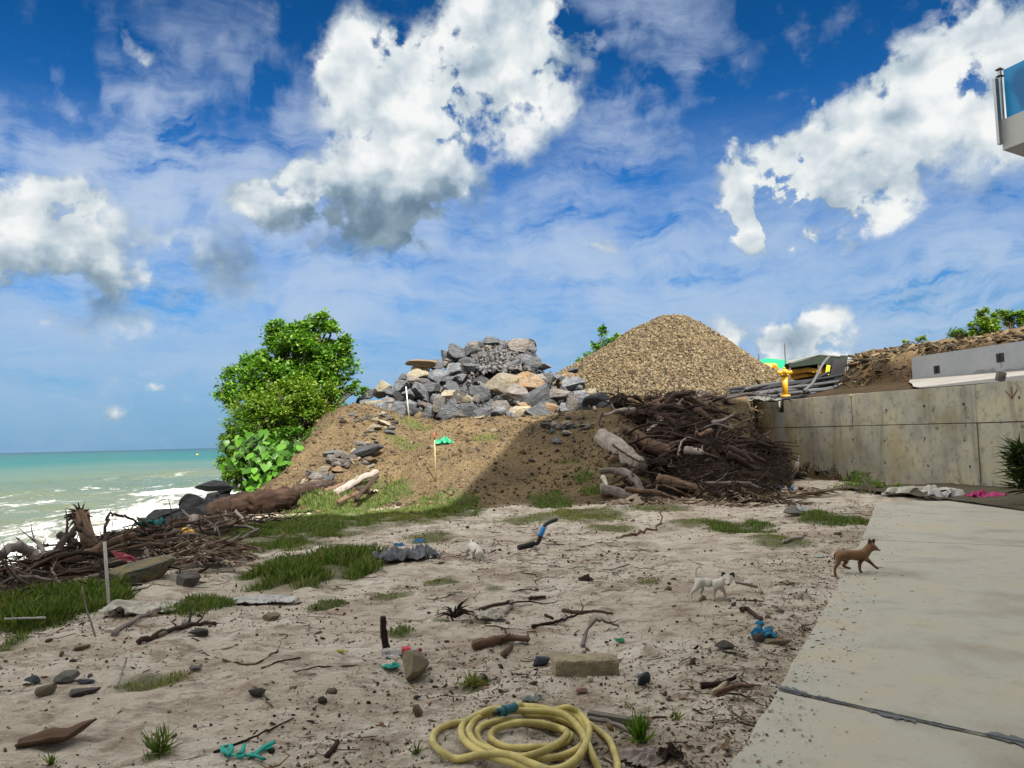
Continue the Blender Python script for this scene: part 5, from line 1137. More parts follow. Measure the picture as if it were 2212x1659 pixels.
def rootball(u, v, Y, s_, label, n=34, seed=1, trunk=None):
    c = at(u, v, Y); rs = random.Random(seed); t = empty('root_stump', c, 0, label, 'root stump')
    a = Acc(); V_, F_ = rock_verts(3, 6, seed, .6, .95, .12); b = len(a.v); a.v += [Vector(p)*s_*.42 for p in V_]; [a.face([b+i for i in f]) for f in F_]
    a.build('root_ball', MAT_TANGLE, t, False); a = Acc()
    for _ in range(n):
        d = Vector((rs.gauss(0, 1), rs.gauss(0, .8), rs.gauss(.0, .6))).normalized(); e = Vector((rs.gauss(0, 1.0), rs.gauss(0, .8), rs.gauss(-.6, .6)))
        l_ = s_*rs.uniform(.35, .85); a.tube([d*s_*.2, d*l_*.55+e*.1*s_, d*l_*.8+e*.28*s_, d*l_+e*.55*s_], [.06*s_, .045*s_, .03*s_, .012*s_], 5, .15, seed=rs.randrange(999))
    a.build('roots', MAT_WOODD, t, True); return t
rootball(1335, 868, 25.6, .75, 'dark upturned root stump at the top left of the driftwood heap', 46, 4)
rootball(1385, 905, 25.0, .8, 'broad dark root mass below the upturned stump', 46, 5)
rootball(1478, 850, 28.0, .38, 'charred upright stump standing on top of the driftwood heap', 26, 6)
rootball(1470, 930, 23.8, .9, 'tangled root crown in the middle of the driftwood heap', 60, 7)
rootball(1545, 975, 22.6, .95, 'dark fibrous root crown right of the middle of the heap', 60, 8)
rootball(1650, 965, 25.5, .8, 'reddish fibrous root clump beside the concrete wall end', 60, 9)
rootball(1425, 1005, 21.4, .6, 'knotted root lump behind the bent grey limb', 40, 10)
rootball(1720, 1030, 28, .5, 'small root lump at the corner of heap and wall', 30, 11)
for k, (u, v0, v1, lb) in enumerate(((1456, 872, 828, 'thin dark spike left of the charred stump'), (1466, 870, 818, 'taller thin dark spike touching the charred stump'))):
    branch('dead_stem', [at(u, v0, 28), at(u+1, v1, 28)], .028, .012, MAT_WOODD, lb, 'stem', None, n=5)
stone_ = at(1493, 864, 27.0); rock('stone', stone_, (.55, .4, .26), MAT_ROCK[3], 'pale flat stone on top of the driftwood heap', 'stone', None, (.1, -.2, .1))
# palm fronds: a rib with leaflets
def frond(name, pts, L, label, n=46, mt=MAT_FROND, group=None, w=.035, droop=.5, sp=1.0, cat='palm frond'):
    pts = [Vector(p) for p in pts]; t = empty(name, pts[0], 0, label, cat, group); a = Acc(); P_ = []
    m_ = 14
    for k in range(m_):
        f = k/(m_-1)*(len(pts)-1); i = min(int(f), len(pts)-2); P_.append(pts[i].lerp(pts[i+1], f-i)-pts[0])
    a.tube(P_, [lerp(.03, .008, k/(m_-1)) for k in range(m_)], 6); a.build('rib', MAT_WOODB, t, True)
    pos, rots, scl = [], [], []
    for k in range(n):
        f = (k+.5)/n*(m_-1); i = int(f); p = P_[i].lerp(P_[min(i+1, m_-1)], f-i); d = (P_[min(i+1, m_-1)]-P_[i]).normalized()
        for s_ in (-1, 1):
            side = d.cross(Vector((0, 0, 1))).normalized()*s_; dirl = (d*random.uniform(.5, .9)+side*sp*random.uniform(.5, 1)-Vector((0, 0, droop*random.uniform(.0, 1)))+Vector((0, 0, .25))).normalized()
            x_ = dirl.cross(Vector((0, 0, 1))).normalized(); z_ = x_.cross(dirl); Mx = Matrix((x_, dirl, z_)).transposed()
            pos.append(p[:]); rots.append(np.array(Mx)); l_ = L*random.uniform(.6, 1.1)*math.sin(math.pi*min(1, .25+.7*k/n)); scl.append((w*2.2, l_, l_*.6))
    scatter('leaflets', LEAF_V, LEAF_F, np.array(pos), np.array(rots), np.array(scl), mt, parent=t); return t
GF = 'dead palm fronds at the foot of the driftwood heap'
for k, (A, B, Cc, lb) in enumerate((((1575,1040,20.4),(1640,1072,19.5),(1760,1095,18.3),'long dead palm frond fanning right from the foot of the heap'),
        ((1600,1060,20),(1680,1085,19),(1800,1090,18.6),'grey palm frond lying flat toward the path'),((1700,1075,19.8),(1760,1065,20.3),(1840,1050,21.3),'pale palm frond by the foot of the concrete wall'),
        ((1530,1080,19.6),(1590,1100,19.0),(1660,1108,18.7),'low palm frond under the long dead frond'),((1500,1045,20.6),(1540,1075,19.9),(1560,1100,19.2),'brown palm frond hanging down the middle of the heap'),
        ((1700,1090,19),(1740,1105,18.2),(1790,1085,18.9),'short broken frond beside the grass near the path'))):
    frond('palm_frond', [at(*A), at(*B), at(*Cc)], .55, lb, 60, group=GF)
# ---- driftwood line by the sea at the left
GD = 'driftwood along the shore at the left'
LEFT = [
 ([(178,1192,12.2),(192,1160,12.6),(208,1122,13.0)],.0,.0,None,None),
 ([(0,1208,10.2),(35,1190,10.8),(60,1200,11.0),(85,1215,11.0)],.05,.065,MAT_WOODG,'hooked brown log at the far left edge of the shore'),
 ([(110,1215,11.0),(145,1170,11.7),(172,1135,12.3)],.055,.03,MAT_WOODD,'slanting dark pole left of the broken palm trunk'),
 ([(100,1240,10.2),(170,1210,10.8),(240,1180,11.6),(290,1165,12.2)],.06,.04,MAT_WOODB,'long brown limb running along the shore driftwood'),
 ([(165,1150,12.0),(185,1158,11.9),(215,1185,11.4)],.035,.03,MAT_WOODD,'dark crooked stick crossing the broken palm trunk'),
 ([(130,1165,12.0),(150,1175,11.8),(165,1190,11.6)],.05,.06,MAT_WOODD,'small knobbly stump left of the broken palm trunk'),
 ([(120,1252,9.6),(200,1240,9.9),(270,1225,10.4)],.035,.03,MAT_WOODD,'dark limb low in the shore driftwood'),
 ([(445,1205,12.4),(480,1185,12.8),(520,1168,13.6),(560,1150,14.5)],.04,.02,MAT_WOODG,'straight grey branch slanting up right of the yellow float'),
 ([(300,1225,11.6),(330,1190,12.6),(360,1160,13.8)],.035,.02,MAT_WOODB,'brown stick leaning in the middle of the shore driftwood'),
 ([(325,1180,13.4),(350,1150,14.4),(368,1128,15.2)],.05,.03,MAT_WOODD,'dark pole poking up by the teal rag'),
 ([(398,1163,14.6),(412,1140,15.4),(420,1128,15.9)],.05,.08,MAT_WOODG,'pale frayed post by the shore rocks'),
 ([(230,1190,11.2),(228,1150,11.4),(236,1125,11.6),(262,1122,11.8),(300,1142,12.3),(330,1165,13.0)],.022,.012,MAT_WOODD,'thin dark branch arching over the shore driftwood'),
 ([(310,1190,11.9),(322,1215,11.4),(318,1245,10.8)],.035,.02,MAT_WOODG,'grey root curving down beside the olive boulder'),
 ([(380,1262,10.3),(440,1258,10.6),(520,1235,11.4)],.05,.03,MAT_WOODB,'brown stick lying below the dead palm leaves'),
 ([(510,1110,16.8),(528,1135,15.8)],.03,.02,MAT_BLEACH,'short white stick by the end of the big log'),
 ([(460,1150,14.6),(520,1142,15.0),(575,1165,14.6)],.028,.015,MAT_WOODG,'thin grey branch curving over the grass near the big log'),
 ([(330,1290,9.4),(260,1322,8.8),(190,1372,8.0),(160,1390,7.8)],.03,.015,MAT_WOODD,'dark branch on the sand below the white rag'),
]
for q in LEFT[1:]:
    branch('driftwood_branch', [at(*p)+Vector((0, 0, .06)) for p in q[0]], q[1]*1.2, q[2]*1.2, q[3], q[4], 'branch', GD, n=8, forks=2 if q[1] > .03 else 0)
pt = [at(196,1195,12.0), at(190,1165,12.2), at(180,1130,12.5), at(174,1112,12.6)]
tk = empty('broken_palm', pt[0], 0, 'broken brown palm trunk leaning up with a frayed dark top', 'palm trunk')
a = Acc(); a.tube([p-pt[0] for p in pt], [.15, .12, .11, .13], 10, .12, seed=3); a.build('trunk', MAT_WOODB, tk, True)
a = Acc(); tp = pt[-1]-pt[0]
for k in range(26):
    d = Vector((random.gauss(-.5, .7), random.gauss(0, .4), random.gauss(.1, .35))).normalized(); a.tube([tp, tp+d*.12, tp+d*.26+Vector((0, 0, -.05))], [.03, .02, .006], 4)
a.build('frayed_top', MAT_WOODD, tk, True)
def m_shorew(n, b):
    p = n.obj(); q = n.noise(n.map(p, rot=(.3, .2, .9), sc=(.8, 3, 3)), 4, 8, .72, .8); f = n.noise(p, 18, 5, .7)
    setc(n, b, n.ramp(q, [(.35, c3(.03,.02,.015)), (.5, c3(.10,.075,.055)), (.62, c3(.22,.18,.14)), (.75, c3(.36,.31,.25))]), n.bump(n.add(q, n.mul(f, .4)), 1, .12), .95)
MAT_SHOREW = M('matted shore litter', m_shorew, .95, .15)
# raised bank of matted wood under the shore driftwood
xs = np.linspace(-11, -2.2, 190); ys = np.linspace(7.2, 18.5, 210); Xl, Yl = np.meshgrid(xs, ys)
def shore_heap(x, y):
    cl = -6.35-.03*(y-10)+.25*np.sin(y*1.1)+.9*sm(12.5, 9, y)*0; w = 1.25+.10*(y-8)*0
    d = (x-cl)/np.where(x > cl, 1.35, 1.6); return h(x, y, False)*.0 -.28 + .30*np.exp(-d*d)*sm(7.4, 9.2, y)*sm(18.3, 15.5, y)
Zl = shore_heap(Xl, Yl)+.22*fbm(Xl*2, Yl*2, 4, 191); idx = np.arange(Xl.size).reshape(Xl.shape); Fl = np.stack([idx[:-1,:-1], idx[:-1,1:], idx[1:,1:], idx[1:,:-1]], -1).reshape(-1, 4)
keep = (shore_heap(Xl, Yl) > -.2).ravel(); Fl = Fl[keep[Fl].all(1)]
prop(np_mesh('shore_wood_debris', np.stack([Xl.ravel(), Yl.ravel(), Zl.ravel()], 1), Fl, MAT_SHOREW, True), 'dark matted bark and roots under the shore driftwood', 'wood debris', kind='stuff')
n_ = 1300; wy_ = RNG.uniform(7.6, 18, n_); wx_ = -6.3-.03*(wy_-10)+RNG.normal(.1, .75, n_); ok = (wx_ > -8.5); wx_, wy_ = wx_[ok], wy_[ok]
Sl = lambda x, y: np.maximum(shore_heap(x, y), h(x, y))
prop(scatter('shore_twigs', TV, TF, np.stack([wx_, wy_, Sl(wx_, wy_)+RNG.uniform(0, .12, len(wx_))], 1), rand_rots(len(wx_), tilt=.45), np.exp(RNG.normal(-1.15, .5, (len(wx_), 1)))*np.array([1, .8, .8]), MAT_MULCH), 'thin twigs piled along the shore', 'twigs', kind='stuff')
LML = [(190,1150,'the broken palm trunk'),(50,1198,'the hooked brown log'),(400,1153,'the yellow float'),(315,1240,'the olive boulder'),(232,1240,'the white stake'),(322,1132,'the dark teal rag'),(410,1140,'the pale frayed post'),(145,1175,'the slanting dark pole'),(480,1100,'the big fallen log'),(450,1210,'the dead palm leaves'),(265,1130,'the arching dark branch'),(90,1290,'the left grass')]
for k in range(110):
    y_ = random.uniform(8.4, 17); x_ = -6.25-.03*(y_-10)+random.gauss(.0, .6); z_ = float(Sl(np.array([x_]), np.array([y_]))[0])+random.uniform(.02, .14)
    L = random.uniform(.3, 1.1); an = random.uniform(-.6, 2.6); d = Vector((math.cos(an), math.sin(an), random.gauss(.02, .14)))*L; p0 = Vector((x_, y_, z_))
    p2 = p0+d; p2.z = max(p2.z, float(Sl(np.array([p2.x]), np.array([p2.y]))[0])); pm = (p0+p2)/2+Vector((random.gauss(0, .08), random.gauss(0, .08), random.gauss(.05, .05)))*L
    r_ = random.choice((.014, .02, .03, .042)); mt = random.choices([MAT_WOODD, MAT_WOODB, MAT_WOODG], (2.5, 5, 3))[0]
    cn = {id(MAT_WOODD): 'dark', id(MAT_WOODB): 'brown', id(MAT_WOODG): 'grey'}[id(mt)]
    branch('driftwood_branch', [p0, pm, p2], r_, r_*.4, mt, f"{'thin' if r_ < .02 else 'slim' if r_ < .03 else 'stout'} {cn} stick {nearby(*W2uv(pm), LML)}", 'branch', GD, n=6, forks=random.choice((0, 1, 2, 3)))
# big fallen log below the bushes
lp = [at(452,1108,18.2), at(500,1092,18.6), at(560,1082,19.0), at(622,1075,19.6)]
t = branch('fallen_log', lp, .21, .27, MAT_LOG, 'big rotten red brown log lying below the bushes', 'log', None, n=22, rough=.24, forks=0, steps=8)
lp = [at(640,1062,20.3), at(700,1050,21), at(730,1042,21.3)]; branch('fallen_log', lp, .18, .10, MAT_WOODD, 'dark broken log at the foot of the left slope', 'log', None, n=10, rough=.2)
for k, (A, B, r0, mt, lb) in enumerate((((722,1068,20.6),(815,1018,21.5),.10,MAT_WOODG,'pale split trunk leaning up the slope foot'),((700,1062,20.6),(780,1040,21.2),.08,MAT_WOODB,'brown split trunk beside the pale leaning one'),
        ((730,1085,19.8),(800,1060,20.6),.06,MAT_WOODB,'brown stick below the leaning trunks'),((690,1040,21.6),(694,1075,20.6),.055,MAT_WOODB,'short orange brown post at the slope foot'),
        ((655,1050,21.6),(735,1030,22.0),.04,MAT_WOODD,'reddish twig among the dry brush at the slope foot'),((770,1080,19.8),(815,1030,21),.07,MAT_WOODD,'dark splinter right of the leaning trunks'))):
    branch('split_log', [at(*A), (at(*A)+at(*B))/2+Vector((0, 0, .04)), at(*B)], r0, r0*.8, mt, lb, 'trunk', None, n=9, rough=.2, forks=1)
n_ = 500; q = [at(*[lerp(a_, b_, random.random()) for a_, b_ in ((655, 740), (1040, 1068), (20.8, 21.8))]) for _ in range(n_)]
prop(scatter('dry_brush', TV, TF, np.array([p[:] for p in q]), rand_rots(n_, tilt=.9), np.exp(RNG.normal(-1.2, .4, (n_, 1)))*np.array([1, .7, .7]), MAT_CHIP), 'dry reddish brush at the foot of the left slope', 'brush', kind='stuff')
# dry palm leaves beside the olive boulder
GP = 'dead palm leaves by the shore boulder'
for k, (u, v) in enumerate(((420,1195),(450,1190),(480,1200),(505,1205),(440,1215),(470,1225),(495,1222),(415,1225),(455,1235),(400,1210))):
    p = T(u, v)+Vector((0, 0, .10)); an = random.uniform(-.9, .9); d = Vector((math.cos(an), math.sin(an)*.7, 0))*.5
    frond('palm_leaf', [p-d, p+Vector((0, 0, .10)), p+d+Vector((0, 0, -.02))], .34, ('pale ' if k % 2 else 'brown ')+['upper', 'lower'][v > 1212]+' dead palm leaf right of the olive boulder, toward its '+('left' if u < 440 else 'middle' if u < 475 else 'right'), 34, group=GP, w=.034, cat='palm leaf')
# ------------------------------------------------------------------ dogs
def m_dog(base, under, dark):
    def f(n, b):
        p = n.obj(); q = n.noise(p, 9, 5, .6); g = n.noise(n.map(p, sc=(1, 1, .35)), 150, 4, .7)
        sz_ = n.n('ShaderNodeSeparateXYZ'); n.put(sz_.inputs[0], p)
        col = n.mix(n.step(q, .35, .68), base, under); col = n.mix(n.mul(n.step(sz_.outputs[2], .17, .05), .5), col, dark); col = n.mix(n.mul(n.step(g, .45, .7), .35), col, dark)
        setc(n, b, col, n.bump(g, .5, .004), .85); b.inputs['Sheen Weight'].default_value = .25
    return f
MAT_BROWNF = M('brown fur', m_dog(c3(.15,.078,.032), c3(.20,.11,.05), c3(.07,.035,.015)), .85, .15)
MAT_BROWND = M('dark brown fur', m_dog(c3(.075,.035,.016), c3(.12,.055,.022), c3(.03,.016,.008)), .85, .15)
MAT_WHITEF = M('cream white fur', m_dog(c3(.56,.53,.47), c3(.66,.64,.59), c3(.38,.34,.28)), .85, .15)
MAT_EARF = M('dark ear fur', m_dog(c3(.05,.03,.022), c3(.10,.065,.05), c3(.03,.02,.015)), .85, .15)
MAT_NOSE = plain('wet black nose', c3(.008,.008,.008), .25)
def skinned(name, pts, edges, mt, parent, root=0, sub=2):
    me = bpy.data.meshes.new(name); me.from_pydata([p[0][:] for p in pts], edges, [])
    o = bpy.data.objects.new(name, me); C.objects.link(o); o.parent = parent; me.materials.append(mt)
    sk = o.modifiers.new('skin', 'SKIN'); sk.use_smooth_shade = True; sk.branch_smoothing = .4
    for k, p in enumerate(pts):
        r_ = p[1]; me.skin_vertices[0].data[k].radius = (r_, r_*1.0) if not hasattr(r_, '__len__') else r_
        me.skin_vertices[0].data[k].use_root = (k == root)
    ss = o.modifiers.new('sub', 'SUBSURF'); ss.levels = ss.render_levels = sub
    return o
def dog(label, base, Y0, N_, chains, fur, earm, ears, eyes, nose, muzzle=None, group=None):
    ears = [e[:6]+(e[6]*1.35,) for e in ears]; b = Vector(base); t = empty('dog', b, 0, label, 'dog', group); names = list(N_); pts = []
    for k in names:
        u, v, dy, r_ = N_[k]; r_ *= 1.75 if k == 'hd' else 1.45 if k in ('loin', 'nk', 'fc') else 1.25 if k in ('pel', 'rib', 'che', 'nb') else 1.15 if k in ('fc', 'mz', 'ns') else 1.3; pts.append((at(u, v, Y0+dy)-b, r_))
    ed = set()
    for c in chains.split(';'):
        q = c.split()
        for i in range(len(q)-1): ed.add((names.index(q[i]), names.index(q[i+1])))
    skinned('body', pts, list(ed), fur, t)
    for (u, v, dy, u2, v2, dy2, w) in ears:
        A, B = at(u, v, Y0+dy)-b, at(u2, v2, Y0+dy2)-b; d = B-A; s_ = d.cross(Vector((0, 1, 0))).normalized(); f = Vector((0, -1, 0))
        a = Acc(); L0 = [A-s_*w*.5, A-s_*w*.55+d*.35, A-s_*w*.32+d*.72, A+d, A+s_*w*.32+d*.72, A+s_*w*.55+d*.35, A+s_*w*.5]; n0 = len(L0)
        a.v += [p+f*.006 for p in L0]+[p-f*.008 for p in L0]+[A+d*.4-f*-.0, A+d*.4-f*.016]
        for k in range(n0-1): a.face((k+1, k, 2*n0)); a.face((n0+k, n0+k+1, 2*n0+1)); a.face((k, k+1, n0+k+1, n0+k))
        a.face((0, n0, 2*n0-1, n0-1)); a.build('ear', earm, t, True)
    for (u, v, dy, r_) in eyes:
        V_, F_ = ICO[2]; a = Acc(); c = at(u, v, Y0+dy)-b; a.v = [Vector(p)*r_+c for p in V_]; [a.face(tuple(f)) for f in F_]; a.build('eye', MAT_NOSE, t, True)
    u, v, dy, r_ = nose; V_, F_ = ICO[2]; a = Acc(); c = at(u, v, Y0+dy)-b; a.v = [Vector((p[0]*r_*1.15, p[1]*r_, p[2]*r_*.8))+c for p in V_]; [a.face(tuple(f)) for f in F_]; a.build('nose', MAT_NOSE, t, True)
    if muzzle:
        pts = [(at(u, v, Y0+dy)-b, r_) for (u, v, dy, r_) in muzzle[0]]; skinned('muzzle', pts, [(i, i+1) for i in range(len(pts)-1)], muzzle[1], t)
    return t
b_ = G(1857, 1238, SLT); Y0 = b_.y
dog('brown puppy with pricked ears trotting onto the concrete path', b_, Y0, {
 'pel': (1816,1196,0,.046), 'loin': (1832,1198,0,.044), 'rib': (1850,1200,0,.056), 'che': (1864,1199,0,.060), 'nb': (1871,1192,0,.044), 'nk': (1876,1185,0,.034), 'hd': (1882,1180,0,.037), 'fc': (1888,1183,0,.027), 'mz': (1894,1186,0,.018), 'ns': (1898,1188,0,.013),
 'h1': (1811,1203,-.035,.036), 'k1': (1811,1216,-.04,.022), 'o1': (1804,1226,-.04,.012), 'p1': (1803,1239,-.04,.011), 't1': (1807,1243,-.04,.012),
 'h2': (1819,1203,.035,.034), 'k2': (1829,1214,.04,.020), 'o2': (1820,1222,.04,.012), 'p2': (1832,1227,.04,.011), 't2': (1838,1228,.04,.011),
 's1': (1864,1206,-.035,.030), 'e1': (1857,1215,-.04,.018), 'w1': (1857,1227,-.04,.012), 'f1': (1858,1235,-.04,.011), 'g1': (1863,1236,-.04,.013),
 's2': (1868,1205,.035,.028), 'e2': (1877,1212,.04,.017), 'w2': (1888,1222,.04,.011), 'f2': (1894,1227,.04,.011), 'g2': (1899,1228,.04,.012),
 'tl0': (1808,1192,.0,.014), 'tl1': (1803,1199,.01,.009), 'tl2': (1802,1210,.02,.006)},
 'pel loin rib che nb nk hd fc mz ns;pel h1 k1 o1 p1 t1;pel h2 k2 o2 p2 t2;che s1 e1 w1 f1 g1;che s2 e2 w2 f2 g2;pel tl0 tl1 tl2',
 MAT_BROWNF, MAT_BROWND, [(1880,1176,-.02,1878,1163,-.02,.032),(1884,1175,.02,1889,1163,.02,.028)], [(1888.5,1181,-.026,.0055)], (1900,1188.6,0,.010),
 ([(1893,1186.3,0,.019),(1897,1188,0,.0145)], MAT_BROWND))
b_ = T(1545, 1296); Y0 = b_.y; k_ = Y0/8.85
dog('white puppy with dark ears and a curled tail looking at the camera', b_, Y0, {
 'pel': (1510,1256,.03,.048*k_), 'loin': (1523,1258,.02,.045*k_), 'rib': (1538,1261,0,.056*k_), 'che': (1551,1262,-.02,.058*k_), 'nb': (1559,1258,-.04,.044*k_), 'nk': (1565,1255,-.06,.038*k_), 'hd': (1572,1250,-.08,.047*k_), 'fc': (1573,1256,-.11,.030*k_), 'mz': (1573.5,1261,-.145,.021*k_), 'ns': (1573.5,1263,-.165,.014*k_),
 'h1': (1507,1262,-.005,.036*k_), 'k1': (1503,1272,-.01,.020*k_), 'o1': (1494,1279,-.01,.012*k_), 'p1': (1493,1288,-.01,.011*k_), 't1': (1496,1290.5,-.03,.012*k_),
 'h2': (1514,1263,.06,.034*k_), 'k2': (1518,1272,.07,.019*k_), 'o2': (1513,1279,.07,.012*k_), 'p2': (1515,1285,.07,.011*k_), 't2': (1518,1287,.05,.012*k_),
 's1': (1546,1268,-.05,.030*k_), 'e1': (1543,1277,-.06,.019*k_), 'w1': (1542,1287,-.06,.013*k_), 'f1': (1541,1293,-.06,.012*k_), 'g1': (1542,1296,-.09,.013*k_),
 's2': (1558,1268,.00,.028*k_), 'e2': (1564,1276,.0,.018*k_), 'w2': (1567,1286,-.01,.012*k_), 'f2': (1569,1292,-.01,.012*k_), 'g2': (1571,1294.5,-.04,.013*k_),
 'tl0': (1504,1248,.03,.013*k_), 'tl1': (1502,1238,.03,.010*k_), 'tl2': (1504,1228,.03,.009*k_), 'tl3': (1511,1223,.03,.008*k_), 'tl4': (1518,1228,.03,.006*k_)},
 'pel loin rib che nb nk hd fc mz ns;pel h1 k1 o1 p1 t1;pel h2 k2 o2 p2 t2;che s1 e1 w1 f1 g1;che s2 e2 w2 f2 g2;pel tl0 tl1 tl2 tl3 tl4',
 MAT_WHITEF, MAT_EARF, [(1565,1246,-.08,1561,1234,-.08,.036),(1580,1246,-.08,1585,1236,-.08,.036)], [(1567.5,1252,-.122,.006),(1578,1252,-.122,.006)], (1573.5,1263,-.176,.0125))
b_ = T(1033, 1212); Y0 = b_.y; k_ = Y0/8.85*.78
dog('white puppy sniffing the sand with its head down', b_, Y0, {
 'pel': (1019,1178,.30,.056*k_), 'loin': (1022,1180,.22,.054*k_), 'rib': (1026,1184,.12,.064*k_), 'che': (1031,1187,.03,.064*k_), 'nb': (1034,1190,-.02,.048*k_), 'nk': (1035,1193,-.05,.044*k_), 'hd': (1036,1197,-.08,.048*k_), 'fc': (1037,1202,-.09,.032*k_), 'mz': (1037,1206,-.095,.022*k_), 'ns': (1037,1209,-.10,.015*k_),
 'h1': (1012,1184,.30,.036*k_), 'k1': (1009,1191,.28,.022*k_), 'o1': (1008,1199,.34,.014*k_), 'p1': (1007,1204,.34,.013*k_), 't1': (1007,1207,.31,.014*k_),
 'h2': (1025,1184,.30,.034*k_), 'k2': (1028,1191,.30,.020*k_), 'o2': (1027,1198,.34,.014*k_), 'p2': (1026,1203,.34,.013*k_), 't2': (1026,1206,.31,.014*k_),
 's1': (1024,1192,.02,.034*k_), 'e1': (1022,1198,.02,.021*k_), 'w1': (1020,1205,.0,.014*k_), 'f1': (1020,1209,.0,.013*k_), 'g1': (1020,1211,-.03,.014*k_),
 's2': (1040,1192,.02,.034*k_), 'e2': (1043,1198,.02,.020*k_), 'w2': (1044,1205,.0,.014*k_), 'f2': (1045,1210,.0,.013*k_), 'g2': (1045,1213,-.03,.014*k_),
 'tl0': (1017,1171,.34,.013*k_), 'tl1': (1019,1165,.38,.009*k_), 'tl2': (1025,1163,.40,.006*k_)},
 'pel loin rib che nb nk hd fc mz ns;pel h1 k1 o1 p1 t1;pel h2 k2 o2 p2 t2;che s1 e1 w1 f1 g1;che s2 e2 w2 f2 g2;pel tl0 tl1 tl2',
 MAT_WHITEF, MAT_EARF, [(1030,1194,-.07,1026,1187,-.05,.045*k_),(1042,1194,-.07,1045,1186,-.05,.045*k_)], [(1033,1200,-.115,.006),(1040.5,1200,-.115,.006)], (1037,1210,-.11,.013*k_))
# ------------------------------------------------------------------ garden hose coil
MAT_HOSE = plain('pale yellow hose', c3(.58,.49,.18), .6, .3, bump=.003, sc=9, var=.7)
MAT_TEAL = plain('teal plastic', c3(.02,.13,.16), .35)
def hz(cx_, cy_):    # crop of the hose: its own scale
    return ((860+cx_/2.633)*.864, (1540+cy_/2.633)*.864)
HB = G(*hz(1230, 830), .0); hose = empty('hose_coil', (HB.x, HB.y, 0), 0, 'pale yellow garden hose lying in a loose coil at the bottom', 'garden hose')
LOOPS = [(1130,662,2),(1165,655,2),(1200,652,0),(1330,662,0),(1440,690,0),(1530,740,0),(1575,810,0),(1540,880,0),(1400,930,0),(1230,945,0),(1080,925,0),(960,880,0),(890,820,0),(880,760,0),(930,715,0),(1040,695,0),(1200,705,0),(1360,735,0),(1470,770,0),(1490,800,0),(1420,850,0),
         (1250,870,0),(1080,865,0),(985,830,0),(965,785,0),(1010,745,0),(1150,735,1),(1300,745,1),(1430,775,1),(1470,815,1),(1400,880,1),(1260,950,1),(1130,965,1),(1000,935,1),(880,880,1),(830,820,1),(835,755,1),(900,700,1),(1050,660,1),(1230,640,1),(1400,660,1),(1530,700,1),
         (1600,770,1),(1610,860,1),(1560,960,1),(1460,1040,1),(1280,1060,1),(1100,1010,1),(950,955,1),(840,900,1),(780,830,1),(775,770,1),(830,710,1),(950,660,1),(1100,632,1),(1250,632,1),(1380,650,1),(1480,670,2),(1560,715,2),(1615,800,2),(1600,900,2),(1520,1030,2),(1380,1090,2),(1230,1050,2),(1080,985,2),
         (900,955,1),(740,940,0),(640,895,0),(585,830,0),(605,765,0),(700,712,0),(830,690,0),(960,680,2),(1090,690,2),(1300,690,2),(1450,720,2),(1540,790,2),(1590,880,2),(1640,960,1),(1690,1040,0),(1760,1090,0),(1800,1020,0),(1790,930,0),(1750,830,0),(1690,765,0),(1620,720,0),(1560,690,0),(1500,668,1)]
pts = []
for i, (cx_, cy_, lv) in enumerate(LOOPS):
    u_, v_ = hz(cx_, cy_); z_ = hz1(*G(u_, v_, 0).xy); pts.append(G(u_, v_, z_+.02)+Vector((0, 0, (lv or 0)*.026+(.004 if i % 2 else 0)))-Vector((HB.x, HB.y, 0)))
P_ = []
for i in range(len(pts)-1):
    p0 = pts[max(i-1, 0)]; p1 = pts[i]; p2 = pts[i+1]; p3 = pts[min(i+2, len(pts)-1)]
    for k in range(8):
        t = k/8; P_.append(.5*((2*p1)+(p2-p0)*t+(2*p0-5*p1+4*p2-p3)*t*t+(3*p1-p0-3*p2+p3)*t**3))
a = Acc(); a.tube(P_, .0185, 12); a.build('hose', MAT_HOSE, hose, True)
d = (pts[0]-pts[1]).normalized()
for nm, o0, o1, r_, mt in (('connector', .0, .075, .027, MAT_TEAL), ('connector', .075, .09, .031, MAT_TEAL), ('connector', .09, .13, .024, MAT_TEAL), ('nozzle_tip', .13, .165, .014, MAT_BLACK)):
    a = Acc(); a.tube([pts[0]+d*o0, pts[0]+d*o1], r_, 12); a.build(nm, mt, hose, False, bevel=.002)
a = Acc(); q = pts[-1]; a.tube([q, q+(pts[-1]-pts[-2]).normalized()*.10], .021, 12); a.build('tap_end', plain('faded grey rubber', c3(.30,.27,.2), .6), hose, True)
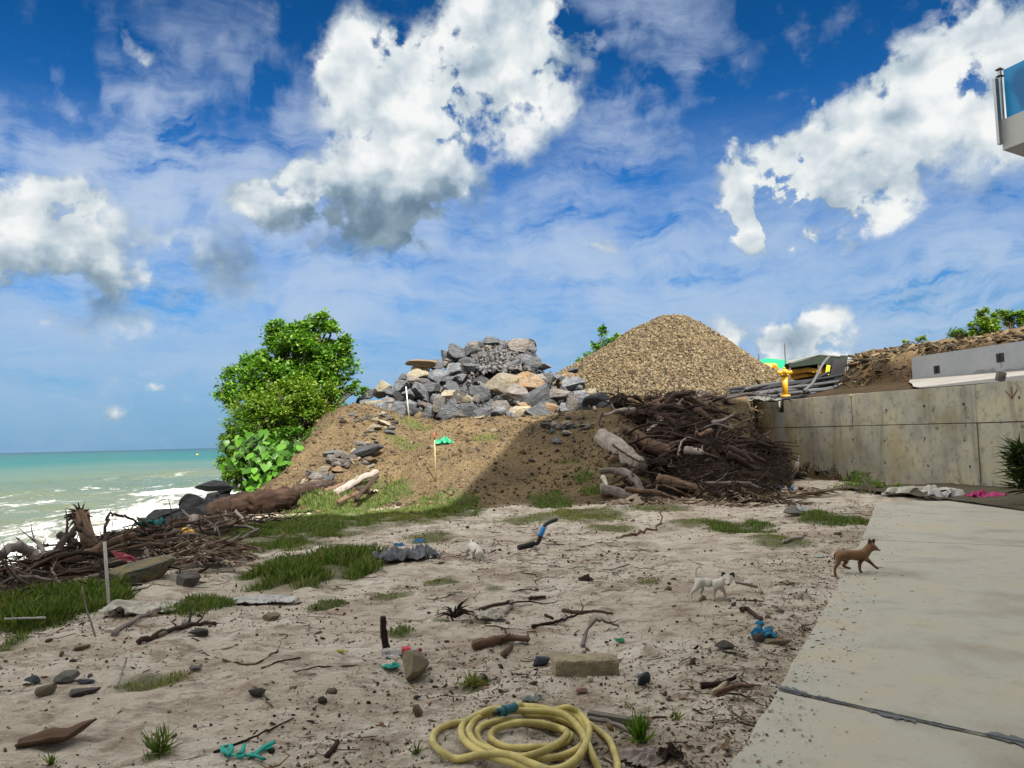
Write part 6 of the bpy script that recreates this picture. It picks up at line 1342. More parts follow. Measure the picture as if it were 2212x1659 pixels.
# ------------------------------------------------------------------ small thrown-away things and sticks on the sand
def crumple(name, u, v, w, d_, hh, mt, label, cat, seed=0, rz=0, dz=0, shape=None, at_=None, sharp=1.0):
    """thin crumpled sheet with real folds"""
    rs = np.random.default_rng(seed); n1, n2 = 54, 42; X_, Y_ = np.meshgrid(np.linspace(-.5, .5, n1), np.linspace(-.5, .5, n2)); ca, sa = math.cos(seed*1.7), math.sin(seed*1.7); Xw = X_*ca-Y_*sa+.35*fbm(X_*2.3+seed, Y_*2.3, 2, seed+31); Yw = X_*sa+Y_*ca+.35*fbm(X_*2.3, Y_*2.3+seed, 2, seed+37)
    f = np.abs(fbm(Xw*4*sharp+seed*3.1, Yw*4*sharp+seed, 3, seed))*1.6+.2*np.abs(vnoise(Xw*9+seed, Yw*9, seed+5)); env = np.clip(1-(X_**2+Y_**2)*3.2, 0, 1)**.5
    wob = 1+.45*vnoise(np.arctan2(Y_, X_)*1.7+seed, X_*0, seed+9)+.25*vnoise(np.arctan2(Y_, X_)*5+seed, X_*0, seed+19)
    X2 = X_*w*wob+.10*w*vnoise(X_*5, Y_*5, seed+2); Y2 = Y_*d_*wob; Z2 = hh*f*(.35+.65*env)
    idx = np.arange(X_.size).reshape(X_.shape); F_ = np.stack([idx[:-1,:-1], idx[:-1,1:], idx[1:,1:], idx[1:,:-1]], -1).reshape(-1, 4)
    rad = np.hypot(X_, Y_).ravel()*(1+.3*vnoise(np.arctan2(Y_, X_).ravel()*3+seed, X_.ravel()*0, seed+4)); F_ = F_[(rad[F_] < .5).all(1)]
    p = at_ if at_ is not None else T(u, v); o = np_mesh(name, np.stack([X2.ravel(), Y2.ravel(), Z2.ravel()], 1), F_, mt, True)
    o.location = p+Vector((0, 0, .012+dz)); o.rotation_euler = (0, 0, rz); so = o.modifiers.new('thickness', 'SOLIDIFY'); so.thickness = .004
    return prop(o, label, cat)
def pl(name, c, rough=.55, var=.2): return plain(name, c, rough, .4, var=var, sc=12)
M_WRAG = pl('white cloth', c3(.50,.48,.42), .8); M_TEALR = pl('teal cloth', c3(.01,.32,.26), .7); M_GREENP = pl('green plastic', c3(.02,.34,.17), .4); M_BLUEP = pl('blue plastic', c3(.02,.18,.42), .35)
M_GTARP = pl('grey tarpaulin', c3(.13,.14,.16), .55, .4); M_PINKC = pl('pink cloth', c3(.50,.05,.20), .7); M_YEL = pl('yellow plastic', c3(.70,.38,.02), .4); M_SACK = pl('white sacking', c3(.46,.46,.45), .7)
crumple('cloth_rag', 298, 1322, .78, .50, .13, M_WRAG, 'dirty white sheet half buried beside the thin white stake', 'cloth', 3, .3)
crumple('plastic_rag', 1058, 1335, .34, .24, .07, M_WRAG, 'small torn white plastic rag between two curved branches', 'plastic rag', 5, -.3, sharp=1.5)
crumple('tarp_heap', 885, 1208, .85, .60, .22, M_GTARP, 'crumpled grey tarpaulin with blue bits beside the grass tuft', 'tarpaulin', 7, .1, sharp=2.2)
for k, (u, v) in enumerate(((905, 1187), (862, 1196))): crumple('plastic_scrap', u, v, .16, .10, .06, M_BLUEP, ('dark blue plastic scrap on the right of the grey tarpaulin', 'dark blue plastic scrap on the left of the grey tarpaulin')[k], 'plastic scrap', 8+k, dz=.10)
crumple('plastic_bag', 1650, 1376, .20, .17, .09, pl('torn blue bag', c3(.01,.19,.36), .4), 'torn bright blue bag near the edge of the path', 'plastic bag', 11, .2, sharp=1.3)
crumple('plastic_scrap', 1641, 1352, .09, .08, .04, pl('light blue scrap', c3(.02,.26,.48), .4), 'light blue scrap under the curved dark stick', 'plastic scrap', 12)
crumple('plastic_scrap', 845, 1444, .13, .09, .03, M_TEALR, 'teal scrap in front of the crushed bottle', 'plastic scrap', 13)
crumple('plastic_scrap', 1341, 1388, .08, .06, .03, M_GREENP, 'thin green netting scrap right of the pale forked branch', 'netting scrap', 14, sharp=2)
crumple('plastic_scrap', 737, 1410, .07, .03, .015, pl('yellow scrap', c3(.6,.55,.02), .4), 'tiny yellow scrap left of the upright dark stub', 'plastic scrap', 15)
crumple('concrete_flake', 1150, 1516, .13, .08, .03, pl('grey green flake', c3(.22,.26,.24), .8), 'grey green flake above the hose coil', 'concrete flake', 16)
crumple('green_bag', 958, 960, .60, .22, .24, M_GREENP, 'bright green plastic bag lying on the spoil slope', 'plastic bag', 17, sharp=1.3)
crumple('blue_bag', 1690, 1062, .62, .30, .22, pl('blue bag', c3(.01,.13,.36), .4), 'blue bag beside the palm fronds near the wall', 'plastic bag', 18)
crumple('white_sack', 2042, 1079, .95, .55, .34, M_SACK, 'round bundle of white sacking by the wall foot', 'sack', 19)
crumple('sack_cloth', 1990, 1070, 1.7, .5, .26, M_WRAG, 'long limp white cloth by the wall foot left of the sack', 'cloth', 20, -.1)
crumple('pink_cloth', 2125, 1082, .92, .45, .26, M_PINKC, 'bright pink cloth lying at the wall foot', 'cloth', 21)
crumple('white_scrap', 1728, 1106, .40, .30, .16, M_SACK, 'white crumpled scrap in the grass near the path', 'scrap', 22)
crumple('white_scrap', 1690, 1168, .01, .01, .01, M_SACK, 'x', 'scrap', 23) if False else None
crumple('foam_scrap', 1768, 1205, .14, .10, .03, pl('pale foam', c3(.42,.50,.48), .7), 'pale foam chip left of the path near the brown puppy', 'foam scrap', 24)
crumple('teal_rag', 322, 1132, .50, .22, .16, pl('dark teal rag', c3(.01,.12,.12), .8), 'dark teal rag caught on the shore driftwood', 'rag', 25, at_=at(322, 1136, 14.6))
crumple('white_green_bag', 378, 1153, .34, .2, .14, pl('pale green bag', c3(.34,.42,.36), .6), 'pale green and white bag next to the yellow float', 'plastic bag', 26, at_=at(378, 1158, 14.3))
crumple('white_debris', 560, 1300, .75, .40, .05, M_SACK, 'shredded white plastic strewn near the squat brown stone', 'plastic shreds', 27, sharp=2.6)
crumple('paper_sheet', 802, 1063, .34, .3, .10, pl('buff card', c3(.42,.36,.26), .8), 'buff card square leaning at the slope foot', 'card', 28)
crumple('dark_lump', 1265, 1255, .17, .13, .07, MAT_WOODD, 'small dark twisted bark piece in the middle of the sand', 'bark', 30)
crumple('white_bottle', 340, 1362, .01, .01, .01, M_SACK, 'x', 'scrap', 31) if False else None
crumple('white_chip', 402, 1352, .09, .07, .07, M_SACK, 'white foam chip above the mossy stone', 'foam scrap', 32)
crumple('cloth_strip', 1130, 1530, .01, .01, .01, M_TEALR, 'x', 'scrap', 33) if False else None
p = at(400, 1153, 14.2); V_, F_ = ICO[3]; a = Acc(); a.v = [Vector((q[0]*.17, q[1]*.15, q[2]*.115)) for q in V_]; [a.face(tuple(f)) for f in F_]; o = a.build('yellow_float', M_YEL, None, True); o.location = p; prop(o, 'yellow plastic float on the shore driftwood', 'float')
# teal rope-like cloth at the bottom left
def cl(cx_, cy_): return ((cx_/2.572)*.864, (1540+cy_/2.572)*.864)
a = Acc(); base = G(*cl(1560, 905))
for k, path in enumerate(([(1425,850),(1445,885),(1480,905),(1530,920),(1580,925)],[(1440,860),(1475,850),(1490,880),(1470,915)],[(1540,915),(1560,880),(1575,850)],[(1580,925),(1640,915),(1700,880),(1760,850)],[(1590,925),(1650,930),(1700,945)],[(1540,950),(1570,925),(1620,910)],[(1620,915),(1690,890),(1745,870)])):
    q = [G(*cl(*c_), .0)-base for c_ in path]; q = [p_+Vector((0, 0, hz1(*(p_+base).xy)+.014+random.uniform(0, .012))) for p_ in q]
    a.tube(q, [random.uniform(.008, .02) for _ in q], 7, .35, seed=k, flat=.5)
o = a.build('torn_cloth', M_TEALR, None, True); o.location = (base.x, base.y, 0); prop(o, 'torn teal cloth strips twisted on the sand at the bottom left', 'cloth')
# crushed bottle
bp = T(868, 1420); bt = empty('plastic_bottle', bp+Vector((0, 0, .045)), R(14), 'crushed clear plastic bottle with a red label and cap', 'bottle')
MAT_PET = M('clear plastic', lambda n, b: (setc(n, b, c3(.75,.75,.78), n.bump(n.noise(n.obj(), 30, 4), .6, .02), .15), b.inputs['Transmission Weight'].__setattr__('default_value', .75), b.inputs['Alpha'].__setattr__('default_value', .75)), .15, .5)
def lathe_x(prof, n=16, sq=.8):
    a = Acc()
    for i, (x_, r_) in enumerate(prof):
        for k in range(n): t = 2*math.pi*k/n; a.v.append(Vector((x_, r_*math.cos(t)*(1+.06*math.sin(3*t+i)), r_*math.sin(t)*sq)))
    for i in range(len(prof)-1):
        for k in range(n): a.face((i*n+k, i*n+(k+1) % n, (i+1)*n+(k+1) % n, (i+1)*n+k))
    a.face(range(n)); a.face([(len(prof)-1)*n+k for k in range(n)][::-1]); return a
lathe_x([(-.15,.022),(-.145,.038),(-.10,.042),(-.06,.034),(-.02,.040),(.04,.040),(.08,.036),(.115,.016),(.135,.014)]).build('bottle_body', MAT_PET, bt, True)
lathe_x([(.0,.0415),(.02,.0425),(.055,.042),(.062,.0405)]).build('bottle_label', pl('red label', c3(.55,.02,.03), .4), bt, True)
lathe_x([(.125,.0185),(.15,.0185)]).build('bottle_cap', pl('dark red cap', c3(.25,.01,.02), .4), bt, False)
# planks, boards, husk, stakes
a = Acc(); A_, B_ = T(1272, 1550), T(1402, 1573); m_ = (A_+B_)/2; dd = B_-A_; a.box((0, 0, 0), (dd.length, .05, .035), rotm(0, 0, math.atan2(dd.y, dd.x)))
o = a.build('wood_plank', MAT_PLANK, bevel=.004); o.location = m_+Vector((0, 0, .022)); prop(o, 'short grey weathered plank right of the hose coil', 'plank')
crumple('bark_slab', 1392, 1652, .30, .20, .05, MAT_WOODG, 'split grey bark slab at the bottom near the seedling', 'bark', 41, .3, .02)
crumple('bark_slab', 1445, 1640, .12, .12, .05, MAT_WOODD, 'dark bark piece right of the split grey slab', 'bark', 42, .3, .01)
# curled husk at the lower left
a = Acc(); n1 = 16
for i in range(n1):
    f = i/(n1-1); w_ = .085*math.sin(math.pi*min(1, f*.9+.1))**.6; lift = .10*max(0, f-.62)**1.2*3.2
    for j in range(9):
        g_ = j/8-.5; a.v.append(Vector((-.17+.40*f, g_*2*w_*(1-.55*max(0, f-.6)*2), .012+lift+.20*w_*(2*abs(g_))**2*3+.004*math.sin(i*1.1+j))))
for i in range(n1-1):
    for j in range(8): a.face((i*9+j, i*9+j+1, (i+1)*9+j+1, (i+1)*9+j))
o = a.build('husk', MAT_WOODB, None, True); so = o.modifiers.new('t', 'SOLIDIFY'); so.thickness = .008; o.location = T(110, 1610); o.rotation_euler = (0, 0, .35); prop(o, 'curled brown palm husk at the lower left', 'husk')
lay([(462,1627),(520,1606),(580,1580),(636,1553)], .008, .004, MAT_WOODD, 'long thin dark straight stick above the teal cloth', cat='stick', n=6, jit=.002)
lay([(250,1488),(263,1468),(274,1447)], .009, .006, MAT_BLEACH, 'short pale stick left of the grassy hollow', lift=(.01, .05, .09), cat='stick', n=6)
lay([(1226,1546),(1270,1556),(1320,1565),(1372,1588)], .014, .012, MAT_WOODG, 'grey crooked stick running from the hose under the plank', cat='stick', n=7)
lay([(1385,1556),(1412,1552),(1440,1552)], .008, .005, MAT_WOODB, 'thin brown stick right of the plank', cat='stick', n=6)
lay([(1024,1403),(1060,1395),(1100,1388),(1142,1391)], .042, .022, MAT_WOODB, 'stout brown branch lying in the middle of the sand', cat='branch', n=9, forks=2)
lay([(1088,1420),(1105,1403)], .026, .02, MAT_WOODB, 'short broken stub in front of the stout brown branch', cat='branch', n=7)
lay([(1150,1358),(1190,1350),(1220,1342),(1252,1330)], .018, .008, MAT_WOODD, 'dark forked stick right of the white rag', cat='stick', n=6, forks=2)
lay([(1178,1332),(1194,1339)], .016, .012, MAT_WOODD, 'stubby dark stick above the dark forked stick', cat='stick', n=6)
lay([(1215,1322),(1255,1327),(1290,1324),(1325,1330)], .020, .010, MAT_WOODB, 'long low brown stick in the middle of the bare sand', cat='stick', n=6, forks=1)
lay([(1258,1398),(1266,1378),(1285,1365),(1310,1362),(1336,1356)], .016, .009, MAT_WOODG, 'pale forked branch arching over the sand', lift=(.01, .04, .09, .07, .02), cat='branch', n=7, forks=3)
lay([(1262,1410),(1250,1425),(1235,1440),(1215,1452)], .014, .008, MAT_WOODG, 'pale root trailing toward the squared stone block', cat='branch', n=6, forks=1)
lay([(1035,1320),(1060,1312),(1085,1308),(1100,1302)], .018, .014, MAT_WOODB, 'flat brown branch above the white rag', cat='branch', n=7, forks=1)
lay([(1075,1335),(1092,1328),(1105,1312),(1106,1300)], .022, .014, MAT_WOODG, 'curved grey branch right of the white rag', cat='branch', n=7)
lay([(1145,1297),(1160,1295),(1178,1294)], .022, .018, MAT_WOODD, 'short dark log piece in the open sand', cat='branch', n=7, forks=1)
lay([(830,1415),(828,1395),(832,1376),(836,1356)], .032, .026, MAT_WOODD, 'dark upright wooden stub beside the crushed bottle', lift=(-.02, .08, .17, .26), cat='stub', n=8) if False else None
p = T(836, 1408); branch('wooden_stub', [p, p+Vector((-.02, 0, .12)), p+Vector((-.03, 0, .27))], .030, .024, MAT_WOODD, 'dark upright wooden stub behind the crushed bottle', 'stub', None, n=8)
lay([(836,1412),(845,1462),(866,1450)], .006, .005, MAT_WOODD, 'thin dark twig touching the sandstone lump', cat='stick', n=5) if False else None
lay([(1602,1322),(1612,1318),(1632,1333),(1644,1342)], .022, .018, MAT_WOODD, 'curved dark stick above the torn blue bag', cat='stick', n=8)
lay([(1588,1260),(1610,1264),(1636,1270)], .016, .010, MAT_WOODG, 'grey stick right behind the white puppy', cat='stick', n=6)
lay([(1590,1298),(1625,1299),(1650,1301)], .008, .006, MAT_WOODD, 'thin dark stick at the feet of the white puppy', cat='stick', n=5)
lay([(1330,1168),(1360,1158),(1400,1150),(1430,1143),(1433,1126)], .028, .014, MAT_WOODB, 'long crooked branch turned up at its right end', lift=(.02, .04, .05, .07, .30), cat='branch', n=7)
lay([(770,1185),(795,1182),(812,1176)], .030, .022, MAT_BLEACH, 'bleached stick on the grass above the grey tarpaulin', cat='stick', n=7)
lay([(1000,1195),(1012,1188)], .010, .008, MAT_BLEACH, 'short pale stick left of the sniffing puppy', cat='stick', n=5)
lay([(480,1428),(520,1436),(560,1432),(600,1408)], .010, .007, MAT_WOODB, 'brown twig among dry fronds in the left sand', cat='stick', n=6, forks=2)
lay([(565,1445),(600,1432),(650,1422)], .008, .006, MAT_WOODD, 'dark twig right of the dry fronds', cat='stick', n=5)
lay([(640,1452),(700,1442),(760,1440),(815,1436)], .006, .005, MAT_WOODD, 'long faint twig left of the sandstone lump', cat='stick', n=5)
lay([(1330,1640),(1345,1655)], .012, .01, MAT_WOODD, 'dark twig end at the bottom beside the hose tail', cat='stick', n=5)
lay([(705,1640),(722,1618),(730,1606)], .016, .012, MAT_WOODD, 'knotted short twig at the bottom left of the hose', cat='stick', n=7, forks=2)
lay([(1545,1505),(1580,1490),(1628,1486)], .020, .012, MAT_WOODB, 'brown split stick by the path joint', cat='stick', n=7)
lay([(1515,1488),(1560,1482),(1590,1470)], .024, .010, MAT_WOODD, 'broken dark branch left of the path joint', cat='stick', n=7, forks=1)
lay([(1540,1503),(1572,1478)], .02, .014, MAT_TAN, 'short tan wood wedge left of the path joint', cat='stick', n=6)
lay([(1690,1175),(1710,1168),(1740,1160)], .03, .02, MAT_WOODG, 'grey stick pointing at the path by the grass', cat='stick', n=6)
lay([(245,1375),(300,1340),(350,1320)], .028, .016, MAT_WOODG, 'pale grey stick slanting up from the grass edge at the left', cat='stick', n=7)
lay([(300,1392),(350,1372),(420,1352),(470,1352)], .026, .016, MAT_WOODD, 'dark knotted branch across the left sand', cat='stick', n=7, forks=3)
lay([(8,1366),(50,1364),(98,1363)], .010, .010, M_SACK, 'thin white tube lying on the lower left grass', lift=.12, cat='tube', n=6, jit=.001)
p = T(205, 1375); branch('cane', [p, p+Vector((-.07, 0, .22)), p+Vector((-.12, 0, .42))], .009, .006, MAT_BLEACH, 'pale thin cane sticking up from the left grass', 'cane', None, n=5)
# small tangle of roots
p = T(982, 1340); t = empty('root_knot', p+Vector((0, 0, .03)), 0, 'dark spidery knot of roots in the middle of the sand', 'root knot'); a = Acc()
for k in range(26):
    d = Vector((random.gauss(0, 1), random.gauss(0, .8), abs(random.gauss(.3, .6)))).normalized()*random.uniform(.08, .22); a.tube([(0, 0, 0), d*.5+Vector((0, 0, .03)), d], [.014, .009, .003], 5, .2, seed=k)
a.build('roots', MAT_WOODD, t, True)
# stakes
def stake(u0, v0, u1, v1, Y, r_, mt, label, extra=None):
    A, B = at(u0, v0, Y), at(u1, v1, Y); A.z = min(A.z, hz1(A.x, A.y)); t = empty('stake', A, 0, label, 'stake')
    a = Acc(); a.tube([Vector((0, 0, -.05)), B-A], r_, 7); a.build('pole', mt, t, True)
    if extra: extra(t, B-A)
    return t
M_STK = pl('white stake', c3(.55,.54,.50), .6); M_RST = pl('red tape', c3(.35,.08,.05), .6)
b0 = T(237, 1326)
def rib(t, tip):
    o = crumple('ribbon', 0, 0, .24, .07, .08, pl('pink ribbon', c3(.62,.16,.22), .6), None, None, 51, at_=Vector((0, 0, 0))); o.parent = t; o.location = tip*.80+Vector((.20, 0, -.02)); o.rotation_euler = (1.2, .3, 0)
stake(237, 1326, 226, 1170, b0.y, .016, M_STK, 'leaning white stake with a faded pink ribbon at the left', rib)
b0 = T(942, 1040); 
def tipm(t, tip): a = Acc(); a.tube([tip*.85, tip*1.0], .026, 7); a.build('tip', M_RST, t, True)
stake(942, 1040, 938, 934, b0.y, .020, pl('pale bamboo', c3(.42,.34,.18), .7), 'thin bamboo stake with a red tip on the spoil slope', tipm)
stake(884, 905, 877, 835, 26.2, .022, M_STK, 'thin pale stake standing before the boulder heap')
# black pipe end bent up, wrapped with blue tape
A_ = [T(1120,1188), T(1150,1182)]; q = [A_[0]+Vector((0, 0, .03)), A_[1]+Vector((0, 0, .05)), at(1162,1172,A_[1].y), at(1170,1150,A_[1].y), at(1180,1132,A_[1].y+.1), at(1205,1121,A_[1].y+.3)]
pb = empty('bent_pipe', A_[0], 0, 'bent black pipe rising from the sand with bright blue tape', 'pipe'); Q = []
for i in range(len(q)-1):
    p0 = q[max(i-1, 0)]; p1 = q[i]; p2 = q[i+1]; p3 = q[min(i+2, len(q)-1)]
    for k in range(6): t = k/6; Q.append(.5*((2*p1)+(p2-p0)*t+(2*p0-5*p1+4*p2-p3)*t*t+(3*p1-p0-3*p2+p3)*t**3)-A_[0])
a = Acc(); a.tube(Q, [.045]*8+[.032]*(len(Q)-8), 9); a.build('pipe', MAT_BLACK, pb, True)
a = Acc(); a.tube(Q[16:22], .042, 9, .06); a.build('tape', pl('blue tape', c3(.02,.22,.60), .4), pb, True)
# ------------------------------------------------------------------ pipes, hydrant, shed, digger, tarp beyond the wall
MAT_PIPE = plain('grey black pipe', c3(.018,.019,.022), .5, .25, var=.3, sc=6); MAT_PIPEL = plain('dull grey pipe', c3(.065,.068,.072), .5, .3, var=.3, sc=6)
PIPES = [((1490,858,31),(1620,846,32),(1830,818,35)),((1500,850,31.5),(1640,838,32.5),(1820,806,36)),((1510,846,32),(1660,830,33.5),(1800,812,36)),((1505,862,30.6),(1650,852,31.5),(1800,836,34)),((1540,868,30),(1690,858,31),(1960,840,34.4)),
         ((1560,856,31),(1700,840,33),(1790,800,36)),((1600,862,30.5),(1720,846,33),(1850,826,34.5)),((1440,872,29.6),(1520,866,30.2),(1640,850,32)),((1580,846,32),(1660,834,34),(1740,822,36)),((1640,848,32.5),(1720,838,33.6),(1800,826,34.8)),
         ((1520,856,31),(1580,850,31.6),(1690,824,34)),((1660,862,30.8),(1760,852,32),(1900,842,34)),((1610,838,33),(1700,822,35),(1810,822,36))]
for k, pp in enumerate(PIPES):
    pp = [(q_[0], q_[1]+(4 if i_ else 2), q_[2]+(1.0, 3.2, 3.0)[i_]) for i_, q_ in enumerate(pp)]
    branch('water_pipe', [at(*pp[0]), at(*pp[1])+Vector((0, 0, .02)), at(*pp[2])], .075, .075, MAT_PIPE if k % 3 else MAT_PIPEL, ['dull grey', 'black', 'glossy black'][k % 3]+' pipe in the bundle before the gravel cone, '+['topmost at its right end', 'rising to the right', 'lying second from the top', 'low along the wall end', 'longest, reaching over the wall top', 'crossing the others', 'ending by the shed', 'short, by the charred stump', 'steepest of the bundle', 'behind the hydrant', 'starting at the pale flat stone', 'lowest right of the hydrant', 'just under the gravel slope'][k], 'pipe', 'long pipes lying in front of the gravel cone', n=8, rough=0, jit=.015)
branch('water_pipe', [at(1735,845,34), at(1755,828,34.2), at(1775,790,34.5), at(1792,770,34.8)], .07, .07, MAT_PIPEL, 'dull grey pipe bent upward right of the yellow hydrant', 'pipe', None, n=8, rough=0, jit=.01)
crumple('black_sheet', 1650, 868, 2.0, .8, .25, pl('dull plastic sheet', c3(.10,.095,.09), .6), 'dull plastic sheet hanging over the bank under the pipes', 'plastic sheet', 61, at_=at(1640, 868, 31), rz=.3)
hy = at(1697, 858, 34.3); hd = empty('hydrant', hy, 0, 'yellow hydrant standpipe rising above the notch in the concrete wall', 'hydrant'); MAT_HY = plain('yellow hydrant paint', c3(.50,.27,.01), .4, .5, var=.2, sc=5)
def cyl(nm, z0, z1, r0, mt, par, r1=None, n=14): a = Acc(); a.tube([(0, 0, z0), (0, 0, z1)], [r0, r1 or r0], n); return a.build(nm, mt, par, True)
cyl('flange', -.02, .10, .22, MAT_HY, hd); cyl('barrel', .10, .95, .13, MAT_HY, hd); cyl('collar', .95, 1.03, .19, MAT_HY, hd); cyl('bonnet', 1.03, 1.26, .18, MAT_HY, hd, .10); cyl('cap_nut', 1.26, 1.34, .05, MAT_HY, hd)
for dx, dy in ((-1, 0), (1, 0), (0, -1)):
    a = Acc(); a.tube([(dx*.10, dy*.10, 1.10), (dx*.27, dy*.27, 1.10)], .085, 12); a.tube([(dx*.27, dy*.27, 1.10), (dx*.32, dy*.32, 1.10)], .10, 12); a.build('outlet', MAT_HY, hd, True)
rp = Acc(); rp.tube([hy+Vector((0, 0, -.95)), hy+Vector((0, 0, -.02))], .16, 12); o = rp.build('riser_pipe', MAT_BLACK, None, True, origin=hy); prop(o, 'black riser pipe in the wall notch under the yellow hydrant', 'pipe')
# shed
sh = empty('site_shed', at(1760, 830, 44), 0, 'low open site shed with a dark sheet roof beyond the pipes', 'shed'); si_ = Matrix.Translation(-sh.location)
MAT_ROOF = plain('weathered sheet roof', c3(.20,.21,.17), .6, var=.3, sc=2); MAT_DARKS = plain('dark green shade cloth', c3(.012,.022,.014), .8, var=.4, sc=2)
def quad(pts, th, nm, mt, par, Mx=None):
    a = Acc(); a.poly(pts); o = a.build(nm, mt, par); so = o.modifiers.new('t', 'SOLIDIFY'); so.thickness = th; so.offset = 0
    if Mx is not None: o.data.transform(Mx)
    return o
q = [at(1700, 784, 43), at(1770, 766, 43), at(1772, 768, 47), at(1702, 780, 47)]; quad(q, .05, 'roof', MAT_ROOF, sh, si_)
q = [at(1770, 766, 43), at(1830, 771, 43), at(1830, 774, 47), at(1772, 768, 47)]; quad(q, .05, 'roof', MAT_ROOF, sh, si_)
quad([at(1695, 786, 46.5), at(1830, 775, 46.5), at(1830, 830, 46.5), at(1690, 830, 46.5)], .03, 'back_cloth', MAT_DARKS, sh, si_)
quad([at(1703,786,43.05), at(1770,769,43.05), at(1829,774,43.05), at(1829,788,43.05), at(1770,786,43.05), at(1706,794,43.05)], .03, 'front_cloth', MAT_DARKS, sh, si_)
for u in (1706, 1768, 1826):
    a = Acc(); a.tube([at(u, 832, 43.1), at(u, 770 if u > 1710 else 783, 43.1)], .05, 6); o = a.build('post', MAT_WOODB, sh); o.data.transform(si_)
for k, (u, v0, v1, w_) in enumerate(((1812,776,836,.7),(1822,768,830,.5),(1800,782,838,.55))):
    c0, c1 = at(u-14, v1, 41.2+k*.2), at(u+2, v0, 41.6+k*.2); sd_ = Vector((w_*.5, .1, 0)); quad([c0-sd_, c0+sd_, c1+sd_, c1-sd_], .04, 'leaning_sheet', MAT_BLACK if k != 1 else MAT_DARKS, sh, si_)
a = Acc(); a.box(at(1788, 799, 41), (.20, .05, .52), rotm(0, .2, 0)); o = a.build('yellow_tag', pl('lime yellow tag', c3(.55,.55,.02), .5), sh); o.data.transform(si_)
# digger
MAT_DIG = plain('yellow machine paint', c3(.52,.28,.015), .45, .5, var=.3, sc=3)
dg = empty('digger', at(1700, 810, 45), 0, 'yellow digger partly hidden behind the gravel cone and the pipes', 'digger'); di = Matrix.Translation(-dg.location)
a = Acc(); p0 = at(1657, 799, 45); ax_ = Vector((.5, -.85, -.1)).normalized(); a.tube([p0-ax_*.5, p0+ax_*.5], .40, 26); o = a.build('drum', MAT_DIG, dg, True); o.data.transform(di)
a = Acc(); a.tube([p0+ax_*.51, p0+ax_*.54], .29, 26); o = a.build('drum_face', plain('darker yellow', c3(.36,.18,.01), .5), dg); o.data.transform(di)
def beam(nm, pts, w, hh, mt):
    a = Acc()
    for i in range(len(pts)-1):
        A, B = pts[i], pts[i+1]; d = B-A; yaw = math.atan2(d.y, d.x); pit = -math.asin(d.z/d.length); a.box((A+B)/2, (d.length+.08, w, hh*(1-.003*i)), rotm(0, pit, yaw))
    o = a.build(nm, mt, dg, bevel=.03); o.data.transform(di)
beam('boom', [at(1668, 806, 44.5), at(1700, 815, 44.3), at(1735, 808, 44), at(1790, 800, 43.8)], .38, .42, MAT_DIG)
beam('arm', [at(1700, 806, 43.9), at(1745, 799, 43.6), at(1772, 803, 43.4)], .28, .26, MAT_DIG)
beam('chassis', [at(1668, 818, 45.2), at(1720, 820, 45)], 1.2, .5, MAT_DIG)
a = Acc(); a.tube([at(1700, 800, 43.8), at(1760, 806, 43.6)], .07, 8); o = a.build('hydraulic_ram', MAT_STEEL, dg, True); o.data.transform(di)
# green tarp roof and two thin rods
tp_ = empty('green_canopy', at(1660, 785, 50), 0, 'bright green canopy peeking out right of the gravel cone', 'canopy'); ti = Matrix.Translation(-tp_.location); MAT_GT = plain('green canopy sheet', c3(.01,.40,.19), .5, var=.15, sc=2)
quad([at(1628, 784, 50), at(1655, 774, 50), at(1660, 778, 52), at(1632, 786, 52)], .03, 'sheet', MAT_GT, tp_, ti); quad([at(1655, 774, 50), at(1698, 778, 50), at(1700, 782, 52), at(1660, 778, 52)], .03, 'sheet', MAT_GT, tp_, ti)
quad([at(1628, 784, 50), at(1655, 774, 50), at(1698, 778, 50), at(1698, 796, 50), at(1630, 796, 50)], .03, 'skirt', MAT_GT, tp_, ti)
for u in (1632, 1696): a = Acc(); a.tube([at(u, 835, 50.2), at(u, 782, 50.2)], .04, 6); o = a.build('pole', MAT_STEEL, tp_); o.data.transform(ti)
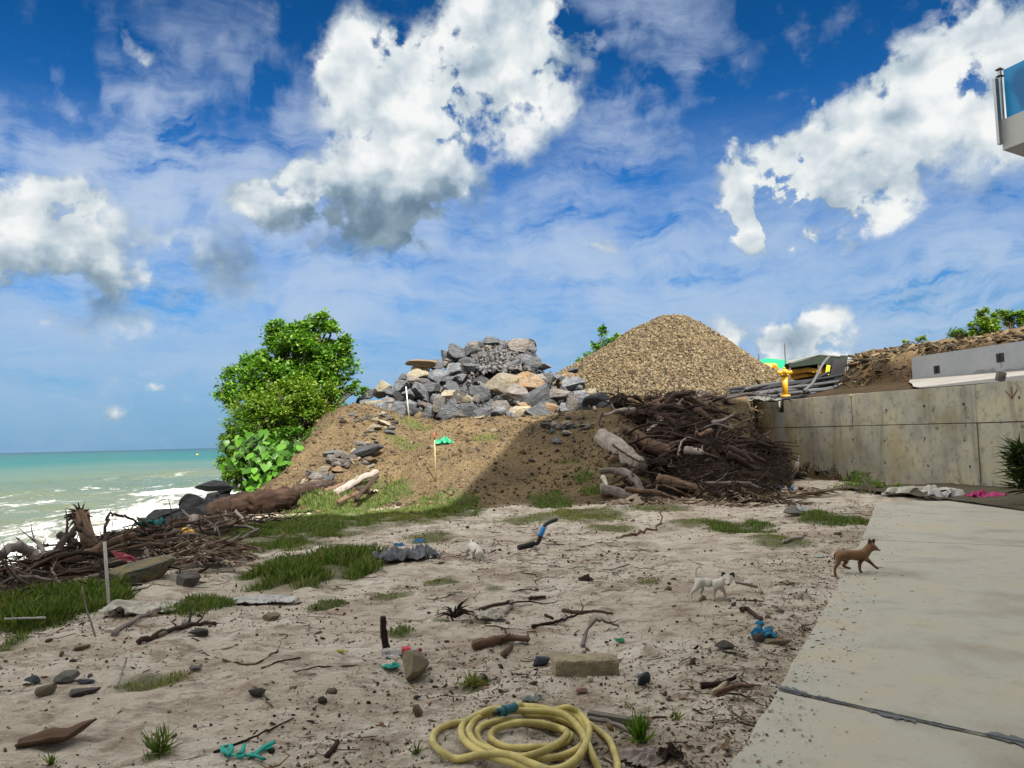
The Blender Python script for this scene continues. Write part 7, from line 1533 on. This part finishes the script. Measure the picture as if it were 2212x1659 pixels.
branch('steel_rod', [at(1697, 800, 48), at(1696, 770, 48), at(1695, 742, 48)], .035, .03, MAT_PIPEL, 'taller thin steel rod standing behind the shed', 'rod', None, n=5, rough=0, jit=.004)
branch('steel_rod', [at(1640, 785, 49), at(1639, 764, 49)], .03, .025, MAT_PIPEL, 'short thin rod standing above the green canopy', 'rod', None, n=5, rough=0, jit=.004)
# small post in the apron
a = Acc(); c = at(2162, 818, 21.6); a.box(c+Vector((0, 0, .06)), (.22, .14, .26), rotm(0, .25, 0)); o = a.build('dark_block', MAT_ROCK[4], bevel=.01); prop(o, 'dark block standing on the pale apron behind the wall', 'block')
# yellow buoy out at sea
V_, F_ = ICO[2]; a = Acc(); a.v = [Vector((q[0]*.5, q[1]*.5, q[2]*.42)) for q in V_]; [a.face(tuple(f)) for f in F_]; o = a.build('buoy', M_YEL, None, True); d = ray(426, 982); o.location = Vector((0, 0, CAMH))+d*((SEA+.1-CAMH)/d.z); prop(o, 'small yellow buoy far out on the sea', 'buoy')
# rubbish and rubble at the wall end
for k, (u, v, s_, mt) in enumerate(((1745,1005,.5,MAT_ROCK[3]),(1768,1012,.45,MAT_ROCK[4]),(1735,1022,.4,MAT_ROCK[3]),(1790,1018,.3,MAT_ROCK[0]))):
    p = T(u, v+6); rock('rubble_block', p+Vector((0, 0, s_*.2)), (s_*1.4, s_, s_*.6), mt, ('pale rubble block nearest the grey root clump by the wall','brown rubble block at the foot of the concrete wall','low pale rubble block in front of the wall end','small grey rubble block at the wall foot')[k], 'rubble block', None)

# labels that came out the same are told apart by their order from left to right
bpy.context.view_layer.update()
same = {}
for o in list(S.objects):
    if o.parent is None and o.get('label') and o.get('category'): same.setdefault(o['label'], []).append(o)
for lb, L in same.items():
    if 1 < len(L) < 6 and len(lb.split()) <= 14:
        L.sort(key=lambda o: W2uv(o.location)[0]); nm = {2: ['left', 'right'], 3: ['left', 'middle', 'right']}.get(len(L)) or ['first', 'second', 'third', 'fourth', 'fifth'][:len(L)]
        for o, w in zip(L, nm): o['label'] = lb+f', {w} one'
